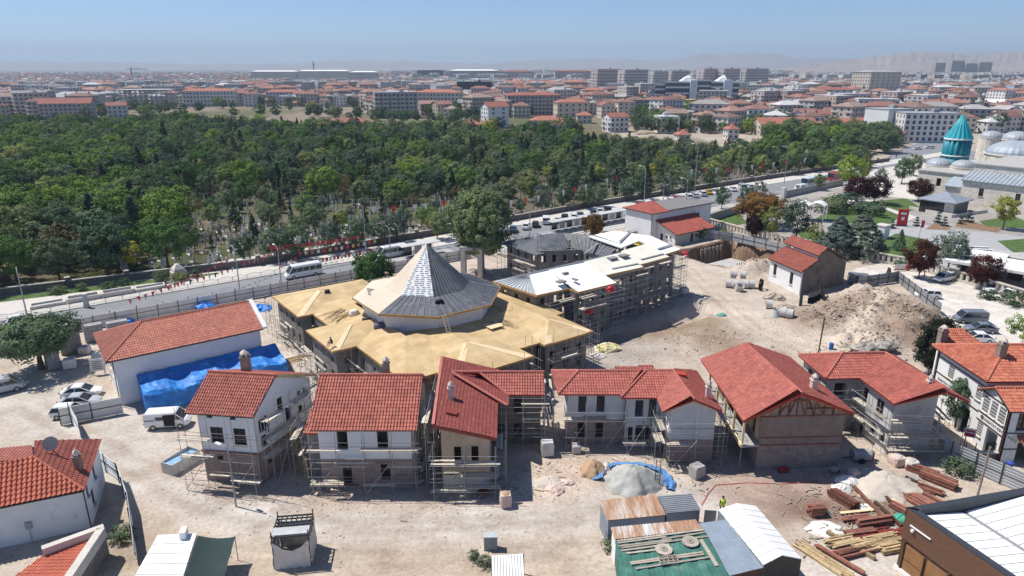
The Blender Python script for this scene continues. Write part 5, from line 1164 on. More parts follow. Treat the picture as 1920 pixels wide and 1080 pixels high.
def bparts(w,d,fl,fh=3.0,rf='hip',rise=2.2,cols=None,balc=False,wh=1.4,over=.5,cols2=None,blank_sides=False):
 W_,R_,N_,T_=MB(),MB(),MB(),MB();H=fl*fh+.6
 W_.box((0,0,-.3),(w,d,H+.3))
 x,y=w/2+over,d/2+over
 if rf=='hip':
  k=min(x,y)*.95
  if x>=y:r0,r1=(-x+k,0),(x-k,0)
  else:r0,r1=(0,-y+k),(0,y-k)
  e=[(-x,-y,H),(x,-y,H),(x,y,H),(-x,y,H)];a=(*r0,H+rise);c=(*r1,H+rise)
  if x>=y:P_=[[e[0],e[1],c,a],[e[2],e[3],a,c],[e[3],e[0],a],[e[1],e[2],c]]
  else:P_=[[e[1],e[2],c,a],[e[3],e[0],a,c],[e[0],e[1],a],[e[2],e[3],c]]
  for p in P_:R_.prism(p,.25)
  for cx_ in (-.25,.3):R_.box((w*cx_,d*.08,H+rise*.5),(.8,.8,rise*.5+.7))
 elif rf=='gable':
  for p in ([(-x,-y,H),(x,-y,H),(x,0,H+rise),(-x,0,H+rise)],[(x,y,H),(-x,y,H),(-x,0,H+rise),(x,0,H+rise)]):R_.prism(p,.25)
  for sx in (-w/2,w/2):W_.prism([(sx,-d/2,H),(sx,d/2,H),(sx,0,H+rise*.93)],.3,(-1 if sx>0 else 1,0,0))
 else:
  R_.box((0,0,H),(w+.3,d+.3,.5));R_.box((w*.15,0,H+.5),(3.2,3.0,1.8))
 cols=cols or max(2,int(w/3.2));c2=cols2 or max(2,int(d/3.4))
 for f in range(fl):
  z=f*fh+1.1
  for i in range(cols):
   u=-w/2+(i+.5)*w/cols;ww=min(1.5,w/cols*.55)
   for sg in (-1,1):
    yy=sg*(d/2+.02);N_.quad((u-ww/2,yy,z),(u+ww/2,yy,z),(u+ww/2,yy,z+wh),(u-ww/2,yy,z+wh))
   if balc and i%2==(0 if balc==1 else 1) and f:
    T_.box((u,-d/2-.6,f*fh+.1),(w/cols*.95,1.2,.16));T_.box((u,-d/2-1.15,f*fh+.26),(w/cols*.95,.1,.85))
  if not blank_sides:
   for i in range(c2):
    u=-d/2+(i+.5)*d/c2;ww=min(1.4,d/c2*.5)
    for sg in (-1,1):
     xx=sg*(w/2+.02);N_.quad((xx,u-ww/2,z),(xx,u+ww/2,z),(xx,u+ww/2,z+wh),(xx,u-ww/2,z+wh))
     if balc and i%2==0 and f:T_.box((sg*(w/2+.55),u,f*fh+.1),(1.1,d/c2*.9,.16));T_.box((sg*(w/2+1.05),u,f*fh+.26),(.1,d/c2*.9,.85))
 return W_,R_,N_,T_
PROT={}
def proto(key,*a,**k):
 W_,R_,N_,T_=bparts(*a,**k);q=[]
 for nm,b,m in (('wall',W_,cwall),('roof',R_,croof if k.get('rf','hip')!='flat' else mat('pale_flat_roof',(.5,.49,.48),.9)),('windows',N_,cwin),('balconies',T_,mat('balcony_white',(.58,.57,.55),.8))):
  if not b.V:continue
  me=bpy.data.meshes.new(nm);me.from_pydata(b.V,[],b.F);me.materials.append(m);q.append((nm,me))
# joined version for the far mass
 V=[];Fc=[];mi=[];ms=[]
 for nm,me in q:
  o_=len(V);V+=[tuple(v.co) for v in me.vertices];Fc+=[tuple(o_+i for i in p.vertices) for p in me.polygons];mi+=[len(ms)]*len(me.polygons);ms.append(me.materials[0])
 jm=bpy.data.meshes.new(key);jm.from_pydata(V,[],Fc)
 for m in ms:jm.materials.append(m)
 jm.polygons.foreach_set('material_index',mi)
 PROT[key]=(q,jm,a[0],a[1])
proto('small',10,9,1,rf='gable',rise=2.0);proto('house',11,10,2,rf='hip',rise=2.4);proto('house3',13,12,3,rf='hip',rise=2.6,balc=1)
proto('flats4',17,13,4,rf='hip',rise=2.6,balc=1);proto('flats5',22,13,5,rf='hip',rise=2.6,balc=2);proto('gable3',14,11,3,rf='gable',rise=2.6)
proto('flat3',15,12,3,rf='flat');proto('flat6',24,14,6,rf='flat',balc=2);proto('row5',34,13,5,rf='gable',rise=3,balc=1);proto('tower8',22,16,8,rf='flat',balc=1)
TOWN=[]
def place(key,x,y,rz,label=None,group=None):
 q,jm,w,d=PROT[key]
 t=thing({'small':'shed','house':'town_house','house3':'town_house','flats4':'apartment_block','flats5':'apartment_block','gable3':'town_house','flat3':'town_house','tower8':'apartment_tower','flat6':'apartment_block','row5':'apartment_block'}[key],(x,y,0),label,'building' if key in ('flats4','flats5','tower8') else 'house',group)
 t.rotation_euler.z=rz
 for nm,me in q:
  o=bpy.data.objects.new(nm,me);COL.objects.link(o);o.parent=t
  if nm in ('windows','balconies'):o['kind']='stuff'
 return t
# ---- buildings one can tell apart, placed by their outline in the photograph
def col(c,n='far'):return mat('paint_%02d_%02d_%02d'%tuple(int(v*99) for v in c),c,.85,.07,.1)
def big(xl,xr,yb,yt,dep,fl,wm,rm,rf,label,rot=0,name='apartment_block',balc=False,cols=None,cat='building',rise=None,wh=None,over=.5,winm=None,cols2=None,blank=False):
 p=G((xl+xr)/2,yb);k=depth(p)/F;w=(xr-xl)*k/(math.cos(rot)+abs(math.sin(rot))*.5*min(1,dep/max(1,(xr-xl)*k)))
 H=hpix(p,yt);rs_=(rise if rise is not None else (2.4 if rf!='flat' else 0));fh=max(2.6,(H-rs_-.6)/fl)
 W_,R_,N_,T_=bparts(w,dep,fl,fh,rf,rs_,cols,balc,wh or fh*.48,over,cols2,blank)
 t=thing(name,(p.x,p.y+dep/2,0),label,cat);t.rotation_euler.z=rot+math.atan2(-p.x,p.y)*.0
 for nm,b,m in (('wall',W_,wm),('roof',R_,rm),('windows',N_,winm or cwin),('balconies',T_,mat('balcony_white',(.58,.57,.55),.8))):
  if b.V:
   me=bpy.data.meshes.new(nm);me.from_pydata(b.V,[],b.F);me.materials.append(m);o=bpy.data.objects.new(nm,me);COL.objects.link(o);o.parent=t
   if nm in ('windows','balconies'):o['kind']='stuff'
 TOWN.append((p.x,p.y+dep/2,max(w,dep)*.62));return t
RR=mat('far_red_roof',(.29,.115,.09),.85,.15,.3);RR2=mat('far_orange_roof',(.36,.15,.11),.85,.15,.3);WR=mat('far_white_roof',(.78,.78,.78),.6,.05,.2);GR=mat('far_grey_roof',(.33,.34,.36),.7,.1,.2)
big(78,166,224,184,13,4,col((.45,.38,.38)),RR,'gable','grey-pink block with red gabled roof at the far left wood edge',.25,rise=4)
big(105,186,204,172,14,4,col((.48,.50,.53)),GR,'hip','pale grey hotel block behind the red-roofed block',.1)
big(0,60,200,178,13,3,col((.55,.53,.50)),RR,'hip','long cream block at the left edge of the town',0);big(45,100,205,182,13,3,col((.50,.52,.55)),RR2,'hip','grey white block left of the hotel',.1)
big(345,438,200,166,13,4,col((.66,.66,.64)),RR2,'hip','white flats with dark glazed stair, left of the open field',.1,balc=1);big(435,475,198,170,12,4,col((.42,.42,.44)),RR,'hip','grey flats beside the white ones',.1)
big(500,560,196,168,12,4,col((.52,.52,.55)),RR2,'hip','pale flats behind the field trees',.15)
big(573,595,212,191,9,2,col((.38,.46,.28)),RR,'hip','small green house in the open field',.1,name='green_house',cat='house',cols=3)
big(612,690,245,222,12,1,col((.45,.38,.33)),RR,'hip','low red-roofed house at the wood edge',.15,name='low_house',cat='house')
big(700,780,222,174,14,6,col((.40,.37,.36)),GR,'flat','brown-grey apartment block with white balconies behind the wood',.28,balc=1);big(780,866,212,168,16,5,col((.62,.60,.55)),RR2,'hip','cream apartment block with balconies and red roof',-.2,balc=1)
big(856,922,184,154,20,5,mat('black_glass',(.025,.03,.04),.2),darkm,'flat','black glass office building',.05,name='office_building',cols=9);
big(947,1050,216,173,15,5,col((.50,.40,.38)),RR,'hip','long pink apartment block behind the white houses',.2,balc=2)
big(1040,1103,220,186,13,3,col((.62,.55,.43)),RR2,'hip','cream house with brown window frames and red roof',.2,cols=5)
big(905,950,240,203,11,5,col((.72,.72,.71)),RR,'gable','tall white house with blank side behind the cemetery',.5,name='white_house',cat='house',cols=2,rise=3)
big(862,902,252,233,9,2,col((.72,.72,.70)),RR2,'hip','small white house with orange roof, left of the tall white one',.1,name='white_house',cat='house');big(900,940,251,231,9,2,col((.70,.70,.69)),RR2,'hip','small white house below the tall white one',.0,name='white_house',cat='house',cols=4)
big(996,1058,250,218,12,2,col((.70,.69,.67)),RR2,'hip','white house with broad orange roof at the wood edge',.1,name='white_house',cat='house');big(1035,1092,256,226,11,2,col((.68,.67,.64)),RR2,'hip','white bay-windowed house with orange roof',-.1,name='white_house',cat='house')
big(1082,1110,232,216,9,2,col((.60,.56,.50)),RR2,'hip','small orange-roofed house beside the bay-windowed house',0,name='town_house',cat='house')
big(1135,1176,248,212,11,3,col((.72,.71,.70)),RR,'gable','white three-storey house with dark red roof',.35,name='white_house',cat='house',balc=1,cols=4)
big(1090,1185,190,165,18,2,col((.55,.53,.50)),RR2,'hip','long red-roofed school behind trees',.05,cols=12);big(1104,1235,205,190,16,1,col((.50,.42,.36)),RR2,'hip','long low red-roofed market hall',.03,cols=14)
big(1244,1306,212,188,14,3,col((.58,.52,.42)),col((.55,.42,.16)),'flat','cream building with yellow roof storey',.05,cols=6)
big(1110,1162,180,130,16,8,col((.60,.50,.48)),col((.5,.36,.32)),'flat','brown tower slab at the left of the tower row',.5,name='apartment_tower',balc=1)
for i,(a,b_,yb,yt,c) in enumerate(((1160,1213,182,131,(.62,.55,.53)),(1215,1250,180,134,(.72,.68,.65)),(1248,1290,178,133,(.62,.52,.50)),(1308,1345,176,129,(.68,.6,.57)),(1345,1385,176,129,(.6,.53,.52)),(1385,1440,174,129,(.56,.52,.52)))):
 big(a,b_,yb,yt,16,9,col(c),GR,'flat','tower slab number %s in the brown row on the skyline'%('two','three','four','five','six','seven')[i],.5,name='apartment_tower',balc=1+i%2)
for i,(a,b_,yb,yt) in enumerate(((472,558,154,132),(560,655,154,131),(655,708,155,133))):big(a,b_,yb,yt,30,7,col((.58,.57,.52)),WR,'hip',('long white-roofed slab on the skyline, leftmost of three','long white-roofed slab on the skyline, middle of three','shorter white-roofed slab on the skyline, right of three')[i],.0,name='housing_slab',cols=26,rise=3)
big(783,830,154,132,40,8,mat('dark_facade',(.14,.13,.13),.8),darkm,'flat','dark bare concrete block on the skyline',0,cols=12);big(842,935,158,130,40,8,col((.40,.41,.42)),WR,'hip','grey panelled housing slab with white roof on the skyline',0,name='housing_slab',cols=18,rise=3);big(935,1000,160,132,40,8,col((.50,.47,.45)),RR,'hip','beige housing slab with red roof on the skyline',0,name='housing_slab',cols=14);big(1040,1110,162,131,40,8,col((.52,.46,.43)),RR,'hip','pinkish housing slab on the skyline left of the towers',0,name='housing_slab',cols=14)
for i,(a,b_) in enumerate(((940,985),(985,1050),(1050,1100))):big(a,b_,178,151,16,6,col(((.40,.42,.33),(.50,.48,.34),(.42,.40,.36))[i]),RR2,'hip',('olive apartment row','yellowish apartment row','grey-green apartment row')[i]+' behind the pink block',.05,balc=1)
big(1418,1470,186,160,16,5,col((.66,.66,.66)),GR,'flat','white flats right of the blue business centre',.15,balc=1);big(1466,1512,184,158,16,5,col((.58,.59,.60)),WR,'flat','white-banded flats behind the trees',.1,balc=2);big(1505,1600,196,164,16,4,col((.74,.73,.72)),RR,'hip','white hotel with dark vertical window strips and red roof',.15,cols=7,wh=2.7)
big(1605,1690,186,131,26,8,col((.60,.55,.47)),GR,'hip','tall beige hotel standing above the town',.45,name='hotel_tower',cols=6)
big(1748,1770,146,118,20,12,col((.50,.46,.43)),GR,'flat','slim tower on the right skyline',.2,name='apartment_tower',balc=1)
for i,(a,b_,yt) in enumerate(((1777,1804,114),(1804,1830,119),(1828,1857,117))):big(a,b_,147,yt,22,12,col((.50,.46,.43)),GR,'flat','tower of the cluster on the right skyline, %s'%('left one','middle one','right one')[i],.2,name='apartment_tower',balc=1+i%2)
big(1862,1886,172,150,14,5,col((.60,.46,.10)),GR,'flat','bright yellow apartment block',.2);big(1895,1925,184,160,14,5,col((.42,.55,.62)),GR,'flat','light blue block at the right edge',.1);big(1795,1842,166,150,16,4,col((.30,.35,.40)),GR,'flat','blue-grey office block behind the market roof',.1,cols=9)
big(1665,1905,204,187,40,1,col((.60,.60,.60)),WR,'gable','long white market hall roof',-.05,name='market_hall',rise=2.5,blank=True,cols=20);big(1752,1910,212,196,30,1,col((.55,.56,.58)),WR,'gable','second white market roof in front',-.04,name='market_hall',rise=2,blank=True,cols=14)
big(1420,1530,254,221,13,2,col((.55,.49,.40)),RR2,'gable','long cream house with red tile roof above the park trees',.1,cols=9,rise=3.5);big(1545,1644,256,222,12,2,col((.62,.63,.64)),RR2,'hip','long white house with red roof beside the hotel',.05,cols=8,rise=3.2);big(1650,1696,270,240,11,2,col((.55,.50,.42)),RR2,'hip','cream house with red roof below the hotel',.05,cols=4)
big(1325,1356,232,204,12,3,col((.45,.40,.37)),RR2,'gable','brown house with red roof in the trees',.2);big(1342,1390,238,216,11,2,col((.52,.48,.42)),RR2,'gable','cream gabled house among trees',.2);big(1362,1446,208,191,13,2,col((.60,.57,.50)),RR2,'hip','red-roofed school among trees',.1);big(1400,1450,232,206,12,2,col((.55,.53,.48)),RR2,'gable','house with blank cream gable',.4)
big(1270,1294,264,251,8,1,col((.60,.58,.55)),RR2,'hip','tiny white lodge among the trees',.1,name='lodge',cat='house');big(1362,1384,262,242,7,2,col((.60,.58,.55)),RR2,'hip','small turret-like house among the trees',.1,name='lodge',cat='house')
big(1510,1560,196,176,12,2,col((.60,.40,.36)),RR,'hip','pinkish house left of the beige hotel',.1);big(1580,1622,218,190,12,2,col((.55,.62,.66)),RR2,'hip','pale blue house with red roof',.2);big(1650,1720,210,197,12,1,col((.55,.45,.35)),RR2,'hip','red-roofed hall before the market',.0);big(1840,1905,226,208,12,2,col((.50,.34,.30)),RR,'hip','brick-red building beside the minaret',.1)
# white hotel with rows of arched windows
t=big(1695,1795,268,214,16,5,col((.70,.68,.64)),col((.30,.31,.33)),'flat','white hotel with dark cornice and rows of narrow windows',-.12,name='hotel',cols=9,wh=1.8)
big(1640,1705,262,206,16,4,col((.74,.74,.73)),GR,'flat','blank white side wing of the hotel',.35,name='hotel_wing',cols=1,blank=True)
# concrete skeleton
p=G(268,205);t=thing('concrete_frame_building',(p.x,p.y,0),'bare concrete frame building beyond the wood','building');k=depth(p)/F
for f in range(5):
 boxo('floor_slab',(p.x,p.y+10,f*3.6+3.4),(98*k,20,.4),.1,mat('pale_concrete',(.52,.51,.49),.9),t)
 for i in range(11):
  for j in (-1,0,1):
   u=(-.48+i*.096)*98*k;v=j*9.5;boxo('column',(p.x+u*math.cos(.1)-v*math.sin(.1),p.y+10+u*math.sin(.1)+v*math.cos(.1),f*3.6),(.5,.5,3.4),.1,mat('pale_concrete',(.52,.51,.49),.9),t)
TOWN.append((p.x,p.y+10,60))
# blue glass business centre
p=G(1305,202);k=depth(p)/F;t=thing('business_centre',(p.x,p.y,0),'blue glass business centre with white sail-shaped roof peaks','office');H=hpix(p,152)
silver=mat('silver_cladding',(.74,.78,.82),.5,.06,.1)
for i,(xa,xb,yt,m_,dy) in enumerate(((1228,1246,158,glassb,4),(1246,1290,153,glassb,0),(1290,1303,150,silver,-3),(1303,1330,150,glassb,2),(1330,1354,153,glassb,0),(1352,1368,150,silver,-3),(1366,1383,154,glassb,2))):
 hh=hpix(G((xa+xb)/2,202),yt);x0=((xa-960)/F)*depth(p);x1=((xb-960)/F)*depth(p)
 boxo('tower_section',((x0+x1)/2,p.y+12+dy,0),(x1-x0-.1,24,hh),0,m_,t)
 if m_ is glassb:
  for f in (.55,.78,.985):boxo('white_band',((x0+x1)/2,p.y+dy-.35,hh*f-.8),(x1-x0-.4,.7,1.7),0,silver,t)
  for q in (.25,.5,.75):boxo('mullion',(x0+(x1-x0)*q,p.y+dy-.2,0),(.5,.4,hh*.52),0,silver,t)
for xa,xb,yt in ((1273,1292,141),(1340,1358,141)):
 x0=((xa-960)/F)*depth(p);x1=((xb-960)/F)*depth(p);hb=hpix(p,153);ht=hpix(p,yt)
 b=MB();b.loft([[(x0,p.y-1,hb),(x1,p.y-1,hb),(x1,p.y+12,hb),(x0,p.y+12,hb)],[(x0+(x1-x0)*.45,p.y+1,hb+(ht-hb)*.6),(x1-.3,p.y+1,hb+(ht-hb)*.6),(x1-.3,p.y+9,hb+(ht-hb)*.6),(x0+(x1-x0)*.45,p.y+9,hb+(ht-hb)*.6)],[(x1-2,p.y+4,ht),(x1-1.4,p.y+4,ht),(x1-1.4,p.y+5,ht),(x1-2,p.y+5,ht)]]);b.build('roof_peak',WR,t)
TOWN.append((p.x,p.y+12,55))
p=G(1700,182);k=depth(p)/F;t=thing('billboard',(p.x,p.y,0),'big bright blue billboard on a building side','billboard');boxo('panel',(p.x,p.y,hpix(p,178)),(24*k,.6,20*k),.05,mat('billboard_blue',(.06,.40,.68),.6,.1,.05),t);boxo('backing_wall',(p.x+2,p.y+9,0),(30*k,16,hpix(p,156)),.05,col((.2,.2,.22)),t)
def minaret(x,yb,yt,label):
 p=G(x,yb);H=hpix(p,yt);t=thing('minaret',(p.x,p.y,0),label,'minaret');b=MB();b.lathe((p.x,p.y,0),[(2.2,0),(2.2,H*.3),(1.5,H*.36),(1.4,H*.66),(2.3,H*.69),(2.3,H*.74),(1.1,H*.75),(1.0,H*.86)],10);b.build('shaft',stone,t);b=MB();b.lathe((p.x,p.y,H*.86),[(1.25,0),(.5,H*.08),(.06,H*.14)],10);b.build('spire',lead,t)
minaret(1827,235,172,'stone minaret rising above the market roofs');minaret(1613,205,158,'slim white minaret beside the beige hotel')
for nm,x,yb,yt,lab in (('radio_mast',590,150,114,'thin radio mast on the skyline'),('tower_crane',249,152,127,'tower crane on the left skyline')):
 p=G(x,yb);H=hpix(p,yt);t=thing(nm,(p.x,p.y,0),lab,nm.split('_')[1]);stick('mast',(p.x,p.y,0),(p.x,p.y,H),2.2,2.2,darkm,t)
 if nm=='tower_crane':stick('jib',(p.x-14,p.y,H-4),(p.x+52,p.y,H-4),1.2,1.4,darkm,t);stick('tie',(p.x,p.y,H),(p.x+36,p.y,H-4),.6,.6,darkm,t)
 else:stick('cross_arm',(p.x-6,p.y,H*.8),(p.x+6,p.y,H*.8),1.2,1.2,darkm,t)
# ---- ordinary houses filling the quarter
rs=np.random.RandomState(77);cell={};TP=[]
poly_out=CEM
N=60000;u=rs.rand(N);yy=430+(5200-430)*u**1.9;xx=rs.uniform(-.82,.82,N)*yy
ins=inpoly(xx,yy,[Vector((p.x*1.02,p.y+14,0)) for p in CEM])
for x,y,bad in zip(xx,yy,ins):
 if bad:continue
 px,py=pixof(x,y)
 if px<-60 or px>1990:continue
 s0,t0=toS(x,y)
 if t0<66 and y<520:continue
 if y<560 and px<1240:continue
 if 225<px<700 and 200<py<226:continue
 if 1560<px<1990 and y<420:continue
 md=14.5+max(0,(y-900)/60)
 if any((q[0]-x)**2+(q[1]-y)**2<(q[2]+8)**2 for q in TOWN):continue
 g=max(md,15);i,j=int(x//60),int(y//60);good=True
 for a in range(i-1,i+2):
  for b_ in range(j-1,j+2):
   for q in cell.get((a,b_),()):
    if (q[0]-x)**2+(q[1]-y)**2<md*md:good=False;break
 if good:cell.setdefault((i,j),[]).append((x,y));TP.append((x,y,px,py))
TP.sort(key=lambda q:q[1])
seq=['house']*5+['house3']*5+['flats4']*4+['gable3']*4+['small']*2+['flat3']*3+['flats5']*2+['flat6']*1
stuffp=[]
for n,(x,y,px,py) in enumerate(TP):
 k=seq[rs.randint(len(seq))]
 if y>1000:k=['flats4','flats5','flat6','house3','flat3','flat6','row5'][rs.randint(7)]
 if y>1400 and rs.rand()<(.45 if px>850 else .08):k='tower8'
 if px<740 and y>1300:k=['house','house3','house','gable3'][rs.randint(4)]
 if px>1480 and y>2200:k=['house','house3','flats4'][rs.randint(3)]
 rz=rs.choice([.15,.15+math.pi/2,-.3,.6])+rs.uniform(-.12,.12)
 if n<230:
  zone='far left of the town' if px<480 else ('town left of centre' if px<960 else ('town right of centre' if px<1440 else 'far right of the town'))
  place(k,x,y,rz,{'small':'low gabled shed','house':'two-storey tiled house','house3':'three-storey house with balconies','flats4':'four-storey apartment block','flats5':'five-storey apartment block','gable3':'gabled three-storey house','flat3':'flat-roofed house','tower8':'apartment tower','flat6':'flat-roofed apartment block','row5':'long apartment row'}[k]+' in the '+zone+', '+ORD[min(19,int((y-430)/22))]+' row back','ordinary town houses beyond the cemetery')
 else:stuffp.append((x,y,k,rz))
ccol=bpy.data.collections.new('town_models');ck=[]
for i,k in enumerate(PROT):o=bpy.data.objects.new('t%02d'%i,PROT[k][1]);ccol.objects.link(o);ck.append(k)
me=bpy.data.meshes.new('distant_town');me.from_pydata([(q[0],q[1],0) for q in stuffp],[],[])
a_=me.attributes.new('idx','INT','POINT');a_.data.foreach_set('value',[ck.index(q[2]) for q in stuffp])
a_=me.attributes.new('scl','FLOAT','POINT');a_.data.foreach_set('value',[1.0]*len(stuffp))
a_=me.attributes.new('ang','FLOAT','POINT');a_.data.foreach_set('value',[q[3] for q in stuffp])
o=link('distant_town',me);tag(o,'mass of far red-roofed houses merging towards the horizon','town',None,'stuff');scatter_gn(o,ccol)
# trees between the houses
tp=[]
for x,y,px,py in TP[:2600]:
 if rs.rand()<.7:tp.append((x+rs.uniform(-11,11),y+rs.uniform(-11,11)))
for xa,xb,ya,yb,n in ((1190,1480,200,252,230),(1440,1680,255,290,130),(840,1100,250,268,25),(1100,1240,176,215,110),(1470,1640,185,216,110),(1000,1180,190,215,30),(560,700,205,228,14),(340,560,196,222,16),(700,900,214,240,26),(160,330,206,226,16),(1700,1920,170,186,16)):
 for _ in range(n):p=G(rs.uniform(xa,xb),rs.uniform(ya,yb));tp.append((p.x,p.y))
me=bpy.data.meshes.new('town_trees');me.from_pydata([(q[0],q[1],0) for q in tp],[],[])
ii=[rs.choice([i for i,kk in enumerate(keys) if kk[0] in ('mid','dark','bright')]) for _ in tp]
a_=me.attributes.new('idx','INT','POINT');a_.data.foreach_set('value',[int(i) for i in ii])
a_=me.attributes.new('scl','FLOAT','POINT');a_.data.foreach_set('value',list(rs.uniform(.7,1.25,len(tp))))
a_=me.attributes.new('ang','FLOAT','POINT');a_.data.foreach_set('value',list(rs.uniform(0,6.28,len(tp))))
o=link('town_trees',me);tag(o,'scattered green trees between the town houses','trees',None,'stuff');scatter_gn(o,tcol)
# ---- hills and haze
hm=mat('dry_hills',(.30,.23,.16),.95,.2,.0015,stain=((.16,.15,.10),.004,.6))
def hills(name,prof,D,dep,label,seed):
 pts=[];r=np.random.RandomState(seed);xs_=np.linspace(prof[0][0],prof[-1][0],160);yt=np.interp(xs_,[p[0] for p in prof],[p[1] for p in prof])
 yt=yt+np.interp(xs_,np.linspace(xs_[0],xs_[-1],40),r.uniform(-1.2,1.2,40))
 rows=[]
 for f,e in ((0,0),(.25,.16),(.45,.42),(.62,.62),(.8,.9),(1,1),(1.25,.6),(1.5,0)):
  row=[]
  for x,y in zip(xs_,yt):
   dist=D-dep+dep*f;H=(HC+(127-y)/F*D*1.09)*e;X_=(x-960)/F*dist*1.05
   row.append((X_,dist,max(H*(1+(.22*r.uniform(-1,1) if 0<e<1 else 0)),-2)))
  rows.append(row)
 V=[v for row in rows for v in row];n=len(xs_)
 o=mesh(name,V,[(i*n+j,i*n+j+1,(i+1)*n+j+1,(i+1)*n+j) for i in range(len(rows)-1) for j in range(n-1)],hm,None,True);tag(o,label,None,None,'structure')
hills('hills',[(1400,127),(1480,121),(1560,112),(1640,103),(1700,104),(1760,110),(1800,103),(1860,99),(1925,92),(2050,88)],8200,2400,'dry brown hills behind the right of the town',3)
hills('mountains',[(-140,123),(100,117),(250,119),(480,122),(700,116),(900,121),(1050,113),(1150,112),(1210,118),(1280,107),(1350,104),(1450,111),(1550,114),(1750,104),(2060,94)],13600,2600,'faint far mountains along the horizon',4)
b=MB();b.box((0,8600,-7),(32600,18000,470))
hz,nt,bs=_nodes('haze_air');nt.nodes.remove(bs);pv=nt.nodes.new('ShaderNodeVolumePrincipled');pv.inputs['Color'].default_value=(.66,.81,1,1);pv.inputs['Density'].default_value=1.15e-4;pv.inputs['Anisotropy'].default_value=.1
nt.links.new(pv.outputs[0],nt.nodes['Material Output'].inputs['Volume'])
o=b.build('haze',hz);tag(o,'pale summer haze over the town and hills','haze',None,'stuff')
# ================================================================= Ottoman-style building with signs, right edge
h=thing('sign_building',(49.3,64,0),'white Ottoman-style building with brown timber trim, grilled windows and wall signs','building')
X0=49.3
wall(h,(X0,72.7),(X0,64.56),-.2,7.3,whitec,[(2.2,3.2,4.75,6.15,'grille'),(7.1,8.0,4.6,6.15,'grille'),(5.6,6.9,-.1,2.9)],name='sign_wall')
wall(h,(X0,64.3),(66,64.3),-.2,7.3,whitec,name='upper_front');wall(h,(66,64.56),(66,72.44),-.2,7.3,whitec,name='end_wall');wall(h,(66,72.7),(X0,72.7),-.2,7.3,whitec,name='rear_wall')
wall(h,(X0-.3,64.25),(X0-.3,60.2),2.9,6.1,whitec,[(.35,1.25,4.05,5.75,'grille'),(1.55,2.45,4.05,5.75,'grille'),(2.75,3.65,4.05,5.75,'grille')],name='bay_wall')
wall(h,(X0-.3,64.25),(X0-.3,60.2),-.2,2.898,whitec,[(.3,1.1,1.2,2.7,'grille'),(1.7,3.3,-.1,2.7)],name='bay_wall')
wall(h,(X0-.3,60.2),(60,60.2),-.2,6.1,mat('cool_white',(.66,.67,.69),.9),[(1.0,2.3,3.7,5.6,'brown'),(3.6,4.9,3.7,5.6,'brown'),(1.6,3.0,-.1,2.3),(6.2,7.5,3.7,5.6,'brown')],name='bay_front')
gable(h,[(X0-.3,64.3,6.102),(X0-.3,60.2,6.102),(X0-.3,62.25,7.2)],whitec)
for z in (6.4,4.5,3.45):stick('trim_beam',(X0-.04,72.7,z),(X0-.04,64.3,z),.07,.1,brownw,h)
for z in (6.08,3.85,2.92):stick('trim_beam',(X0-.34,64.3,z),(X0-.34,60.15,z),.07,.1,brownw,h)
for y,z1 in ((72.6,7.2),(64.32,6.4)):stick('trim_post',(X0-.06,y,0 if y<70 else 3.4),(X0-.06,y,z1),.1,.12,brownw,h)
stick('trim_post',(X0-.36,60.14,-.1),(X0-.36,60.14,6.1),.12,.12,brownw,h);stick('trim_beam',(X0-.3,60.16,3.4),(60,60.16,3.4),.07,.1,brownw,h);stick('trim_beam',(X0-.3,60.16,1.6),(51,60.16,1.6),.07,.1,brownw,h)
roof(h,[[(48.7,63.7,7.35),(67,63.7,7.35),(62,68.5,9.4),(53.6,68.5,9.4)],[(48.7,73.3,7.35),(48.7,63.7,7.35),(53.6,68.5,9.4)],[(67,73.3,7.35),(48.7,73.3,7.35),(53.6,68.5,9.4),(62,68.5,9.4)]],rt5,[((48.7,73.3,7.42),(53.6,68.5,9.46)),((53.6,68.5,9.46),(62,68.5,9.46)),((48.7,63.7,7.42),(53.6,68.5,9.46))],tw=.3,tl=.4)
roof(h,[[(48.6,59.7,6.05),(60,59.7,6.05),(60,62.25,7.35),(48.6,62.25,7.35)],[(60,64.6,6.05),(48.6,64.6,6.05),(48.6,62.25,7.35),(60,62.25,7.35)]],rt5,[((48.6,62.25,7.4),(60,62.25,7.4))],tw=.3,tl=.4)
roof(h,[[(50.3,58.9,2.5),(56,58.9,2.5),(56,60.15,3.2),(50.3,60.15,3.2)]],rt5,tw=.3,tl=.4)
chimney(h,(52.0,67.0),8.2,1.9,.75);chimney(h,(51.0,75.2),6.5,1.9,.8)
roof(h,[[(50,74.2,6.6),(56,74.2,6.6),(54,76.5,8.2),(52,76.5,8.2)]],rt5);wall(h,(50.4,74.6),(56,74.6),-.2,6.6,whitec,name='rear_wing_wall')
inkm=mat('sign_ink',(.06,.065,.07),.7)
def text(s,loc,xdir,size,m,par,name='lettering',yscale=1):
 cu=bpy.data.curves.new(name,'FONT');cu.body=s;cu.size=size;cu.extrude=.01;cu.align_x='LEFT';cu.materials.append(m)
 tmp=bpy.data.objects.new('tmp',cu);COL.objects.link(tmp);dg=bpy.context.evaluated_depsgraph_get();me=bpy.data.meshes.new_from_object(tmp.evaluated_get(dg));bpy.data.objects.remove(tmp)
 o=bpy.data.objects.new(name,me);COL.objects.link(o);o['kind']='stuff';x=Vector(xdir).normalized();y=Vector((0,0,1));z=x.cross(y)
 M=Matrix((x,y,z)).transposed().to_4x4();M.translation=loc;adopt(o,par);o.matrix_basis=M;return o
text('KARATAY KENT KONSEYİ',(X0-.32,63.2,3.2),(0,-1,0),.40,inkm,h);text('KARATAY',(X0-.02,68.0,4.98),(0,-1,0),.3,inkm,h);text('BELEDİYESİ',(X0-.02,68.0,4.72),(0,-1,0),.2,inkm,h)
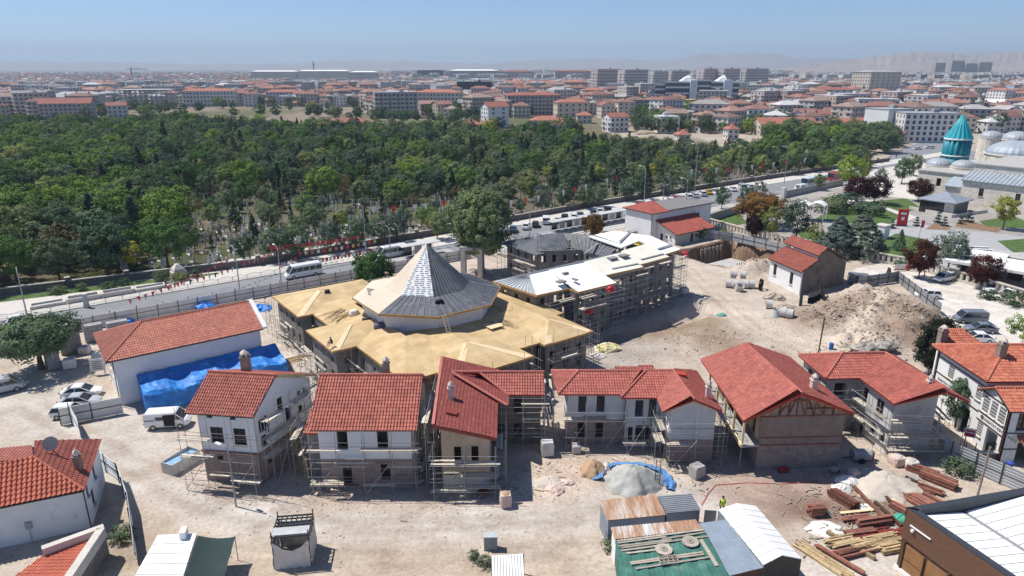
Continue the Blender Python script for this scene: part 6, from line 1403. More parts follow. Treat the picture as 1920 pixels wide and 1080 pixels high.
text('KARATAY KENT KONSEYİ',(X0-.02,72.0,3.7),(0,-1,0),.42,inkm,h)
def emblem(c,r,par):
 b=MB()
 for k in range(8):
  a=k*math.pi/4;b.bar((c[0],c[1]+math.cos(a)*r*.72,c[2]+math.sin(a)*r*.72),(c[0],c[1]+math.cos(a)*r,c[2]+math.sin(a)*r),r*.34,.03)
 n=20
 for k in range(n):
  a0,a1=2*math.pi*k/n,2*math.pi*(k+1)/n;b.bar((c[0],c[1]+math.cos(a0)*r*.68,c[2]+math.sin(a0)*r*.68),(c[0],c[1]+math.cos(a1)*r*.68,c[2]+math.sin(a1)*r*.68),.03,r*.16)
 b.bar((c[0],c[1]+r*.2,c[2]-r*.3),(c[0],c[1]-.1*r,c[2]+r*.35),r*.16,.03);b.bar((c[0],c[1]-r*.3,c[2]-r*.3),(c[0],c[1]-.1*r,c[2]+r*.3),r*.16,.03)
 b.build('emblem',inkm,par)
emblem((X0-.03,67.4,5.65),.38,h);emblem((X0-.34,63.55,3.38),.24,h)
tw_=thing('garden_wall',(46.4,62,0),'low stone garden wall with railing before the sign building','wall')
wall(tw_,(45.6,60.6),(48.9,60.4),-.1,1.1,gstone,name='stone_wall');stick('coping',(45.5,60.5,1.16),(48.95,60.3,1.16),.4,.12,stone,tw_)
for k in range(4):stick('rail_post',(45.7+k,60.5,1.2),(45.7+k,60.5,2.1),.06,.06,darkm,tw_)
boxo('pier',(45.0,62.4,0),(1.0,1.0,1.5),0,stone,tw_)
sp=thing('warning_sign',G(1795,848),'small red and white warning notice on a pole','sign');p=G(1797,850);stick('pole',(p.x,p.y,0),(p.x,p.y,3),.07,.07,scafm,sp,'tube')
boxo('board',(p.x+.75,p.y,1.9),(1.0,.04,1.0),-.5,whitec,sp);boxo('red_field',(p.x+.72,p.y-.04,2.0),(.8,.03,.35),-.5,redp,sp);boxo('red_field',(p.x+.72,p.y-.04,2.5),(.8,.03,.2),-.5,redp,sp)
lp=thing('garden_lamp',G(1803,838),'black garden lamp post with two lanterns','lamp');p=G(1805,845);stick('post',(p.x,p.y,0),(p.x,p.y,2.9),.1,.1,darkm,lp,'tube');stick('arm',(p.x-.45,p.y,2.6),(p.x+.45,p.y,2.6),.05,.05,darkm,lp)
for sx in (-.45,.45):b=MB();b.lathe((p.x+sx,p.y,2.15),[(.06,0),(.17,.25),(.2,.3),(.05,.45)],6);b.build('lantern',darkm,lp)
bn=thing('waste_bin',G(1890,872),'small bin with blue top beside the sign building','bin');p=G(1891,882);b=MB();b.lathe((p.x,p.y,0),[(.25,0),(.28,.7)],10);b.build('body',mat('green_plastic',(.05,.18,.10),.6),bn);b=MB();b.lathe((p.x,p.y,.7),[(.3,0),(.3,.2),(.1,.3)],10);b.build('lid',mat('blue_plastic',(.04,.08,.40),.5),bn)
# ================================================================= white house at the lower left
EZ_=4.15
c0=G(157,918,EZ_);c1=G(-140,978,EZ_);c2=G(189,824,EZ_);Rg=G(62,858,6.3);Rl=G(-140,900,6.3);Rt=G(60,838,6.0)
h=thing('white_house',(c0.x,c0.y,0),'white house with barrel tile roof and satellite dish, lower left corner','house')
fr=Vector((c0.x-.35,c0.y+.45,0));dl=(c1-c0);dl.z=0;dl.normalize();dr=(c2-c0);dr.z=0;dr.normalize()
wall(h,fr+dl*9,fr,-.6,EZ_,white,name='front_wall')
wall(h,fr+dr*.26,fr+dr*7.2,-.6,EZ_,white,[(1.6,2.4,.9,2.4,'brown'),(3.6,4.3,2.4,3.7,'brown'),(.4,1.0,2.6,3.8,'brown')],name='side_wall')
wall(h,fr+dr*7.46,fr+dr*7.2+dl*9,-.6,EZ_,white,name='rear_wall')
rt6=tilemat('orange_barrel_tile',(.58,.17,.10),(.50,.13,.075));rt7=tilemat('brick_red_tile',(.36,.10,.07),(.28,.075,.055),spot=(.45,.2,.13))
roof(h,[[c1,c0,Rg,Rl]],rt6,[(Rg,c0),(Rl,Rg)],tw=.36,tl=.42,hgt=.13,step=.06)
roof(h,[[c0,c2,Rt+Vector((0,0,.0)),Rg]],rt7,tw=.3,tl=.42,hgt=.05)
roof(h,[[G(-140,880,6.2),Rg,Rt,G(-140,855,6.0)]],rt7,tw=.3,tl=.42,hgt=.05)
stick('gutter',c1+Vector((0,-.05,-.1)),c0+Vector((.05,-.05,-.1)),.14,.12,darkm,h)
stick('downpipe',c0+Vector((-.3,.3,-.1)),Vector((c0.x-.3,c0.y+.3,-.4)),.11,.11,darkm,h,'tube')
cc=G(146,868,5.2);chimney(h,(cc.x,cc.y),4.6,1.2,.5)
ds=thing('satellite_dish',G(95,838,6.0),'grey round satellite dish on the lower left roof','satellite dish');p=G(97,842,6.1)
b=MB();prof=[(.05,-.12),(.35,-.06),(.62,.08)];b.lathe((0,0,0),prof,16);o=b.build('dish',mat('dish_grey',(.25,.24,.24),.5),ds)
o.matrix_basis=Matrix.Translation((p.x,p.y,p.z+.55))@Matrix.Rotation(R(62),4,'X')@Matrix.Rotation(R(20),4,'Y');stick('mast',(p.x,p.y+.2,5.6),(p.x,p.y+.1,p.z+.5),.07,.07,darkm,ds)
mt=thing('meter_box',fr+dl*4.5,'small grey meter box on the white house front','meter box');p=fr+dl*4.3+Vector((0,-.12,0));boxo('case',(p.x,p.y,1.3),(.45,.2,.6),math.atan2(dl.y,dl.x),mat('meter_grey',(.35,.35,.34),.7),mt);stick('conduit',(p.x,p.y,1.3),(p.x,p.y,0),.06,.06,conc,mt)
# low stone annex with sloping red roof
h=thing('stone_annex',G(190,1040),'low stone parapet annex with red tile roof at the bottom left','annex')
z=2.3;q0=G(80,1036,z);q1=G(196,994,z);q2=G(205,1130,z-.0)
stick('parapet',q0,q1,.55,.9,stone,h);
qd=G(120,1105,z);stick('parapet',q1+Vector((-.05,-.3,0)),qd,.6,.9,stone,h)
b=MB();b.prism([v+Vector((0,0,-.47)) for v in (G(-20,1120,z),qd,q1,q0)],1.9);b.build('stone_wall',gstone,h)
roof(h,[[G(-10,1110,1.95),G(112,1108,2.0),G(184,1004,2.05),G(84,1040,2.05)]],rt6,tw=.22,tl=.36,hgt=.05)
# white site container with green shade net
h=thing('site_container',G(300,1080),'white flat-roofed site container with air conditioner','container');z=2.6
k0,k1,k2,k3=G(296,1005,z),G(369,1002,z),G(338,1100,z),G(243,1100,z)
b=MB();b.prism([k3,k2,k1,k0],2.6);b.build('body',mat('container_wall',(.52,.55,.58),.7),h)
b=MB();b.prism([v+Vector((0,0,.1)) for v in (k3,k2,k1,k0)],.09);b.build('roof_panel',whitec,h)
sm=MB()
for i in range(1,5):
 f=i/5;sm.bar(k0.lerp(k3,f)+Vector((0,0,.11)),k1.lerp(k2,f)+Vector((0,0,.11)),.05,.04)
o=sm.build('roof_joints',mat('joint_grey',(.45,.47,.48),.7),h);o['kind']='stuff'
p=G(346,1008,z);ac=thing('air_conditioner',p,'small white air conditioner on the container roof','air conditioner');boxo('case',(p.x,p.y,z+.1),(.45,.85,.65),.2,whitec,ac);b=MB();b.lathe((p.x-.235,p.y,z+.42),[(.2,-.02),(.2,.02)],12);boxo('grille',(p.x-.24,p.y,z+.2),(.03,.6,.45),.2,darkm,ac)
nt_=thing('shade_net',G(420,1060),'dark green shade net stretched beside the white container','shade net')
V=[];nu=14;nv=10;a0,a1,a2,a3=G(371,1004,2.6),G(440,1006,2.3),G(412,1105,2.2),G(340,1105,2.6)
for i in range(nu):
 for j in range(nv):
  f,g=i/(nu-1),j/(nv-1);p=a0.lerp(a1,f).lerp(a3.lerp(a2,f),g);sag=.35*math.sin(math.pi*f)+.18*f*abs(math.sin(g*3*math.pi));e=(.25*f*(1-abs(math.sin(g*3*math.pi))));V.append((p.x+e*.4,p.y,p.z-sag*.6))
mesh('net',V,[(i*nv+j,(i+1)*nv+j,(i+1)*nv+j+1,i*nv+j+1) for i in range(nu-1) for j in range(nv-1)],mat('green_net',(.028,.05,.05),.85,.1,1),nt_,True)
for q in (a1,a2):stick('pole',(q.x,q.y,0),(q.x,q.y,q.z+.05),.06,.06,darkm,nt_,'tube')
# wrapped frame kiosk
h=thing('wrapped_frame',G(548,1060),'square steel frame wrapped in pale plastic sheeting on the lane','frame')
e0,e1=G(516,1068),G(584,1062);d1=(e1-e0).normalized();d2=Vector((-d1.y,d1.x,0));w1=(e1-e0).length;w2=w1*.95;c4=[e0,e1,e1+d2*w2,e0+d2*w2]
tarpw=mat('pale_sheeting',(.58,.56,.53),.55,.08,1.2,stain=((.46,.44,.41),.9,.58),bump=.3,fine=2)
for q in c4:stick('post',q-Vector((0,0,.1)),q+Vector((0,0,3.5)),.07,.07,darkm,h)
for i in range(4):
 p,q=c4[i],c4[(i+1)%4];nrm=Vector(((q-p).y,-(q-p).x,0)).normalized();V=[];n_=12;m_=8
 for a in range(n_):
  f=a/(n_-1)
  for b_ in range(m_):
   g=b_/(m_-1);top=2.6-(.9*math.sin(math.pi*f) if i==0 else .25*math.sin(math.pi*f));x=p.lerp(q,f)+nrm*(.06+.07*math.sin(a*2.3+b_));V.append((x.x,x.y,top*g))
 mesh('sheeting',V,[(a*m_+b_,(a+1)*m_+b_,(a+1)*m_+b_+1,a*m_+b_+1) for a in range(n_-1) for b_ in range(m_-1)],tarpw,h,True)
 stick('top_rail',p+Vector((0,0,3.0)),q+Vector((0,0,3.0)),.09,.12,darkm,h);stick('mid_rail',p+Vector((0,0,2.1)),q+Vector((0,0,2.1)),.05,.05,darkm,h)
for k in range(1,7):f=k/7;stick('grid_bar',c4[0].lerp(c4[1],f)+Vector((0,0,3.02))+d2*w2*.35,c4[3].lerp(c4[2],f)+Vector((0,0,3.02)),.08,.1,darkm,h)
for k in range(1,4):f=.35+.65*k/4;stick('grid_bar',c4[0].lerp(c4[3],f)+Vector((0,0,3.04)),c4[1].lerp(c4[2],f)+Vector((0,0,3.04)),.08,.1,darkm,h)
b=MB();b.prism([c4[0].lerp(c4[3],.05)+Vector((0,0,3.1)),c4[1].lerp(c4[2],.05)+Vector((0,0,3.1)),c4[1].lerp(c4[2],.4)+Vector((0,0,3.12)),c4[0].lerp(c4[3],.4)+Vector((0,0,3.12))],.04);b.build('top_sheet',mat('dusty_board',(.45,.46,.46),.8),h)
cb=thing('electric_cabinet',G(918,1030),'grey street electric cabinet on the dusty lane','cabinet');p=G(920,1028);boxo('body',(p.x,p.y,0),(1.1,.6,1.25),.05,mat('cabinet_grey',(.30,.33,.33),.6),cb);boxo('cap',(p.x,p.y,1.25),(1.2,.7,.1),.05,mat('cabinet_cap',(.42,.45,.45),.6),cb);boxo('door',(p.x+.25,p.y-.31,.15),(.48,.03,.95),.05,mat('cabinet_door',(.26,.29,.29),.6),cb)
ps=thing('corrugated_shelter',G(950,1085),'small shelter with white ribbed sheet roof at the bottom edge','shelter');za=1.9;w_=[G(922,1042,za),G(981,1038,za),G(986,1115,za),G(924,1115,za)]
n_=11
for i in range(n_):
 f0,f1=i/n_,(i+.82)/n_;b=MB();b.prism([w_[3].lerp(w_[2],f0),w_[3].lerp(w_[2],f1),w_[0].lerp(w_[1],f1),w_[0].lerp(w_[1],f0)],.05);b.build('roof_sheet',whitec,ps)
for q in w_:stick('post',(q.x,q.y,0),(q.x,q.y,za),.1,.1,timber,ps)
b=MB();b.prism([q+Vector((0,0,-.07)) for q in (w_[3],w_[2],w_[1],w_[0])],.05);b.build('deck',darkm,ps)
# ================================================================= workshop sheds bottom centre
def ribbed(par,q,m,n,name='ribbed_sheet',amp=.05,along=0):
 """sheet over quad q (p0 p1 p2 p3); ribs run p0->p3 (along=0) or p0->p1"""
 q=[Vector(v) for v in q]
 if along:q=[q[1],q[2],q[3],q[0]]
 b=MB();nrm=(q[1]-q[0]).cross(q[3]-q[0]).normalized();nrm=nrm if nrm.z>0 else -nrm
 pr=[]
 for i in range(n):pr+=[(i/n,0),((i+.4)/n,0),((i+.5)/n,amp),((i+.9)/n,amp)]
 pr.append((1,0))
 for (fa,a),(fb,c) in zip(pr[:-1],pr[1:]):
  b.quad(q[0].lerp(q[1],fa)+nrm*a,q[0].lerp(q[1],fb)+nrm*c,q[3].lerp(q[2],fb)+nrm*c,q[3].lerp(q[2],fa)+nrm*a)
 return b.build(name,m,par)
def rustmat(name,c,amt):
 m,nt,b=_nodes(name);mp=nt.nodes.new('ShaderNodeMapping');geo=nt.nodes.new('ShaderNodeNewGeometry');mp.inputs['Scale'].default_value=(1.3,.22,1);nt.links.new(geo.outputs['Position'],mp.inputs[0])
 n1=noise(nt,1.0,7,.7,mp.outputs[0]);cc=ramp(nt,n1,[(amt-.12,c),(amt+.02,(.42,.27,.18)),(amt+.16,(.27,.12,.06))]);nt.links.new(cc,b.inputs['Base Color']);b.inputs['Roughness'].default_value=.75;b.inputs['Metallic'].default_value=.1;MATS[name]=m;return m
rusty=rustmat('rusty_sheet',(.56,.52,.48),.48);rusty2=rustmat('half_rusty_sheet',(.60,.62,.64),.52);zinc=mat('blue_zinc_sheet',(.36,.42,.49),.42,.1,.8,.4,stain=((.52,.57,.62),1.2,.6));zincd=mat('dull_zinc_sheet',(.30,.32,.34),.5,.12,.8,.35)
shw=mat('shed_grey_wall',(.24,.27,.31),.8,.1,1)
def shed(q,zt,roofm,wallm,label,n,along=0,name='shed',zb=None):
 q=[G(x,y,z_) for (x,y),z_ in zip(q,zt)]
 t=thing(name,(q[0].x,q[0].y,0),label,'shed');ribbed(t,q,roofm,n,'roof_sheet',.05,along)
 c=sum(q,Vector())/4
 for i in range(4):
  p,r_=q[i],q[(i+1)%4];p=p.lerp(c,.035);r_=r_.lerp(c,.035);b=MB();b.quad((p.x,p.y,-.1),(r_.x,r_.y,-.1),(r_.x,r_.y,r_.z-.08),(p.x,p.y,p.z-.08));b.build('wall',wallm[i%len(wallm)],t)
 return t
shed([(1139,976),(1249,966),(1229,927),(1124,939)],(2.5,2.5,2.7,2.7),rusty,[shw],'long shed with rusty corrugated roof',26)
shed([(1250,962),(1314,956),(1296,926),(1232,931)],(2.4,2.4,2.6,2.6),zincd,[shw],'small shed with dull zinc roof and open door',9,1)
t=thing('shed_door',G(1325,985),'open grey sheet door beside the zinc shed','door');p=G(1318,988);stick('leaf',(p.x,p.y,.9),(p.x+1.0,p.y-.1,.9),.05,1.7,mat('door_grey',(.45,.46,.47),.6),t)
shed([(1152,1012),(1318,992),(1304,974),(1145,989)],(2.6,2.6,2.7,2.7),rusty2,[whitec],'shed with half rusted bright corrugated roof',28)
t=shed([(1168,1120),(1378,1100),(1322,995),(1153,1014)],(2.2,2.2,2.62,2.62),mat('green_canvas',(.05,.155,.125),.8,.2,.8,stain=((.15,.26,.22),.7,.56),bump=.4,fine=2),[mat('green_canvas',(.035,.155,.115),.75)],'shed covered by a dark green canvas with boards lying on it',7)
def onroof(f,g):
 q=[G(x,y,z_) for (x,y),z_ in zip([(1168,1120),(1378,1100),(1322,995),(1153,1014)],(2.2,2.2,2.62,2.62))];return q[3].lerp(q[2],f).lerp(q[0].lerp(q[1],f),g)+Vector((0,0,.1))
dusty=mat('weathered_board',(.40,.35,.29),.9,.2,2,rnd=.35)
for i,(f0,g0,f1,g1) in enumerate(((.02,.03,.98,.0),(.03,.07,.55,.05),(.5,.09,.99,.05),(.03,.13,.6,.12),(.05,.17,.99,.13),(.05,.22,.55,.2),(.1,.28,.5,.27),(.12,.45,.86,.40),(.12,.48,.86,.44),(.16,.57,.9,.5))):
 p,q=onroof(f0,g0),onroof(f1,g1);o=stick('loose_board',p,q,.16,.06,dusty,None);tag(o,'weathered board lying on the green canvas roof, %s from the top'%('first','second','third','fourth','fifth','sixth','seventh','eighth','ninth','tenth')[i],'board','boards on the green canvas roof')
p,q=onroof(.9,.17),onroof(.93,.66);o=stick('loose_board',p,q,.3,.06,dusty,None);tag(o,'wide board lying lengthwise at the right of the green canvas','board')
for f,g,lab in ((.48,.29,'round cable reel end on the green canvas, left of two'),(.78,.20,'round cable reel end on the green canvas, right of two')):
 p=onroof(f,g);t=thing('cable_reel',p,lab,'reel');b=MB();b.lathe((p.x,p.y,p.z),[(.66,0),(.66,.1),(.05,.1)],18);b.build('disc',dusty,t);b=MB();b.lathe((p.x,p.y,p.z+.1),[(.32,0),(.30,.05),(.05,.05)],14);b.build('hub',mat('board_grey',(.28,.26,.23),.9),t);b=MB();b.lathe((p.x,p.y,p.z+.15),[(.07,0),(.06,.03)],8);b.build('bore',blackm,t)
t=thing('wooden_grille',onroof(.5,.5),'wooden lattice frame lying on the green canvas','lattice')
for k in range(5):f=.40+k*.045;stick('slat',onroof(f,.42)+Vector((0,0,.08)),onroof(f,.56)+Vector((0,0,.08)),.06,.05,dusty,t)
for k in range(4):g=.42+k*.047;stick('slat',onroof(.40,g)+Vector((0,0,.11)),onroof(.58,g)+Vector((0,0,.11)),.06,.05,dusty,t)
shed([(1368,1080),(1434,1064),(1362,974),(1309,982)],(2.3,2.3,2.5,2.5),zinc,[brownw],'shed with blue-grey corrugated roof',15)
t=thing('white_gable_shed',G(1470,1070),'white gabled shed with panel roof','shed');z1,z2=2.6,3.3
a0,a1,b0,b1,r0,r1=G(1347,955,z1),G(1432,1059,z1),G(1417,948,z1),G(1503,1048,z1),G(1382,943,z2),G(1467,1041,z2)
for P_,nm in (([a0,a1,r1,r0],0),([b1,b0,r0,r1],1)):
 for k in range(8):
  f0,f1=k/8+.004,(k+1)/8-.004;b=MB();b.prism([P_[0].lerp(P_[1],f0),P_[0].lerp(P_[1],f1),P_[3].lerp(P_[2],f1),P_[3].lerp(P_[2],f0)],.08);b.build('roof_panel',whitec,t)
for p,q in ((a0,a1),(b0,b1)):b=MB();b.quad((p.x,p.y,-.1),(q.x,q.y,-.1),(q.x,q.y,z1-.1),(p.x,p.y,z1-.1));b.build('side_wall',shw,t)
for p,r_,q in ((a1,r1,b1),(a0,r0,b0)):b=MB();b.quad((p.x,p.y,-.1),(q.x,q.y,-.1),(q.x,q.y,z1-.1),(r_.x,r_.y,z2-.1),(p.x,p.y,z1-.1));b.build('gable_wall',darkm if r_ is r1 else shw,t)
# ================================================================= timber-clad hall with white roof, bottom right
zt=5.5;C_=G(1702,951,zt);d1=(G(1920,914,zt)-C_).normalized();d2=(G(1890,1080,zt)-C_).normalized()
h=thing('timber_hall',(C_.x,C_.y,0),'timber-clad hall with dark parapet and white sheet roof, bottom right corner','hall')
A=lambda u,v,z=0:Vector((C_.x,C_.y,0))+d1*u+d2*v+Vector((0,0,z))
m,nt,bs=_nodes('brown_cladding');sep=nt.nodes.new('ShaderNodeSeparateXYZ');geo=nt.nodes.new('ShaderNodeNewGeometry');nt.links.new(geo.outputs['Position'],sep.inputs[0])
mu=nt.nodes.new('ShaderNodeMath');mu.operation='MULTIPLY';mu.inputs[1].default_value=7;nt.links.new(sep.outputs[2],mu.inputs[0]);fr_=nt.nodes.new('ShaderNodeMath');fr_.operation='FRACT';nt.links.new(mu.outputs[0],fr_.inputs[0])
cc=mixc(nt,noise(nt,2.5,6),(.10,.048,.03),(.17,.085,.05));nt.links.new(cc,bs.inputs['Base Color']);bs.inputs['Roughness'].default_value=.6;clad=m
pan=mat('door_panel_wood',(.27,.14,.06),.6,.15,2)
for k in range(16):
 z=2.75+k*.165;stick('cladding_board',A(-.02,-.02,z+.08),A(-.02,14,z+.08),.05,.15,clad,h)
b=MB();b.quad(A(.04,.04,-.1),A(.04,14,-.1),A(.04,14,zt),A(.04,.04,zt));b.build('side_wall',brownw,h)
b=MB();b.quad(A(14,.04,-.1),A(.05,.04,-.1),A(.05,.04,zt),A(14,.04,zt));b.build('far_wall',clad,h)
for k in range(7):
 v=.6+k*1.9
 for z0_,z1_ in ((.2,1.1),(1.2,2.5)):b=MB();b.prism([A(-.03,v,z0_),A(-.03,v+1.6,z0_),A(-.03,v+1.6,z1_),A(-.03,v,z1_)],.06,-d1);b.build('door_panel',pan,h)
 if k%2==0:stick('door_post',A(-.1,v-.15,0),A(-.1,v-.15,2.7),.18,.18,brownw,h)
stick('plinth',A(-.15,0,.05),A(-.15,14,.05),.2,.35,whitec,h)
for p,q in ((A(0,0,zt),A(14,0,zt)),(A(0,0,zt),A(0,14,zt))):
 dd=(q-p).normalized();nn_=Vector((-dd.y,dd.x,0));s_=1 if nn_.dot(A(7,7,zt)-p)>0 else -1
 b=MB();b.prism([p-dd*.1,q,q+nn_*s_*.55,p+nn_*s_*.55+dd*.4],.7);b.build('parapet',mat('anthracite_sheet',(.045,.05,.06),.5),h)
zr=4.75;n_=16
for k in range(n_):
 f0,f1=.6+k*.85,.6+k*.85+.79
 for ua,ub,za,zb in ((.5,4.6,zr+.35,zr-.05),(5.0,13,zr-.05,zr+.7)):
  b=MB();b.prism([A(ua,f0,za),A(ua,f1,za),A(ub,f1,zb),A(ub,f0,zb)],.05);b.build('roof_tray',whitec,h)
stick('valley_gutter',A(4.8,.6,zr-.15),A(4.8,14,zr-.15),.5,.12,mat('gutter_grey',(.25,.26,.27),.6),h)
b=MB();b.prism([A(.3,.3,zr-.25),A(13.6,.3,zr-.25),A(13.6,14,zr-.25),A(.3,14,zr-.25)],.1);b.build('roof_deck',shw,h)
stick('light_bar',A(-.12,.6,4.3),A(-.12,2.4,4.3),.08,.1,whitec,h);stick('camera_bracket',A(-.25,.9,4.0),A(-.05,.9,4.0),.2,.2,whitec,h)
# ================================================================= park and mosque
lawnpts=[([(1340,408),(1385,398),(1400,418),(1360,428)],'lawn beside the garden wall'),([(1530,410),(1560,392),(1640,385),(1690,405),(1660,425),(1600,420)],'main lawn of the park'),([(1630,378),(1700,372),(1730,392),(1690,398)],'lawn behind the plum trees'),([(1640,458),(1680,438),(1740,450),(1760,475),(1700,486),(1650,478)],'lawn behind the baluster fence'),([(1490,432),(1520,428),(1560,450),(1510,455)],'small lawn left of the spruces'),([(1835,415),(1900,405),(1930,418),(1930,428),(1850,425)],'lawn in front of the mosque wall'),([(1870,452),(1960,445),(1960,470),(1900,474)],'hedged lawn at the right edge')]
for i,(pp,lab) in enumerate(lawnpts):sheet('lawn',[G(*p) for p in reversed(pp)],.05+.004*i,grassm,label='green '+lab)
sheet('plaza',[G(*p) for p in ((1930,500),(1740,505),(1660,440),(1700,415),(1780,430),(1930,445))],.03,paveg,label='grey paved park plaza before the mosque')
sheet('path',[G(*p) for p in ((1700,415),(1690,412),(1630,385),(1560,378),(1560,372),(1640,376),(1720,408))],.045,pave,label='pale curved path through the park')
sheet('flower_bed',[G(*p) for p in ((1735,430),(1752,418),(1782,424),(1778,432))],.06,mat('flower_soil',(.22,.14,.09),.95,.4,2),label='flower bed with low reddish plants by the pavilion')
sheet('flower_bed',[G(*p) for p in ((1790,424),(1800,414),(1880,426),(1870,436))],.06,mat('flower_soil',(.22,.14,.09),.95,.4,2),label='long flower bed before the mosque lawn')
hd=MB()
# baluster fence, several runs
balm=mat('baluster_stone',(.52,.47,.40),.9,.12,1)
def baluster(pts,label,hgt=1.9,step=1.05):
 pts=[G(*p) for p in pts];f=thing('baluster_fence',pts[0],label,'fence')
 for p,q in zip(pts[:-1],pts[1:]):
  L=(q-p).length;n=max(1,int(L/step));a=math.atan2((q-p).y,(q-p).x)
  stick('plinth',p+Vector((0,0,.2)),q+Vector((0,0,.2)),.5,.6,balm,f);stick('coping',p+Vector((0,0,hgt)),q+Vector((0,0,hgt)),.6,.22,balm,f)
  for i in range(n):
   c=p.lerp(q,(i+.5)/n);boxo('baluster',(c.x,c.y,.5),(step*.5,.4,hgt-.6),a,balm,f)
 return f
baluster([(1316,420),(1405,445),(1470,458),(1560,474),(1640,490),(1702,502)],'pale stone baluster fence between pit and park');baluster([(1742,512),(1830,537),(1930,568)],'pale stone baluster fence behind the car park')
gw=thing('garden_wall',G(1340,405),'long grey concrete wall between tram track and park','wall')
for a,b_ in (((1302,425),(1385,398)),((1465,372),(1580,347))):p,q=G(*a),G(*b_);stick('wall_panel',p+Vector((0,0,1)),q+Vector((0,0,1)),.35,2.2,mat('wall_concrete',(.34,.33,.31),.9,.1,.6),gw)
p=G(1467,378);boxo('pier',(p.x,p.y,0),(1.2,1.2,4.2),SA,stone,gw)
# mosque
h=thing('mosque',G(1800,392),'stone mosque complex with lead domes and turquoise fluted tower','mosque')
def mblock(s0,s1,t0,t1,z0,z1,m,name='stone_block',holes=()):
 wall(h,S(s0,t1),S(s0,t0),z0,z1,m,holes,.5,name);wall(h,S(s0+.5,t0),S(s1,t0),z0,z1,m,(),.5,name);wall(h,S(s1,t0+.5),S(s1,t1-.5),z0,z1,m,(),.5,name);wall(h,S(s1,t1),S(s0+.5,t1),z0,z1,m,(),.5,name)
 b=MB();b.prism([S(s0-.35,t0-.35,z1+.3),S(s1+.35,t0-.35,z1+.3),S(s1+.35,t1+.35,z1+.3),S(s0-.35,t1+.35,z1+.3)],.32);b.build('cornice',mat('cornice_grey',(.40,.39,.37),.9),h)
mblock(183,215,2.2,17,-.2,7.9,limes,holes=[(5.5,6.8,3.8,6.2)])
mblock(175.5,181,-45,1.6,-.2,7.4,limes,holes=[(4.5,5.7,3.6,5.8,'brown'),(13.4,14.6,3.4,5.6,'brown'),(23,24.2,3.4,5.6,'brown')])
mblock(181.2,225,-45,1.5,-.2,11.6,limes,'upper_block')
leadr=mat('lead_roof_blue',(.34,.39,.44),.55,.1,.5,.15)
b=MB();b.prism([S(174.9,2.0,7.75),S(174.9,-45,7.75),S(181.1,-45,9.9),S(181.1,2.0,9.9)],.2);b.build('lean_to_roof',leadr,h)
sb=MB()
for k in range(44):t_=1.6-k*1.06;sb.bar(S(174.9,t_,7.8),S(181.1,t_,9.95),.1,.08)
o=sb.build('standing_seams',lead,h);o['kind']='stuff'
b=MB();b.prism([S(177,7.0,5.2),S(177,2.4,5.2),S(182.9,2.4,7.3),S(182.9,7.0,7.3)],.2);b.build('porch_roof',leadr,h);wall(h,S(177.6,6.6),S(177.6,2.5),-.2,5.1,limes,(),.4,'porch_wall')
def at_ray(px,py,Yd):
 u=(px-960)/F;v=(540-py)/F;t_=Yd/(cP+v*sP);return Vector((u*t_,Yd,HC+(v*cP-sP)*t_))
def dome(px,yb,rpx,Yd,m=leadl,drum=2.0,squash=.62,label=None,rib=20):
 c=at_ray(px,yb,Yd);r=rpx*depth(c)/F;n=rib*2;b=MB();prof=[(math.cos(a)*r,math.sin(a)*r*squash) for a in np.linspace(0,1.5,9)]
 s0=len(b.V)
 for k,(rr,z) in enumerate(prof):
  for j in range(n):a=2*math.pi*j/n;q=rr*(1+(.018 if j%2 else 0));b.V.append((c.x+q*math.cos(a),c.y+q*math.sin(a),c.z+z))
 for k in range(len(prof)-1):
  for j in range(n):b.F.append((k*n+j,k*n+(j+1)%n,(k+1)*n+(j+1)%n,(k+1)*n+j))
 o=b.build('dome',m,h);d_=MB();d_.lathe((c.x,c.y,c.z-drum-6),[(r*1.04,0),(r*1.04,drum+5.6),(r*1.08,drum+5.7),(r*1.08,drum+5.98)],20);d_.build('drum',limes,h)
 f_=MB();f_.tube([(c.x,c.y,c.z+r*squash-.1),(c.x,c.y,c.z+r*squash+1.1)],[.14,.03],6);f_.build('finial',darkm,o)
dome(1760,309,21,219);dome(1806,312,20,212);dome(1859,257,19,255);dome(1906,261,24,250);dome(1905,288,48,222,leadr,3.0,.5,rib=28)
teal=mat('turquoise_tile',(.0,.20,.25),.5,.15,.5,stain=((.0,.15,.20),.8,.55),spec=.5);tealw=mat('white_band',(.62,.64,.62),.6)
c=at_ray(1790,297,226);Rr=21.5*depth(c)/F;px_m=depth(c)/F
def flute(prof,m,name,amp=.07,lob=16):
 n=lob*6;b=MB()
 for rr,z in prof:
  for j in range(n):a=2*math.pi*j/n;q=rr*(1-amp+amp*1.6*abs(math.sin(a*lob/2)));b.V.append((c.x+q*math.cos(a),c.y+q*math.sin(a),z))
 for k in range(len(prof)-1):
  for j in range(n):b.F.append((k*n+j,k*n+(j+1)%n,(k+1)*n+(j+1)%n,(k+1)*n+j))
 b.F.append(tuple((len(prof)-1)*n+j for j in range(n)));b.build(name,m,h,True)
zb=c.z;zc=hpix(Vector((c.x,c.y,0)),258);za=hpix(Vector((c.x,c.y,0)),215)
flute([(Rr*1.04,zb-8),(Rr*1.04,zb)],teal,'tower_base',.0);flute([(Rr,zb),(Rr,zb+1.0),(Rr,zc-.6)],teal,'fluted_tower',.10);flute([(Rr*1.08,zb+.9),(Rr*1.08,zb+1.25)],tealw,'tower_band',0);flute([(Rr*1.08,zc-.6),(Rr*1.10,zc-.1)],tealw,'tower_band',0)
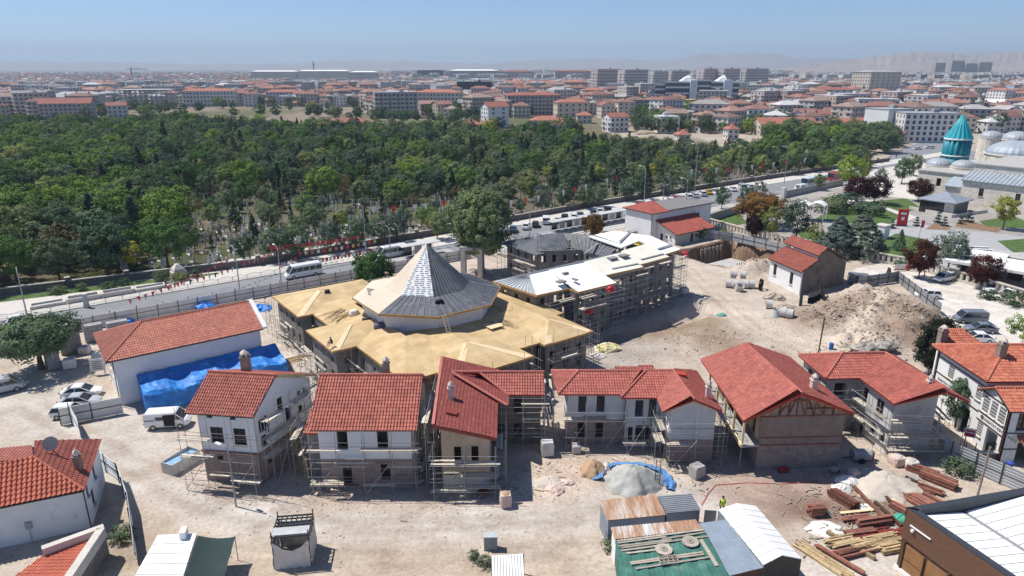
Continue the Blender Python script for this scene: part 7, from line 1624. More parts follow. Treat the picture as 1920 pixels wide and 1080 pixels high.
flute([(Rr*1.06,zc-.1),(Rr*.55,zc+(za-zc)*.5),(Rr*.08,za)],mat('turquoise_cone',(.0,.29,.35),.5,.1,.5,spec=.5),'tower_cone',.08);stick('finial',(c.x,c.y,za),(c.x,c.y,za+2.5),.25,.25,mat('gilt',(.6,.42,.1),.4,metal=.6),h)
# pavilion
h2=thing('pavilion',G(1790,405),'low stone pavilion with wide grey hipped roof in the park','pavilion')
q=[G(1725,381,3.6),G(1791,402-18,3.6),G(1836,378,3.6),G(1782,362,3.6)];q=[S(157.6,5.6,3.7),S(157.6,-4.6,3.7),S(168.5,-4.6,3.7),S(168.5,5.6,3.7)]
cen=sum(q,Vector())/4;top=cen+Vector((0,0,2.0));b=MB()
for i in range(4):b.prism([q[i],q[(i+1)%4],top],.25)
b.build('roof',mat('pavilion_slate',(.25,.28,.33),.6,.1,.6),h2)
qi=[v.lerp(cen,.16) for v in q]
b=MB();p0,p1,p2=[Vector((v.x,v.y,0)) for v in qi[:3]]
for pa,pb,nm,m_ in ((p0.lerp(p1,.72),p1,'stone_wall',limes),(p1,p2,'side_wall',gstone)):bb=MB();bb.quad(pa,pb,pb+Vector((0,0,3.7)),pa+Vector((0,0,3.7)));bb.build(nm,m_,h2)
for k in range(6):pa=p0.lerp(p1,k*.14);stick('mullion',pa,pa+Vector((0,0,3.7)),.12,.12,darkm,h2)
bb=MB();bb.quad(p0,p0.lerp(p1,.72),p0.lerp(p1,.72)+Vector((0,0,3.6)),p0+Vector((0,0,3.6)));bb.build('glass_front',glass,h2)
tw2=thing('terrace_wall',G(1720,395),'low white terrace wall round the pavilion','wall')
for a,b_ in (((1705,392),(1785,408)),((1785,408),(1850,398))):p,r_=G(*a),G(*b_);stick('wall_run',p+Vector((0,0,.4)),r_+Vector((0,0,.4)),.4,.9,stone,tw2)
# park shelter, kiosk, banner, gate pavilion
h2=thing('park_shelter',G(1520,410),'arched white canopy shelter on posts in the park','shelter')
a0,a1=G(1484,385,4.0),G(1546,388,4.0);dv=(G(1520,372,4)-G(1500,386,4)).normalized()*4.5;n_=10
for sgn in (0,1):
 V=[]
 for i in range(n_):
  f=(i/(n_-1))*.5+sgn*.5;p=a0.lerp(a1,f);zz=.9*abs(math.sin(f*2*math.pi));V+=[(p.x,p.y,4.0+zz),(p.x+dv.x,p.y+dv.y,4.0+zz),(p.x,p.y,3.9+zz),(p.x+dv.x,p.y+dv.y,3.9+zz)]
 mesh('canopy',V,[(4*i,4*i+4,4*i+5,4*i+1) for i in range(n_-1)]+[(4*i+3,4*i+7,4*i+6,4*i+2) for i in range(n_-1)],whitec,h2,True)
for f in (0,.5,1):
 for k in (0,1):p=a0.lerp(a1,f)+dv*k;stick('post',(p.x,p.y,0),(p.x,p.y,4.0),.18,.18,whitec,h2)
kk=thing('park_kiosk',G(1648,448),'small white service kiosk on the lawn','kiosk');p=G(1652,446);boxo('body',(p.x,p.y,0),(2.6,2.2,3.0),SA,whitec,kk);boxo('roof',(p.x,p.y,3.0),(2.9,2.5,.2),SA,stone,kk);boxo('door',(p.x-1.3*math.cos(SA)+.0,p.y-1.32*math.sin(SA)-.4,.1),(.9,.06,2.0),SA+1.57,mat('cabinet_grey',(.30,.33,.33),.6),kk)
bn=thing('red_banner',G(1690,422),'tall red banner stand with white emblem in the park','banner');p=G(1690,424);boxo('panel',(p.x,p.y,.3),(2.3,.5,4.0),-.3,redp,bn);boxo('emblem',(p.x-.08,p.y-.28,1.6),(.7,.03,.8),-.3,whitec,bn);boxo('emblem',(p.x-.08,p.y-.28,3.0),(1.3,.03,.5),-.3,whitec,bn);boxo('base',(p.x,p.y,0),(2.6,1.0,.3),-.3,darkm,bn)
fl=thing('flag',G(1722,450),'small red flag on a thin dark pole in the plaza','flag');p=G(1722,452);stick('pole',p,p+Vector((0,0,5)),.08,.08,darkm,fl,'tube');b=MB();b.prism([p+Vector((.05,0,4.9)),p+Vector((.8,.1,4.7)),p+Vector((.75,.15,3.2)),p+Vector((.05,0,3.1))],.03,(0,1,0));b.build('cloth',redp,fl)
gp_=thing('gate_pavilion',G(1890,520),'low modern white gate building beside the car park','building');
for nm,px,py,sz,m_ in (('roof_slab',1880,498,(17,9,.5),whitec),('roof_slab',1835,478,(9,6,.35),whitec)):p=G(px,py,3.4);boxo(nm,(p.x,p.y,3.4),sz,-.75,m_,gp_)
p=G(1895,512);boxo('wall',(p.x+2,p.y,0),(11,5,3.3),-.75,conc,gp_);p=G(1900,518);boxo('doorway',(p.x-.8,p.y-1.6,0),(2.2,2.4,2.8),-.75,brownw,gp_)
for i in range(4):p=G(1810+i*12,462+i*5,3.2);boxo('pergola_beam',(p.x,p.y,3.0),(8.5,.5,.3),-.2,whitec,gp_)
# ================================================================= vehicles
def rsec(x,w,z0,z1,c=.12):return [(x,-w,z0+c),(x,-w+c*.6,z0),(x,w-c*.6,z0),(x,w,z0+c),(x,w,z1-c),(x,w-c,z1),(x,-w+c,z1),(x,-w,z1-c)]
SPEC={'sedan':dict(L=4.5,W=.87,b=[(-2.25,.62,.42,.78),(-2.12,.8,.28,.93),(-1.3,.87,.22,.97),(0,.88,.22,.95),(1.0,.87,.22,.92),(1.9,.82,.25,.80),(2.22,.62,.4,.64)],c=(-1.75,1.15,-1.0,.25,.95,1.45),wb=1.33),'hatch':dict(L=4.0,W=.84,b=[(-2.0,.66,.42,.9),(-1.9,.8,.28,1.0),(-1,.84,.22,1.0),(0,.85,.22,.97),(.9,.84,.22,.93),(1.7,.8,.25,.82),(1.98,.6,.4,.66)],c=(-1.93,1.1,-1.65,.2,.98,1.5),wb=1.2),'suv':dict(L=4.5,W=.92,b=[(-2.25,.7,.5,1.0),(-2.15,.86,.35,1.1),(-1,.92,.3,1.12),(0,.92,.3,1.1),(1.0,.91,.3,1.06),(1.95,.86,.32,.98),(2.25,.66,.48,.8)],c=(-2.2,1.15,-1.9,.3,1.1,1.7),wb=1.35),'van':dict(L=4.6,W=.92,b=[(-2.3,.84,.4,1.1),(-2.25,.9,.3,1.2),(-1,.92,.28,1.2),(0,.92,.28,1.2),(1.3,.9,.28,1.15),(2.0,.86,.3,1.0),(2.3,.68,.45,.75)],c=(-2.25,1.75,-2.2,1.0,1.18,1.95),wb=1.4),'minibus':dict(L=7.0,W=1.02,b=[(-3.5,.96,.45,1.3),(-3.42,1.0,.35,1.4),(-1,1.02,.33,1.4),(1.5,1.02,.33,1.4),(2.6,1.0,.33,1.3),(3.2,.95,.36,1.1),(3.5,.78,.5,.85)],c=(-3.45,3.0,-3.4,2.1,1.38,2.55),wb=2.1),'bus':dict(L=12,W=1.27,b=[(-6,1.2,.4,1.3),(-5.95,1.27,.35,1.35),(0,1.27,.35,1.35),(5.9,1.27,.35,1.35),(6,1.18,.45,1.3)],c=(-5.98,5.98,-5.9,5.75,1.34,3.0),wb=3.4)}
def paint(name,c):
 if name in MATS:return MATS[name]
 m=mat(name,c,.28,.03,.5,spec=.5);bs=m.node_tree.nodes['Principled BSDF'];bs.inputs['Coat Weight'].default_value=.4;return m
PAINTS={'white':paint('paint_white',(.74,.75,.76)),'grey':paint('paint_grey',(.16,.18,.22)),'silver':paint('paint_silver',(.45,.47,.50)),'black':paint('paint_black',(.03,.032,.038)),'blue':paint('paint_blue',(.04,.07,.16)),'red':paint('paint_red',(.42,.03,.03)),'yellow':paint('paint_yellow',(.70,.45,.02)),'lightblue':paint('paint_lightblue',(.55,.68,.78))}
lampw=mat('lamp_glass',(.7,.72,.74),.2,.05,1);lampr=mat('tail_lamp',(.35,.02,.02),.3,.05,1)
_wm=None;CARS={}
def carproto(kd,col_):
 if (kd,col_) in CARS:return CARS[(kd,col_)]
 s=SPEC[kd];q=[]
 def me(b,nm,m,sm=False):
  M_=bpy.data.meshes.new(nm);M_.from_pydata([tuple(v) for v in b.V],[],b.F);M_.materials.append(m)
  if sm:M_.polygons.foreach_set('use_smooth',[True]*len(M_.polygons))
  return M_
 b=MB();b.loft([rsec(*v) for v in s['b']]);q.append(('body',me(b,'body',PAINTS[col_]),None))
 x0,x1,y0,y1,z0,z1=s['c'];W_=s['W'];tw=W_*(.78 if kd in ('sedan','hatch','suv') else .93)
 b=MB();b.loft([[(x0,-W_*.95,z0-.02),(x1,-W_*.95,z0-.02),(x1,W_*.95,z0-.02),(x0,W_*.95,z0-.02)],[(y0,-tw,z1-.05),(y1,-tw,z1-.05),(y1,tw,z1-.05),(y0,tw,z1-.05)]]);q.append(('windows',me(b,'windows',glass),None))
 b=MB();b.loft([[(y0-.05,-tw-.03,z1-.10),(y1+.08,-tw-.03,z1-.10),(y1+.08,tw+.03,z1-.10),(y0-.05,tw+.03,z1-.10)],[(y0+.1,-tw+.12,z1+.03),(y1-.1,-tw+.12,z1+.03),(y1-.1,tw-.12,z1+.03),(y0+.1,tw-.12,z1+.03)]])
 q.append(('roof',me(b,'roof',PAINTS[col_]),None))
 b=MB()
 npil={'sedan':(0,.45,1),'hatch':(0,.45,1),'suv':(0,.4,.75,1),'van':(0,.3,.66,1),'minibus':(0,.2,.4,.6,.8,1),'bus':tuple(i/8 for i in range(9))}[kd]
 for sg in (-1,1):
  for f in npil:b.bar((x0+(x1-x0)*f,sg*W_*.955,z0-.03),(y0+(y1-y0)*f,sg*(tw+.012),z1-.08),.1 if kd!='bus' else .14,.04)
 if kd in ('van','minibus','bus'):
  zz=z0+(z1-z0)*.68
  for sg in (-1,1):b.bar((x0+.1,sg*(W_*.955+.0),z1-.22),(y1-.1,sg*(tw+.02),z1-.22),.05,.3 if kd!='bus' else .4)
  if kd=='van':
   for sg in (-1,1):b.bar((x0+.1,sg*(W_*.95),(z0+z1)/2),(x0+1.1,sg*W_*.95,(z0+z1)/2),.05,.6)
 q.append(('pillars',me(b,'pillars',PAINTS[col_]),None))
 r={'bus':.5,'minibus':.38}.get(kd,.32);wy=W_-.1
 global _wm
 t=MB();t.tube([(0,-.11,0),(0,.11,0)],r,14);tm=me(t,'tyre',blackm);rm_=MB();rm_.tube([(0,-.125,0),(0,.125,0)],r*.62,10);rmm=me(rm_,'rim',mat('wheel_rim',(.42,.43,.44),.4,metal=.5))
 for sx in (-1,1):
  for sy in (-1,1):q.append(('wheel',tm,(sx*s['wb'],sy*wy,r),rmm))
 hx=s['b'][-1];b=MB();b.box((0,0,0),(.06,.28,.14));hm_=me(b,'headlight',lampw);b=MB();b.box((0,0,0),(.06,.24,.18));tm_=me(b,'tail_light',lampr)
 for sy in (-1,1):q.append(('headlight',hm_,(s['b'][-2][0]+.16,sy*(hx[1]-.08),.6 if kd not in ('bus','minibus') else .75)));q.append(('tail_light',tm_,(s['b'][0][0]+.0,sy*(s['b'][0][1]-.08),.75 if kd!='bus' else 1.0)))
 CARS[(kd,col_)]=q;return q
def car(kd,col_,x,y,ang,label,z=0.0,group=None,name=None):
 p=G(x,y) if not isinstance(x,Vector) else x
 t=thing(name or {'sedan':'car','hatch':'car','suv':'car','van':'van','minibus':'minibus','bus':'bus'}[kd],(p.x,p.y,z),label,{'van':'van','minibus':'minibus','bus':'bus'}.get(kd,'car'),group);t.rotation_euler.z=ang
 for e in carproto(kd,col_):
  o=bpy.data.objects.new(e[0],e[1]);COL.objects.link(o);o.parent=t
  if e[2]:o.location=e[2]
  if len(e)>3:r_=bpy.data.objects.new('rim',e[3]);COL.objects.link(r_);r_.parent=o
 return t
car('sedan','white',155,742,R(12),'white sedan parked behind, nearer the long building');car('sedan','silver',152,760,R(10),'silver-white sedan parked next to the sheet fence');car('hatch','white',135,780,R(10),'white hatchback mostly hidden behind the sheet fence')
v_=car('van','white',318,798,R(9),'white van with open side door by the tarpaulin');b=MB();b.box((.35,-.915,.42),(1.15,.03,1.35));o=b.build('door_shade_panel',blackm);o.parent=v_;o.matrix_parent_inverse=Matrix.Identity(4)  # black panel on the side: shade inside the open door, done as colour
car('van','silver',6,735,R(38),'old white van cut off at the left edge');car('suv','white',48,608,SA,'white car at the left end of the road');car('minibus','white',S(-1.5,45.6),0,SA+math.pi,'white minibus driving along the road',.03);car('minibus','white',S(18.5,48.2),0,SA+math.pi,'white minibus with dark windows by the pavement',.03)
row=[(962,434,'sedan','blue','dark blue car at the near end of the parked row'),(986,429,'sedan','white','white sedan next to the dark blue car'),(1004,425,'hatch','black','dark hatchback third in the parked row'),(1024,419,'van','white','white panel van fourth in the parked row'),(1046,417,'sedan','white','white sedan beside the panel van'),(1059,413,'suv','black','black off-road car in the parked row'),(1076,410,'hatch','white','white car right of the black off-road car'),(1088,407,'sedan','grey','dark grey car right of the white one'),(1112,402,'hatch','blue','blue car near the notice board'),(1124,400,'sedan','white','white car beside the blue one'),(1139,398,'suv','black','black jeep at the end of the first parked row'),(1199,389,'hatch','red','red car half hidden by the white house'),(1214,388,'van','white','white delivery van above the roadside house roof'),(1230,386,'hatch','blue','blue-white car beside the delivery van'),(1242,385,'suv','white','white off-road car in the second row'),(1257,380,'suv','white','second white off-road car in the row'),(1267,377,'hatch','red','red hatchback between white cars'),(1279,375,'sedan','silver','silver sedan right of the red hatchback'),(1291,373,'suv','white','white pickup-like car in the second row'),(1303,370,'hatch','white','white hatchback third from the taxi'),(1317,367,'suv','white','white car next to the yellow taxi'),(1328,364,'sedan','yellow','yellow taxi at the end of the second row'),(1374,358,'sedan','white','white car beyond the street tree'),(1391,355,'van','silver','silver van further along the road'),(1405,353,'hatch','white','white hatchback behind the silver van')]
for x,y,kd,c_,lab in row:car(kd,c_,x,y,SA+R(52),lab,.035)
car('bus','lightblue',S(176,46.5),0,SA+math.pi,'long white and light blue city bus on the far road',.03);car('van','white',S(163,43.6),0,SA+math.pi,'white minivan beside the city bus',.05);car('bus','red',S(194,47.5),0,SA+math.pi,'red bus half hidden behind the city bus',.03)
car('hatch','white',1738,558,R(172),'white hatchback alone in the middle of the car park');car('suv','white',1768,527,R(205),'white off-road car with black roof by the baluster fence');car('sedan','white',1864,546,R(200),'white sedan in the car park, left of the pair');car('sedan','white',1897,556,R(20),'white sedan in the car park, right of the pair');car('hatch','white',1928,560,R(20),'white car cut off at the right edge')
car('van','grey',1817,604,R(176),'dark grey people carrier in the car park');car('sedan','grey',1837,622,R(172),'blue-grey sedan beside the people carrier');car('sedan','white',1830,640,R(172),'white sedan half hidden by the chimney');car('van','grey',1614,533,R(-20),'grey van behind the old house')
car('sedan','white',1720,281,R(10),'white sedan before the white hotel');car('suv','white',1742,279,R(165),'white off-road car before the white hotel')
# ================================================================= street furniture
def lamp(x,y,ytop,label,arm=1.6,kind_='lamp',ang=SA+1.57,double=False,r=.09):
 p=G(x,y);H=hpix(p,ytop);t=thing('street_lamp' if kind_=='lamp' else 'tram_pole',(p.x,p.y,0),label,'lamp post' if kind_=='lamp' else 'pole');b=MB();b.tube([(p.x,p.y,-.1),(p.x,p.y,H*.5),(p.x,p.y,H-.6)],[r*1.4,r*1.1,r*.8],8);b.build('post',mat('lamp_grey',(.34,.35,.36),.5,metal=.3),t)
 for sg in ((1,-1) if double else (1,)):
  d=Vector((math.cos(ang),math.sin(ang),0))*sg;b=MB();q=Vector((p.x,p.y,H-.6));b.tube([q,q+d*arm*.4+Vector((0,0,.5)),q+d*arm+Vector((0,0,.6))],[r*.7,r*.6,r*.5],6);b.build('arm',mat('lamp_grey',(.34,.35,.36),.5,metal=.3),t)
  if kind_=='lamp':e=q+d*arm+Vector((0,0,.55));stick('lamp_head',e,e+d*.7,.26,.12,whitec,t)
 return t
for x,y,yt,lab in ((530,556,462,'curved street lamp behind the plywood roof'),(687,480,385,'street lamp before the cemetery wall'),(1205,420,312,'street lamp behind the parked cars'),(1300,385,270,'tall street lamp in the second row of cars'),(1388,360,275,'street lamp beyond the taxi'),(1470,345,275,'street lamp by the bus'),(1560,322,262,'street lamp near the end of the road'),(1283,425,335,'tall grey post beside the garden wall')):lamp(x,y,yt,lab)
for x,y,yt,lab in ((62,640,505,'tram pole beside the left tree'),(452,562,465,'tram pole behind the long building'),(735,528,425,'tram pole with branching arms behind the green tree'),(993,460,372,'tram pole behind the lead roof'),(1240,425,345,'pole with cross arms behind the roadside house'),(1410,400,330,'pole near the rust-brown tree')):lamp(x,y,yt,lab,1.4,'pole',SA+1.57,True)
lp=lamp(443,950,838,'thin dark site lamp post in front of the narrow white house',.9,'lamp',R(150),False,.06)
ob=thing('stone_obelisk',G(163,578),'small stone marker post on the pavement edge','marker');p=G(163,577);b=MB();b.loft([[(p.x-.35,p.y-.35,.1),(p.x+.35,p.y-.35,.1),(p.x+.35,p.y+.35,.1),(p.x-.35,p.y+.35,.1)],[(p.x-.22,p.y-.22,2.2),(p.x+.22,p.y-.22,2.2),(p.x+.22,p.y+.22,2.2),(p.x-.22,p.y+.22,2.2)]]);b.build('shaft',stone,ob);boxo('cap',(p.x,p.y,2.2),(.6,.6,.25),SA,stone,ob)
for i,s0 in enumerate((-44.5,-39.3,-34.1,-28.9)):
 t=thing('stone_planter',S(s0,54.5),'pale stone planter box on the pavement, %s from the left'%('first','second','third','fourth')[i],'planter')
 zz=.5+.25*(i in (1,2))
 for a,c2 in (((s0,53.6),(s0+5,53.6)),((s0,55.6),(s0+5,55.6))):stick('long_side',S(*a,.14+zz/2),S(*c2,.14+zz/2),.3,zz,stone,t)
 for a in (s0+.15,s0+4.85):stick('short_side',S(a,53.75,.14+zz/2),S(a,55.45,.14+zz/2),.3,zz,stone,t)
 boxo('soil',S(s0+2.5,54.6,.15),(4.6,1.7,zz*.4),SA,paveg,t)
tb=thing('small_tomb',S(-23,60.5),'small white domed tomb beside the cemetery wall','tomb');p=G(336,522);boxo('body',(p.x,p.y,0),(2.6,2.0,1.5),SA,stone,tb);b=MB();b.lathe((p.x,p.y,1.5),[(1.5,0),(1.35,.5),(.5,1.3),(.05,1.5)],4);b.build('roof',stone,tb)
for i,(x0,n) in enumerate(((60,5),(74.5,4),(20,3))):
 t=thing('tram_shelter',S(x0,45),'glass tram stop shelter with poster panels, %s'%('behind the lead roof','further along by the small tree','beside the pyramid top')[i],'shelter')
 b=MB();b.prism([S(x0-1,44.2,2.9),S(x0+n*2.4+1,44.2,2.9),S(x0+n*2.4+1,46.2,3.0),S(x0-1,46.2,3.0)],.14);b.build('roof',mat('shelter_roof',(.5,.5,.5),.6),t)
 for k in range(n+1):stick('post',S(x0+k*2.4,45.9,0),S(x0+k*2.4,45.9,2.9),.1,.1,darkm,t)
 for k in range(n):stick('panel',S(x0+.3+k*2.4,45.95,1.5),S(x0+2.1+k*2.4,45.95,1.5),.06,1.9,[glass,mat('poster_grey',(.4,.41,.42),.5),glass,mat('poster_pale',(.5,.48,.47),.5)][(k+i)%4],t)
 sheet('tram_platform',strect(x0-4,x0+n*2.4+4,43.0,46.4),.35,paveg,th=.3,label='raised pale tram platform, number %d'%(i+1) if False else 'raised pale tram platform under the shelter')
pr=thing('platform_railing',S(40,42.9),'thin metal railing along the tram platforms','railing')
for k in range(30):stick('post',S(40+k*1.8,42.9,0),S(40+k*1.8,42.9,1.25),.06,.06,darkm,pr)
for z in (.7,1.2):stick('rail',S(40,42.9,z),S(92.2,42.9,z),.05,.05,darkm,pr)
pr=thing('tram_fence',S(-44,38.9),'thin black rail fence between tram track and hoarding','railing')
for k in range(30):stick('post',S(-44+k*2.6,38.75,0),S(-44+k*2.6,38.75,1.3),.05,.05,darkm,pr)
stick('rail',S(-44,38.75,1.25),S(31.4,38.75,1.25),.05,.05,darkm,pr);stick('rail',S(30,38.0,1.1),S(70,38.0,1.1),.05,.05,darkm,pr)
# bunting
def bunting(p,q,n,cols,label,sz=.55,sag=.6,shape='tri'):
 p,q=Vector(p),Vector(q);t=thing('bunting',p,label,'bunting');pts=[p.lerp(q,i/12)+Vector((0,0,-sag*4*(i/12)*(1-i/12))) for i in range(13)]
 b=MB()
 for a,c2 in zip(pts[:-1],pts[1:]):b.bar(a,c2,.03)
 b.build('cord',darkm,t);d=(q-p).normalized()
 for i in range(n):
  f=(i+.5)/n;c_=p.lerp(q,f)+Vector((0,0,-sag*4*f*(1-f)));m_=cols[i%len(cols)];w=sz*.8;j=Vector((0,.12*math.sin(i*2.3),0));b=MB()
  P_=[c_-d*w/2,c_+d*w/2,c_+d*w*.4*math.sin(i*1.7)+Vector((0,0,-sz*1.15))+j] if shape=='tri' else [c_-d*w/2,c_+d*w/2,c_+d*w/2+Vector((0,0,-sz))+j,c_-d*w/2+Vector((0,0,-sz*1.05))+j]
  b.prism(P_,.015,(-d.y,d.x,0));b.build('pennant',m_,t)
fr1=mat('flag_red',(.60,.05,.06),.8);fw1=mat('flag_white',(.68,.68,.68),.8);fk1=mat('flag_black',(.08,.08,.09),.8);fp1=mat('flag_pink',(.55,.20,.20),.8);fy1=mat('flag_yellow',(.55,.42,.12),.8)
bunting(S(-4,56.5,4.2),S(17,57,3.6),26,[fr1,fr1,fp1],'row of red flags along the cemetery wall',.8,.3,'sq');bunting(S(1,48.8,2.2),S(19,50.0,2.4),22,[fp1,fr1,fw1],'row of pale red flags over the road edge',.7,.3,'sq');bunting(S(0,52.5,3.2),S(18,53.5,3.0),14,[fr1,fy1,fp1,fw1],'row of mixed flags over the pavement',.7,.3,'sq')
bunting(S(-32,40,3.0),S(-14,47,5.5),15,[fp1,fr1],'pennant string crossing the road behind the long building',.8,.5);bunting(S(-26,39.5,4.5),S(-6,52,4.0),17,[fp1,fr1,fw1,fk1],'pennant string from tram pole to pavement',.8,.6);bunting(S(-14,39.5,6.5),S(-3,50,5.5),10,[fr1,fp1],'pennant string beside the minibus',.8,.5);bunting(S(-8,39,5),S(2,47,6),8,[fr1,fk1,fw1],'short pennant string over the minibus',.8,.5)
bunting(G(690,388,10),G(860,372,10),9,[fw1,fk1,fr1,fk1,fw1],'string of large red, white and black flags before the cemetery',1.4,.4,'tri');bunting(G(945,378,10),G(1165,326,10),10,[fw1,fr1,fw1,fk1],'string of large flags right of the plane tree',1.5,.6,'tri');bunting(G(1285,318,10),G(1520,294,10),11,[fw1,fr1,fw1,fr1,fk1],'string of large flags above the street trees at right',1.7,.6,'tri')
# ================================================================= site clutter
def cone_pile(name,px,py,r,hgt,m,label,sq=.85,seed=0,cat='pile'):
 c=G(px,py);z0=gz(c.x,c.y);n=40;k=14;rr=np.random.RandomState(seed);V=[]
 for i in range(k+1):
  f=i/k
  for j in range(n):
   a=2*math.pi*j/n;R_=r*(1-f)*(1+.12*math.sin(3*a+seed)+.08*math.sin(7*a)+.05*math.sin(13*a+seed))*(1+rr.uniform(-.05,.05));zz=hgt*(1-(1-f)**1.25)+rr.uniform(-.07,.07)-.08*(i==0)
   if f>.7:zz-=.35*(f-.7)*hgt*(.6+.4*math.sin(2*a))
   V.append((c.x+R_*math.cos(a),c.y+R_*sq*math.sin(a),z0+zz))
 o=mesh(name,V,[(i*n+j,i*n+(j+1)%n,(i+1)*n+(j+1)%n,(i+1)*n+j) for i in range(k) for j in range(n)],m,None,True);tag(o,label,cat);return o
gravm=mat('grey_gravel',(.40,.40,.38),.97,.2,1.2,stain=((.27,.27,.26),.8,.6),bump=.8,fine=12);sandm=mat('ochre_sand',(.43,.29,.18),.97,.12,1,bump=.3);dustm=mat('pale_sand',(.50,.45,.39),.97,.12,1,stain=((.58,.54,.48),.6,.58),bump=.3)
cone_pile('gravel_heap',1187,905,3.0,2.0,gravm,'big grey gravel heap in front of the grey houses',.85,1);cone_pile('sand_heap',1113,885,1.5,1.4,sandm,'ochre sand heap left of the gravel',.9,2);cone_pile('sand_heap',1660,912,3.4,1.2,dustm,'pale sand cone beside the timber stacks',.9,3)
cone_pile('rubble_heap',1030,905,1.6,.5,dustm,'low pale rubble heap in the courtyard',.8,4)
crumple('white_sheet',G(1136,882),1.0,.9,bagw,'white sheet lying between sand and gravel heaps','sheet',seed=12,sq=.45,rz=1.5)
gc=G(1187,905);V=[];nu=26;rb=np.random.RandomState(8)
for i in range(nu):
 a=R(-25)+R(200)*i/(nu-1)
 for j in range(5):r_=2.75+j*.28+rb.uniform(-.12,.12);V.append((gc.x+r_*math.cos(a)*1.04,gc.y+r_*.9*math.sin(a),gz(gc.x,gc.y)+(.42,.36,.22,.2,.06)[j]+rb.uniform(-.05,.14)))
o=mesh('blue_sheet',V,[(i*5+j,(i+1)*5+j,(i+1)*5+j+1,i*5+j+1) for i in range(nu-1) for j in range(4)],mat('faded_blue_sheet',(.10,.24,.50),.6,.25,1.5));tag(o,'crumpled blue sheet edge curving behind the gravel heap','sheet')
def bigbag(x,y,w,hgt,m,label,topm=None,z=None,rz=.2):
 p=G(x,y);z0=gz(p.x,p.y);t=thing('bulk_bag',(p.x,p.y,z0),label,'bag');b=MB();secs=[];rd=random.Random(int(x))
 for f,s_ in ((0,.92),(.25,1.04),(.6,1.05),(.9,.98),(1,.9)):secs.append([(p.x+s_*w/2*(dx*math.cos(rz)-dy*math.sin(rz))+rd.uniform(-.03,.03),p.y+s_*w/2*(dx*math.sin(rz)+dy*math.cos(rz))+rd.uniform(-.03,.03),z0-.04+hgt*f) for dx,dy in ((-1,-.8),(-.8,-1),(.8,-1),(1,-.8),(1,.8),(.8,1),(-.8,1),(-1,.8))])
 b.loft(secs);b.build('sack',m,t);crn=MB();crn.lathe((p.x,p.y,z0+hgt-.06),[(w*.42,0),(w*.3,.12),(.05,.2)],10);crn.build('filling',topm or dustm,t)
 for sx,sy in ((-1,-1),(1,1),(-1,1)):lb=MB();q=Vector((p.x+sx*w*.42,p.y+sy*w*.42,z0+hgt-.05));lb.tube([q,q+Vector((sx*.05,sy*.05,.22)),q+Vector((sx*.12,sy*.02,.02))],.02,5);lb.build('loop',m,t)
bigbag(948,948,1.0,1.35,bagp,'white bulk bag of orange sand before the ochre house',sandm);bigbag(1600,893,.9,.7,bagp,'pinkish torn bulk bag near the pale sand');bigbag(1680,870,1.3,1.0,bagp,'open pink bulk bag by the grey L-shaped house');bigbag(1706,876,1.2,.9,bagw,'full white bulk bag beside the open pink one');bigbag(1282,556,1.3,1.1,bagw,'lone white bulk bag on the track behind the rear block');bigbag(185,672,1.3,1.0,bagw,'white bulk bag by the long building',None);bigbag(160,662,1.3,1.1,bagw,'white bulk bag behind the block pallets')
for i,(x,y,r,m_,lab) in enumerate(((1040,920,1.1,bagp,'spilled white and orange sacks in the courtyard'),(1065,905,.8,bagp,'torn sack beside an upturned tub'),(1590,905,1.3,bagw,'heap of white bags before the brick house'),(1625,890,1.0,bagw,'grey-white sack pile at the sand edge'),(1578,918,1.0,bagw,'white sheet over bags by the red planks'),(1140,655,2.0,mat('yellow_bags',(.62,.55,.25),.7,.5,1.5,stain=((.7,.7,.68),1.5,.5)),'yellow and white plastic debris beside the hall'),(1120,668,1.3,bagw,'white plastic debris beside the hall scaffold'),(1352,592,.9,mat('green_net_heap',(.12,.33,.25),.8),'crumpled green netting on the slope'),(1335,585,.7,mat('grey_junk',(.35,.35,.36),.8),'small grey pile of scrap on the slope'),(1535,958,1.0,mat('black_felt',(.13,.13,.14),.9,.3,2),'heap of grey roofing scraps by the white shed'),(1620,668,2.2,mat('scrap_heap',(.28,.26,.24),.9,.5,2,stain=((.5,.46,.4),1.5,.5)),'scrap and board heap behind the L-shaped house'),(1655,665,1.8,mat('scrap_heap',(.28,.26,.24),.9),'grey scrap heap near the dark tree'),(1450,560,2.0,mat('wood_waste',(.36,.30,.24),.9,.4,2.5,stain=((.52,.45,.34),2,.5)),'waste wood heap below the old house'),(1470,585,1.6,mat('wood_waste',(.36,.30,.24),.9),'second waste wood heap near the concrete rings'))):
 crumple('debris_heap',G(x,y),r,.55*r,m_,lab,'debris',seed=40+i,sq=.75)
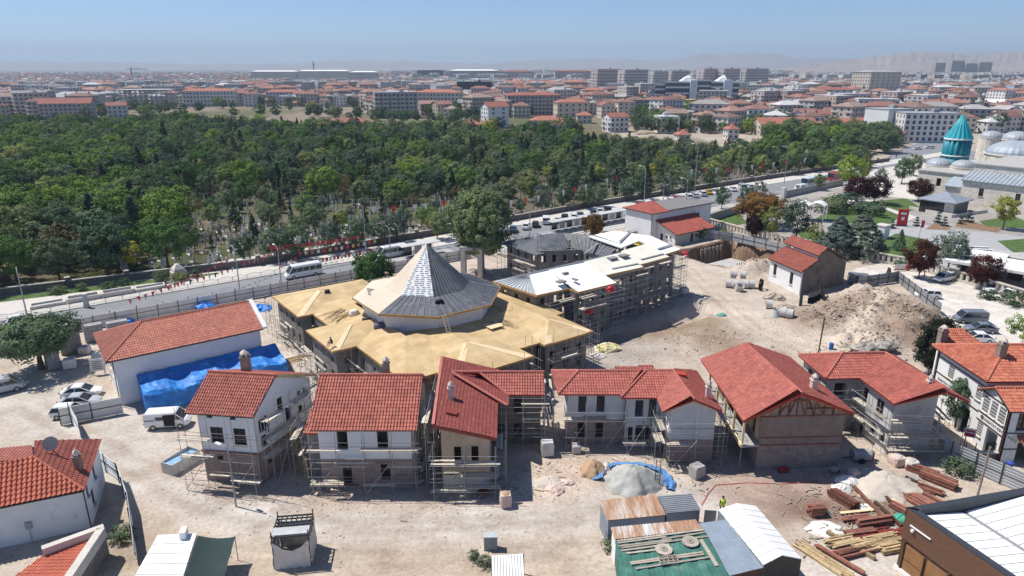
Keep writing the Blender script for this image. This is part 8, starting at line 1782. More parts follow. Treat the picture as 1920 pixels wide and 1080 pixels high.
# pallets and wrapped goods
def pallet(x,y,sz,m,label,rz=0,cat='pallet',rows=0,z0=None):
 p=G(x,y);z=gz(p.x,p.y);t=thing('pallet_stack',(p.x,p.y,z),label,cat)
 for k in (-1,0,1):boxo('bearer',(p.x+k*sz[0]*.4*math.cos(rz),p.y+k*sz[0]*.4*math.sin(rz),z-.05),(.1,sz[1],.16),rz,timber,t)
 if rows:
  nx,ny=max(2,int(sz[0]/.55)),max(2,int(sz[1]/.5));hh=sz[2]/rows
  for r_ in range(rows):
   for i in range(nx):
    for j in range(ny):
     u=(-.5+(i+.5)/nx)*sz[0];v=(-.5+(j+.5)/ny)*sz[1];boxo('block',(p.x+u*math.cos(rz)-v*math.sin(rz),p.y+u*math.sin(rz)+v*math.cos(rz),z+.12+r_*hh),(sz[0]/nx-.02,sz[1]/ny-.02,hh-.015),rz,m,t)
 else:
  b=MB();w,d=sz[0]/2,sz[1]/2;secs=[[(p.x+s_*(dx*w*math.cos(rz)-dy*d*math.sin(rz)),p.y+s_*(dx*w*math.sin(rz)+dy*d*math.cos(rz)),z+zz) for dx,dy in ((-1,-.9),(-.9,-1),(.9,-1),(1,-.9),(1,.9),(.9,1),(-.9,1),(-1,.9))] for zz,s_ in ((.1,1),(.12+sz[2]*.85,1.02),(.12+sz[2],.9))];b.loft(secs);b.build('wrapped_load',m,t)
 return t
blk=mat('aerated_block',(.34,.34,.345),.95,.12,2,rnd=.15)
pallet(103,690,(1.5,1.4,4.2),blk,'tall grey block stack with holes, nearest the leaning tree',SA,'block stack',6);pallet(135,660,(2.6,1.6,4.2),blk,'wide grey block stack behind the nearest one',SA,'block stack',6);pallet(92,680,(.9,1.4,3.0),blk,'narrow grey block stack at the tree trunk',SA,'block stack',5);pallet(178,638,(2.4,1.3,2.4),blk,'grey block stack by the hoarding',SA,'block stack',4);pallet(222,622,(2.8,1.2,1.6),blk,'low grey block stack behind the long building',SA,'block stack',3)
pallet(132,690,(1.4,1.2,1.2),bagw,'wrapped bags beside the tall block stack',.4);pallet(1205,445,(2.0,1.6,3.4),blk,'grey block stack before the roadside house',SA,'block stack',5);pallet(1185,448,(1.8,1.5,1.8),blk,'lower grey block stack before the roadside house',SA,'block stack',3);pallet(1137,450,(1.5,1.3,1.9),blk,'block stack at the end of the lead roof',SA,'block stack',3)
shr=mat('shrink_wrap',(.58,.58,.57),.35,.08,1.5,stain=((.42,.41,.40),1,.58));pallet(1026,852,(1.25,1.1,1.5),shr,'shrink-wrapped pallet in the shaded courtyard',.1);pallet(1306,893,(1.2,1.1,1.2),mat('grey_wrap',(.36,.35,.34),.5,.1,2),'grey wrapped pallet right of the gabled wing',.5);pallet(1080,848,(.9,.9,.8),conc,'small stone block pallet with boards on top',.1)
sg=thing('site_board',G(185,700),'white printed site notice board on legs','notice board');p=G(186,702);boxo('board',(p.x,p.y,.5),(1.7,.08,1.7),SA-.3,mat('notice_white',(.55,.57,.58),.7),sg)
for k in range(5):boxo('printed_line',(p.x-.03,p.y-.06,.8+k*.25),(1.2-.15*(k%2),.02,.09),SA-.3,inkm,sg)
for k in (-.7,.7):stick('leg',(p.x+k*math.cos(SA-.3),p.y+k*math.sin(SA-.3),-.05),(p.x+k*math.cos(SA-.3),p.y+k*math.sin(SA-.3),.6),.07,.07,darkm,sg)
# open skip with blue lining
sk=thing('waste_skip',G(345,870),'long pale open skip lined with blue sheet beside the narrow house','skip');a0,a1=G(326,893),G(376,862);d_=(a1-a0).normalized();nn_=Vector((-d_.y,d_.x,0));w_=1.5
for off in (0,w_):stick('side',a0+nn_*off+Vector((0,0,.6)),a1+nn_*off+Vector((0,0,.6)),.08,1.25,mat('skip_grey',(.45,.44,.42),.7),sk)
for q in (a0,a1):stick('end',q+Vector((0,0,.6)),q+nn_*w_+Vector((0,0,.6)),.08,1.25,mat('skip_grey',(.45,.44,.42),.7),sk)
b=MB();b.prism([a0+d_*.1+nn_*.1+Vector((0,0,.9)),a1-d_*.1+nn_*.1+Vector((0,0,1.0)),a1-d_*.1+nn_*(w_-.1)+Vector((0,0,.85)),a0+d_*.1+nn_*(w_-.1)+Vector((0,0,1.0))],.05);b.build('lining',mat('light_blue_sheet',(.22,.40,.62),.5,.2,1.2,bump=.3),sk)
# timber yard: each stack a thing, each timber a part
def stack(x,y,L,n,rows,w,hh,ang,m,label,jit=.05,cat='timber stack',name='timber_stack'):
 p=G(x,y);z=gz(p.x,p.y);t=thing(name,(p.x,p.y,z),label,cat);rd=random.Random(int(x*3+y));d=Vector((math.cos(ang),math.sin(ang),0));nr=Vector((-d.y,d.x,0))
 for k in (-.35,.35):stick('bearer',p+d*L*k-nr*n*w*.55+Vector((0,0,z+.04)),p+d*L*k+nr*n*w*.55+Vector((0,0,z+.04)),.08,.08,timber,t)
 for r_ in range(rows):
  for i in range(n-(r_%2)*0):
   if r_==rows-1 and rd.random()<.3:continue
   o=(i-(n-1)/2)*w*1.04+rd.uniform(-jit,jit)*.3;l0=L/2*rd.uniform(.9,1.02);e=rd.uniform(-jit,jit)*2;a_=rd.uniform(-jit,jit)*.12;dd=Vector((d.x*math.cos(a_)-d.y*math.sin(a_),d.x*math.sin(a_)+d.y*math.cos(a_),0));c_=p+nr*o+dd*e+Vector((0,0,z+.08+hh*(r_+.5)*1.04))
   stick('timber',c_-dd*l0,c_+dd*l0,w,hh,m,t)
 return t
rp=mat('red_stain_timber',(.24,.045,.045),.75,.2,3,rnd=.35)
stack(1580,940,2.6,6,4,.2,.14,R(-62),redtim,'red stained timber stack nearest the white bags');stack(1640,985,3.4,2,3,.3,.2,R(12),redtim,'thick red beams stacked crosswise in the yard');stack(1614,1000,2.8,2,2,.3,.22,R(10),redtim,'second pair of thick red beams below');stack(1530,955+10,1.4,4,6,.2,.14,R(8),redtim,'short square stack of red timbers by the dark soil')
stack(1728,888,2.8,4,4,.22,.15,R(-40),redtim,'red timber stack near the sheet fence, upper one');stack(1758,905,3.2,6,5,.18,.13,R(-48),redtim,'large red timber stack near the sheet fence');stack(1715,940,3.2,6,3,.24,.12,R(-62),redtim,'red plank stack beside the hall parapet');stack(1752,945,2.6,4,3,.22,.12,R(-60),redtim,'smaller red plank stack right of it');stack(1690,960,2.0,4,4,.2,.12,R(-60),redtim,'red plank stack half hidden by the timber hall')
stack(1640,1005,4.0,9,2,.14,.06,R(12),rp,'loose spread of dark red laths',.35,'lath pile','lath_pile');stack(1632,1025,3.0,8,3,.16,.09,R(18),timber,'yellow timber stack below the red laths',.12);stack(1580,1018,2.6,7,3,.16,.09,R(15),timber,'mixed timber stack left of the yellow one',.2);stack(1545,1050,4.6,7,2,.16,.07,R(-58),timber,'long yellow planks lying towards the white shed',.3);stack(1572,1050,4.2,2,3,.2,.12,R(-55),redtim,'long red beams beside the yellow planks');stack(1668,1030,2.0,6,4,.16,.1,R(15),timber,'short yellow timber stack at the hall wall',.1)
for x,y,L_,n_,r_,a_,m_,lab in ((1605,975,2.2,5,3,8,redtim,'short red stack between beams and boards'),(1735,918,2.4,5,3,-45,redtim,'loose red planks beside the wheelbarrow'),(1655,1015,2.8,7,3,14,timber,'yellow laths stacked beside the red ones'),(1600,1038,3.0,6,3,16,redtim,'red offcuts stacked near the white sheet'),(1690,1000,2.2,6,2,20,rp,'dark red laths against the hall wall'),(1700,925,2.0,4,2,-50,timber,'few yellow planks beside the red stack')):stack(x,y,L_,n_,r_,.16,.1,R(a_),m_,lab,.25)
for i,(a,b_,m_) in enumerate((((1600,915),(1665,985),redtim),((1655,930),(1700,975),brownw),((1640,945),(1690,990),brownw),((1660,925),(1690,955),plyl),((1575,965),(1640,958),plyl),((1550,1000),(1640,1050),timber))):
 p,q=G(*a),G(*b_);o=stick('long_beam',p+Vector((0,0,.18)),q+Vector((0,0,.18)),.3,.28 if m_ is not plyl else .06,m_,None);tag(o,('long red beam lying across the yard','dark steel-like beam in the timber yard, upper','dark beam in the timber yard, lower','pale plank between the dark beams','pale board beside the red beams','long yellow plank crossing to the hall')[i],'beam')
o=boxo('white_board',G(1622,952),(1.2,.8,.03),.3,whitec);tag(o,'small white board on the dark soil','board');o.location.z=.1
crumple('green_sheet',G(1690,975),.9,.6,mat('teal_sheet',(.06,.34,.25),.6),'green plastic sheet at the hall corner','sheet',seed=61);crumple('white_sheet',G(1545,990),1.8,.15,bagw,'flat white sheet on the ground beside the white shed','sheet',seed=62)
# boards, planks near houses
heap('board_pile',G(548,676),14,4.2,.18,.0,R(35),timber,'pile of long boards at the end of the blue tarpaulin','board pile',.8,.06,fan=.12)
heap('board_pile',G(1590,655),16,2.6,.2,gz(G(1590,655).x,G(1590,655).y)+.1,R(20),dusty,'tangled waste boards behind the L-shaped house','board pile',1.3,.05,fan=1.0);heap('board_pile',G(1455,560),26,2.6,.16,gz(G(1455,560).x,G(1455,560).y)+.15,R(-30),dusty,'tangled waste boards below the old house','board pile',1.6,.05,fan=.9);heap('board_pile',G(1475,580),22,2.2,.16,gz(G(1475,580).x,G(1475,580).y)+.12,R(-50),dusty,'waste boards beside the concrete rings','board pile',1.3,.05,fan=.9)
for i,(a,za,b_,zb) in enumerate((((532,860),0,(508,735),5.5),((540,862),0,(515,738),5.2),((604,700),0,(575,760),2.2),((600,690),0,(555,690),2.5))):p,q=G(*a),G(*b_,zb);o=stick('leaning_plank',Vector((p.x,p.y,za)),q,.2,.06,timber,None) if False else None
for i,(x,y,dx,dz) in enumerate(((-20.6,58.6,-1.2,4.6),(-20.2,58.4,-1.3,4.4),(-19.7,57.3,-.4,2.2))):o=stick('leaning_plank',(x,y,0),(x+dx,y+.6,dz),.2,.06,timber,None);tag(o,('first long plank leaning between the two white houses','second long plank leaning between the two white houses','short plank leaning on the scaffold beside the broad-roofed house')[i],'plank')
# concrete rings and pipes
ringm=mat('ring_concrete',(.50,.50,.49),.9,.1,1,rnd=.12)
def ring(x,y,label,ang=0,tilt=90,r=.62,L=.9,z=None,cone=False):
 p=G(x,y);z0=gz(p.x,p.y) if z is None else z;b=MB();k=18;prof=[(r*.84,0),(r,0),(r*(.6 if cone else 1),L),(r*(.46 if cone else .84),L),(r*.84,0)]
 for rr,zz in prof:
  for j in range(k):a=2*math.pi*j/k;b.V.append((rr*math.cos(a),rr*math.sin(a),zz-L/2))
 for i in range(len(prof)-1):
  for j in range(k):b.F.append((i*k+j,i*k+(j+1)%k,(i+1)*k+(j+1)%k,(i+1)*k+j))
 o=b.build('concrete_ring',ringm);o.matrix_basis=Matrix.Translation((p.x,p.y,z0+(r if tilt else L/2)-.04))@Matrix.Rotation(ang,4,'Z')@Matrix.Rotation(R(tilt),4,'X');tag(o,label,'concrete ring','concrete rings by the track')
for i,(x,y,a,tl,zz) in enumerate(((1366,538,1.2,90,None),(1379,540,1.2,90,None),(1396,540,1.3,90,None),(1409,540,1.3,90,None),(1374,532,1.2,90,1.1),(1392,533,1.2,90,1.1),(1386,546,.4,25,None),(1441,580,1.3,90,None),(1467,597,1.0,90,None),(1480,600,1.0,90,None))):
 ring(x,y,'grey concrete ring, '+('lying first at the left of the group','lying second in the group','lying third in the group','lying fourth in the group','stacked on the first two','stacked on the last two','half upright in front of the group','lying alone below the waste boards','with side hole, left of the near pair','with side hole, right of the near pair')[i],a,tl,.75,1.0,zz)
ring(1453,596,'tapered concrete shaft cone between the rings',0,0,.8,1.1,None,True)
pb=thing('pipe_stack',G(1525,570),'stack of black plastic pipes against the brown gable','pipe stack');pp=A_=None
for i in range(5):
 for r_ in range(2):
  p=G(1516+i*6,574-i*1.5);z=gz(p.x,p.y)+.3+r_*.5;b=MB();dd=Vector((.45,.9,0));q=Vector((p.x,p.y,z));k=10
  b.tube([q,q+dd*3.2],.28,10,False);b.tube([q+dd*3.2,q],.23,10,False);b.build('pipe',darkm,pb)
for i,(x,y,yt) in enumerate(((1500,578,548),(1545,572,545))):p=G(x,y);z=gz(p.x,p.y);stick('pipe',(p.x,p.y,z),(p.x+(.3 if i==0 else -.7),p.y+.8,z+2.6),.5,.5,darkm,pb,'tube')
cl=thing('cable_coil',G(1425,545),'black coil of cable pipe leaning on the old house','coil');p=G(1424,543)
for k in range(5):b=MB();rr=1.0-.05*k;b.tube([(p.x+.1*k+rr*.5*math.cos(a),p.y+rr*.8*math.cos(a),gz(p.x,p.y)+1.0+rr*math.sin(a)) for a in np.linspace(0,6.28,19)],.07,6,False);b.build('loop',blackm,cl)
po=thing('utility_pole',G(1535,660),'bare dark wooden utility pole on the track','pole');p=G(1534,664);stick('pole',(p.x,p.y,-.2),(p.x+.15,p.y,hpix(p,596)),.22,.22,brownw,po,'tube');stick('stay',(p.x-.9,p.y,hpix(p,600)),(p.x,p.y,hpix(p,610)),.05,.05,timber,po)
po=thing('utility_pole',G(1830,935),'pale timber pole beside the ribbed sheet fence','pole');p=G(1832,932);stick('pole',(p.x,p.y,-.2),(p.x+.1,p.y,hpix(p,838)),.2,.2,dusty,po,'tube')
def barrel(x,y,m,label,hgt=.95,r=.3):p=G(x,y);z=gz(p.x,p.y);b=MB();b.lathe((p.x,p.y,z),[(r*.9,0),(r,.05),(r,.3),(r*1.05,.33),(r,.36),(r,.62),(r*1.05,.65),(r,.68),(r,.9),(r*.9,hgt)],14);o=b.build('barrel',m,None);tag(o,label,'barrel')
bp=mat('blue_barrel',(.03,.13,.42),.5,.1,2);barrel(586,702,bp,'blue plastic barrel behind the first two houses');barrel(1557,660,bp,'blue barrel by the utility pole');barrel(1633,812,bp,'blue barrel leaning by the L-shaped house');barrel(1632,862,mat('rust_drum',(.2,.13,.1),.8),'rusty drum in the shaded gap')
# site machines
gn=thing('compressor',G(1610,860),'grey towable compressor in the shade between the houses','compressor');p=G(1612,864);b=MB();b.loft([[(p.x+x_,p.y+y_,z_) for y_,z_ in ((-.55,.45),(.55,.45),(.55,1.0),(.3,1.25),(-.3,1.25),(-.55,1.0))] for x_ in (-.9,-.75,.75,.9)]);b.build('housing',mat('machine_grey',(.34,.34,.33),.6),gn)
for sy in (-.6,.6):w=MB();w.tube([(p.x-.1,p.y+sy-.08,.3),(p.x-.1,p.y+sy+.08,.3)],.3,12);w.build('wheel',blackm,gn)
stick('drawbar',(p.x-.9,p.y,.45),(p.x-1.8,p.y,.35),.09,.09,darkm,gn)
def barrow(x,y,label,rz=0,m=None):
 p=G(x,y);t=thing('wheelbarrow',p,label,'wheelbarrow');c,s_=math.cos(rz),math.sin(rz);Q=lambda a,b_,z:(p.x+a*c-b_*s_,p.y+a*s_+b_*c,z);b=MB();b.loft([[Q(-.25,-.18,.35),Q(.3,-.18,.3),Q(.3,.18,.3),Q(-.25,.18,.35)],[Q(-.5,-.34,.68),Q(.52,-.34,.62),Q(.52,.34,.62),Q(-.5,.34,.68)]]);b.build('tray',m or mat('barrow_steel',(.33,.32,.31),.6),t)
 w=MB();w.tube([Q(.62,-.05,.2),Q(.62,.05,.2)],.2,12);w.build('wheel',blackm,t)
 for sy in (-.25,.25):stick('handle',Q(.55,sy*.3,.22),Q(-.95,sy,.62),.045,.045,timber,t);stick('leg',Q(-.3,sy*.8,.36),Q(-.38,sy*.9,0),.04,.04,darkm,t)
barrow(1562,889,'grey wheelbarrow at the corner of the brick house',.3);barrow(905,931,'dark red wheelbarrow tub before the ochre house',1.0,mat('barrow_red',(.22,.04,.05),.6));barrow(1712,905,'dusty wheelbarrow by the pale sand',2.0)
ex=thing('telehandler',S(65,20.5),'yellow telescopic handler parked before the roadside house','telehandler');ym=mat('machine_yellow',(.62,.47,.02),.5,.1,1,stain=((.3,.24,.06),1.5,.62));p=S(65,20.5)
ca_,sa_=math.cos(SA-1.0),math.sin(SA-1.0);Q=lambda a,b_,z:(p.x+a*ca_-b_*sa_,p.y+a*sa_+b_*ca_,z)
b=MB();b.loft([[Q(x_,-.9,.6),Q(x_,.9,.6),Q(x_,1.0,1.2),Q(x_,-1.0,1.2)] for x_ in (-2.6,-2.4,2.3,2.6)]);b.build('chassis',ym,ex);b=MB();b.loft([[Q(-1.0,.1,1.2),Q(.7,.1,1.2),Q(.7,1.0,1.2),Q(-1.0,1.0,1.2)],[Q(-.9,.15,2.5),Q(.3,.15,2.5),Q(.3,.95,2.5),Q(-.9,.95,2.5)]]);b.build('cab',glass,ex);boxo('cab_roof',Q(-.3,.55,2.5),(1.4,.95,.1),SA-1.0,ym,ex)
stick('boom',Q(-2.6,-.4,2.0),Q(3.6,-.4,1.5),.5,.5,ym,ex);stick('boom_head',Q(3.6,-.4,1.6),Q(4.1,-.4,.5),.35,.3,darkm,ex);stick('fork_carriage',Q(4.2,-1.1,.4),Q(4.2,.4,.4),.12,.5,darkm,ex)
for sx in (-1.7,1.7):
 for sy in (-1.1,1.1):w=MB();w.tube([Q(sx,sy-.18,.6),Q(sx,sy+.18,.6)],.6,16);o=w.build('wheel',blackm,ex);w=MB();w.tube([Q(sx,sy-.2,.6),Q(sx,sy+.2,.6)],.3,10);w.build('rim',ym,o)
tk=thing('yellow_trailer',S(66,16),'yellow machine trailer bed at the end of the rear block','trailer');p=S(66,16);boxo('bed',(p.x,p.y,.6),(4.5,2.0,.3),SA-1.0,ym,tk);boxo('rear_frame',(p.x+1,p.y-1.2,.9),(.3,2.0,.8),SA-1.0,ym,tk)
for sx in (-1,1):w=MB();w.tube([(p.x+sx,p.y-1.0,.35),(p.x+sx,p.y+1.0,.35)],.35,12);w.build('wheel',blackm,tk)
mc=thing('motorcycle',G(208,772),'blue motorcycle parked inside the white sheet fence','motorcycle');p=G(206,774);mb=mat('bike_blue',(.05,.10,.32),.4)
for sx in (-.65,.65):w=MB();w.tube([(p.x+sx,p.y-.05,.3),(p.x+sx,p.y+.05,.3)],.3,14);w.build('wheel',blackm,mc)
b=MB();b.loft([[(p.x+x_,p.y-w_,z0),(p.x+x_,p.y+w_,z0),(p.x+x_,p.y+w_,z1),(p.x+x_,p.y-w_,z1)] for x_,w_,z0,z1 in ((-.7,.08,.6,.75),(-.2,.14,.4,.8),(.2,.15,.4,.95),(.5,.08,.6,.9))]);b.build('body',mb,mc);boxo('seat',(p.x-.3,p.y,.8),(.7,.24,.1),0,blackm,mc);stick('handlebar',(p.x+.5,p.y-.35,1.05),(p.x+.5,p.y+.35,1.05),.04,.04,darkm,mc);stick('fork',(p.x+.65,p.y,.3),(p.x+.48,p.y,1.05),.05,.05,scafm,mc)
rd_=thing('red_toolbox',G(1470,882),'small dark red box against the stone wall','box');p=G(1466,882);boxo('case',(p.x,p.y-.3,0),(1.0,.5,.35),.1,mat('barrow_red',(.22,.04,.05),.6),rd_);boxo('lid',(p.x,p.y-.3,.35),(1.04,.54,.06),.1,redp,rd_)
ld=thing('ladder',G(1234,905),'dark short ladder standing by the gravel heap','ladder');p=G(1232,912)
for k in (-.22,.22):stick('rail',(p.x+k,p.y,0),(p.x+k+.1,p.y+.5,2.6),.06,.06,darkm,ld)
for k in range(6):f=(k+.5)/6;stick('rung',(p.x-.22+.1*f,p.y+.5*f,2.6*f),(p.x+.22+.1*f,p.y+.5*f,2.6*f),.05,.04,darkm,ld)
for i,(x,y,lab) in enumerate(((1657,528,'orange traffic cone by the grey fence'),(1644,528,'orange traffic cone left of its twin'),(1733,517,'traffic cone at the park gate'))):
 p=G(x,y);t=thing('traffic_cone',p,lab,'traffic cone');b=MB();b.lathe((p.x,p.y,.05),[(.18,0),(.03,.6)],10);b.build('cone',mat('cone_orange',(.6,.13,.03),.6),t);boxo('base',(p.x,p.y,0),(.42,.42,.06),0,blackm,t)
gb_=thing('gate_barrier',G(1695,510),'red and white barrier arm at the park gate','barrier');p=G(1702,508);boxo('post',(p.x,p.y,0),(.3,.3,3.2),0,redp,gb_);boxo('board',(p.x-1.6,p.y,.2),(2.6,.1,1.1),.2,whitec,gb_);boxo('red_edge',(p.x-1.62,p.y-.06,.2),(2.7,.06,.2),.2,redp,gb_)
sb_=thing('sandwich_board',G(1666,510),'dark folding notice board on the white gravel','sign');p=G(1666,514);
for k in (-.25,.25):stick('leaf',(p.x+k*1.2,p.y,0),(p.x,p.y,1.3),.9,.05,darkm,sb_)
for i,(s0,t0,z,lab) in enumerate(((24.5,-10.5,6.9,'red cloth hung on the scaffold below the membrane edge'),(20,-10.9,4.6,'red sheet on the lower scaffold of the rear block'),(47.5,-5,7.4,'red cloth on the scaffold tower at the rear block end'))):crumple('red_cloth',S(s0,t0),.7,.9,redp,lab,'cloth',seed=80+i,z=z)
# ---- people
def person(p,ang,label,pose='stand',shirt=(.1,.1,.12),legs=(.05,.06,.09),hair=(.02,.018,.015),z=None,vest=None,scale=1.0):
 z0=gz(p[0],p[1]) if z is None else z
 t=thing('person',(p[0],p[1],z0),label,'person');t.rotation_euler.z=ang;t.scale=(scale,)*3
 J={'pel':(0,0,.95),'sp':(.0,0,1.15),'ch':(.02,0,1.38),'nk':(.02,0,1.5),'hd':(.03,0,1.62),'hd2':(.03,0,1.72)}
 L={}
 for s_,n in ((1,'l'),(-1,'r')):
  st=.14*s_ if pose=='walk' else 0
  L.update({'hip'+n:(0,.1*s_,.92),'kn'+n:(.05+st,.11*s_,.5),'an'+n:(-.02+st*1.4,.11*s_,.08),'to'+n:(.16+st*1.4,.12*s_,.03),'sh'+n:(.0,.19*s_,1.42),'el'+n:(-.04-st,.27*s_,1.14),'wr'+n:(.06-st*1.3,.27*s_,.90),'pa'+n:(.09-st*1.3,.265*s_,.82)})
 if pose=='sit':
  for k in J:J[k]=(J[k][0],J[k][1],J[k][2]-.72);
  for s_,n in ((1,'l'),(-1,'r')):L.update({'hip'+n:(0,.1*s_,.2),'kn'+n:(.42,.13*s_,.42),'an'+n:(.62,.13*s_,.08),'to'+n:(.8,.14*s_,.03),'sh'+n:(.05,.19*s_,.68),'el'+n:(.2,.26*s_,.42),'wr'+n:(.42,.2*s_,.45),'pa'+n:(.5,.18*s_,.44)})
  J['ch']=(.08,0,.64);J['nk']=(.1,0,.77);J['hd']=(.14,0,.88);J['hd2']=(.16,0,.98)
 if pose=='bend':
  J.update({'sp':(.15,0,1.1),'ch':(.34,0,1.16),'nk':(.46,0,1.18),'hd':(.56,0,1.15),'hd2':(.66,0,1.12)})
  for s_,n in ((1,'l'),(-1,'r')):L.update({'sh'+n:(.38,.19*s_,1.16),'el'+n:(.42,.22*s_,.88),'wr'+n:(.5,.18*s_,.64),'pa'+n:(.52,.17*s_,.56)})
 J.update(L);RAD={'pel':.15,'sp':.14,'ch':.165,'nk':.058,'hd':.098,'hd2':.085,'hip':.09,'kn':.062,'an':.045,'to':.04,'sh':.065,'el':.045,'wr':.03,'pa':.038}
 ed=[('pel','sp'),('sp','ch'),('ch','nk'),('nk','hd'),('hd','hd2')]
 for n in 'lr':
  ed+=[('pel','hip'+n),('hip'+n,'kn'+n),('kn'+n,'an'+n),('an'+n,'to'+n),('ch','sh'+n),('sh'+n,'el'+n),('el'+n,'wr'+n),('wr'+n,'pa'+n)]
  pa=Vector(J['pa'+n]);wr=Vector(J['wr'+n]);d=(pa-wr).normalized();sd_=d.cross(Vector((1,0,.2))).normalized()
  for k in range(5):
   o=(k-1.5)*.02 if k<4 else -.05;l_=(.07,.085,.08,.06,.045)[k];a='f%d%s'%(k,n);J[a]=tuple(pa+sd_*o*.7+d*l_*.55);J[a+'t']=tuple(pa+sd_*o+d*l_+Vector((.015,0,0)));ed+=[('pa'+n,a),(a,a+'t')];RAD[a]=RAD[a+'t']=.01
 ks=list(J);me=bpy.data.meshes.new('body');me.from_pydata([J[k] for k in ks],[(ks.index(a),ks.index(b)) for a,b in ed],[]);o=bpy.data.objects.new('body',me);COL.objects.link(o);o.parent=t
 md=o.modifiers.new('skin','SKIN');md.use_smooth_shade=True
 for i,k in enumerate(ks):
  r_=RAD.get(k) or RAD[k[:-1]];me.skin_vertices[0].data[i].radius=(r_,r_)
 me.skin_vertices[0].data[0].use_root=True
 o.modifiers.new('sub','SUBSURF').levels=1;o.modifiers['sub'].render_levels=1
 m,nt,bs=_nodes('clothing');tc=nt.nodes.new('ShaderNodeTexCoord');sp_=nt.nodes.new('ShaderNodeSeparateXYZ');nt.links.new(tc.outputs['Generated'],sp_.inputs[0])
 st_=[(0,(.04,.03,.025)),(.05,legs),(.53,shirt),(.84,(.42,.27,.2))] if pose!='sit' else [(0,legs),(.32,shirt),(.74,(.42,.27,.2))]
 nt.links.new(ramp(nt,sp_.outputs[2],st_,'CONSTANT'),bs.inputs['Base Color']);bs.inputs['Roughness'].default_value=.85;me.materials.append(m)
 hx=Vector(J['hd2']);b=MB();b.lathe((hx.x-.015,hx.y,hx.z-.04),[(.1,0),(.108,.05),(.08,.11),(.02,.135)],10);hr=bpy.data.meshes.new('hair');hr.from_pydata(b.V,[],b.F);hr.materials.append(mat('hair_%d'%int(hair[0]*1000),hair,.8));ho=bpy.data.objects.new('hair',hr);COL.objects.link(ho);ho.parent=t
 b=MB();hd=Vector(J['hd']);b.box((hd.x+.1,0,hd.z-.03),(.035,.025,.05));
 for s_ in (-1,1):b.box((hd.x+.092,s_*.035,hd.z+.03),(.01,.02,.012));b.box((hd.x,s_*.1,hd.z-.02),(.04,.02,.06))
 b.box((hd.x+.09,0,hd.z-.06),(.012,.05,.01));fm=bpy.data.meshes.new('face');fm.from_pydata(b.V,[],b.F);fm.materials.append(mat('face_tone',(.33,.2,.15),.7));fo=bpy.data.objects.new('face',fm);COL.objects.link(fo);fo.parent=t;fo['kind']='stuff'
 if vest:
  b=MB();b.loft([[(.0+.19*math.cos(a),.23*math.sin(a),zz) for a in np.linspace(0,6.28,13)[:-1]] for zz in (.92,1.15,1.38)]+[[(.02+.13*math.cos(a),.19*math.sin(a),1.47) for a in np.linspace(0,6.28,13)[:-1]]]);vm=bpy.data.meshes.new('vest');vm.from_pydata(b.V,[],b.F);vm.materials.append(mat('vest_lime',(.50,.72,.06),.7));vo=bpy.data.objects.new('vest',vm);COL.objects.link(vo);vo.parent=t
 return t
p=G(1353,962);person((p.x,p.y),R(80),'worker in a lime safety vest walking behind the white shed','walk',(.05,.05,.05),vest=True)
p=G(622,642,6.2);person((p.x,p.y),R(-120),'worker in dark clothes sitting on the plywood roof','sit',(.10,.08,.08),z=5.9);p=G(607,682);person(S(-16.9,-1.5)[:2],R(-140),'worker in dark clothes standing on the hall scaffold','stand',(.04,.04,.05),z=1.8)
p=G(484,792,5.5);person((-23.2,57.4),R(-60),'worker in black sitting on the scaffold of the narrow house','stand',(.03,.03,.035),z=5.1);p=G(729,520,9.3);person((p.x,p.y),R(200),'worker in dark blue bending on the pale boarded roof','bend',(.04,.05,.09),z=8.9)
p=G(985,450,8);person((p.x,p.y),R(0),'roofer in black bending at the left of the lead roof','bend',(.03,.03,.035),z=7.5);p=G(1068,455,8.5);person((p.x,p.y),R(120),'roofer kneeling near the lead roof valley','bend',(.06,.06,.07),z=7.9)
p=G(312,542);person((p.x,p.y),SA,'pedestrian in a long dark coat on the pavement','walk',(.03,.03,.035),(.03,.03,.035),z=.14);p=G(355,527);person((p.x,p.y),SA+3,'pedestrian in dark clothes near the small tomb','stand',(.05,.05,.05),z=.14)
for i,(x,y) in enumerate(((1668,300),(1680,297),(1700,292),(1655,308))):p=G(x,y);person((p.x,p.y),i,('distant pedestrian in black on the forecourt, first of four','distant pedestrian in dark clothes on the forecourt, second of four','distant pedestrian near the parked cars, third of four','distant pedestrian at the road edge, fourth of four')[i],'stand',(.03,.03,.03),z=.07)
# ---- loose stones and scraps over the site: nobody could count them
rk=np.random.RandomState(9);ico=[(0,0,1),(.94,0,.33),(-.47,.82,.33),(-.47,-.82,.33),(.3,.5,-.6),(-.6,.1,-.6),(.3,-.6,-.6)];icf=[(0,1,2),(0,2,3),(0,3,1),(1,4,2),(2,5,3),(3,6,1),(4,5,2),(5,6,3),(6,4,1)]
def stones(name,spots,m,label):
 V=[];Fc=[]
 for x,y,s_ in spots:
  z=0;sc_=s_*rk.uniform(.6,1.3,3);a=rk.uniform(0,6.28);ca,sa=math.cos(a),math.sin(a);n=len(V)
  for v in ico:vx,vy,vz=v[0]*sc_[0],v[1]*sc_[1],v[2]*sc_[2]*.7;V.append((x+vx*ca-vy*sa,y+vx*sa+vy*ca,vz))
  Fc+=[tuple(n+i for i in f) for f in icf]
 V=np.array(V);cx_=np.repeat(np.array([s[0] for s in spots]),7);cy_=np.repeat(np.array([s[1] for s in spots]),7);V[:,2]+=gh(cx_,cy_)+.01
 o=mesh(name,V.tolist(),Fc,m);tag(o,label,'rubble',None,'stuff')
sp=[]
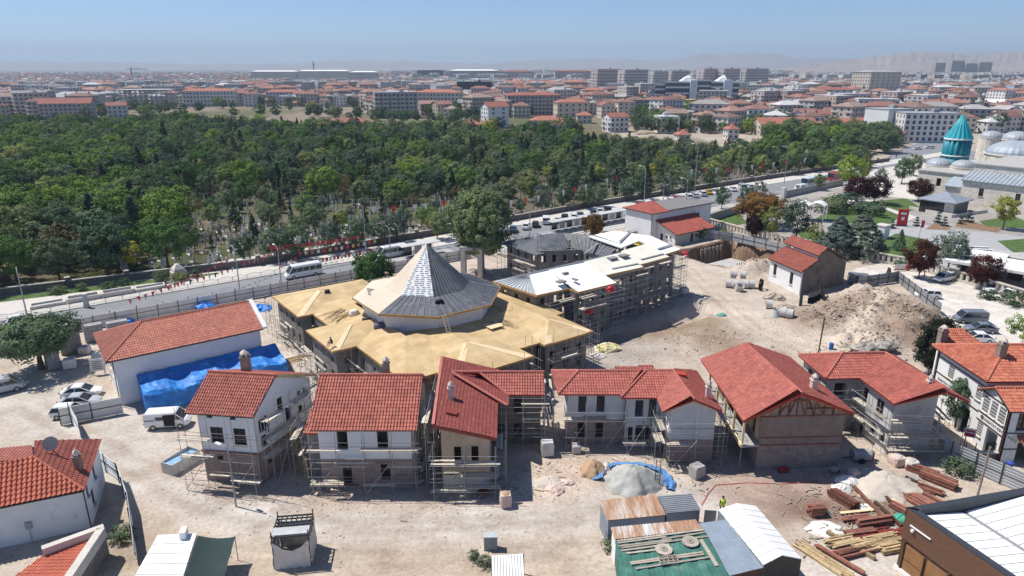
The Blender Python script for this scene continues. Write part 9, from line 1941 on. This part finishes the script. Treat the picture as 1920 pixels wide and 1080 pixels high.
def strew(x,y,rpx,n,s0,s1,ry=None):
 for _ in range(n):a=rk.normal(size=2);p=G(x+a[0]*rpx,y+a[1]*(ry or rpx*.4));sp.append((p.x,p.y,rk.uniform(s0,s1)**1.0*rk.uniform(.5,1)))
for x,y,r_,n in ((430,905,60,330),(640,930,90,330),(860,935,70,260),(1060,890,60,300),(1150,830,70,240),(1290,890,60,260),(1500,905,60,200),(1640,880,60,220),(1620,590,80,2200),(1690,610,40,1100),(1560,610,40,300),(1440,520,40,300),(1240,640,50,350),(1330,650,60,420),(1180,670,40,250),(1480,600,40,250),(1600,670,50,300),(560,720,50,200),(180,700,50,150),(1000,1010,200,250),(500,1030,120,150),(1430,640,60,300)):strew(x,y,r_,n,.03,.17)
stones('rubble',sp,mat('rubble_mix',(.46,.40,.35),.95,.3,1.2,stain=((.62,.59,.55),.9,.55)),'loose stones and clods strewn over the building site')
sp=[]
for x,y,r_,n in ((1620,590,45,500),(1690,605,28,320),(1565,600,25,200),(1650,565,25,150),(1430,505,22,160),(1330,640,45,160),(1600,665,40,120),(1650,635,40,180)):strew(x,y,r_,n,.12,.42)
stones('soil_clods',sp,mat('soil_clod',(.36,.29,.235),.97,.3,.9,bump=.5),'rough clods and boulders covering the spoil heaps')
sp=[]
for x,y,r_,n in ((470,890,40,20),(700,925,80,12),(1010,900,40,25),(1150,840,50,30),(1320,895,40,20),(1600,930,60,170),(1650,1000,50,170),(1580,1020,40,90),(1560,690,60,60),(1620,665,40,90),(560,690,30,40)):strew(x,y,r_,n,.3,1.0)
b=MB()
for x,y,s_ in sp:
 z=gz(x,y)+.05;a=rk.uniform(0,6.28);b.bar((x-math.cos(a)*s_/2,y-math.sin(a)*s_/2,z),(x+math.cos(a)*s_/2,y+math.sin(a)*s_/2,z+rk.uniform(0,.1)),.09,.035)
o=b.build('wood_scraps',dusty);tag(o,'scattered wood offcuts lying over the building site','scraps',None,'stuff')
hose=MB();pts_=[G(x,y)+Vector((0,0,.05)) for x,y in ((1315,948),(1328,925),(1342,910),(1400,906),(1470,908),(1530,905))];hose.tube(pts_,.03,5);o=hose.build('hose',redp);tag(o,'thin red hose snaking over the ground to the brick house','hose')
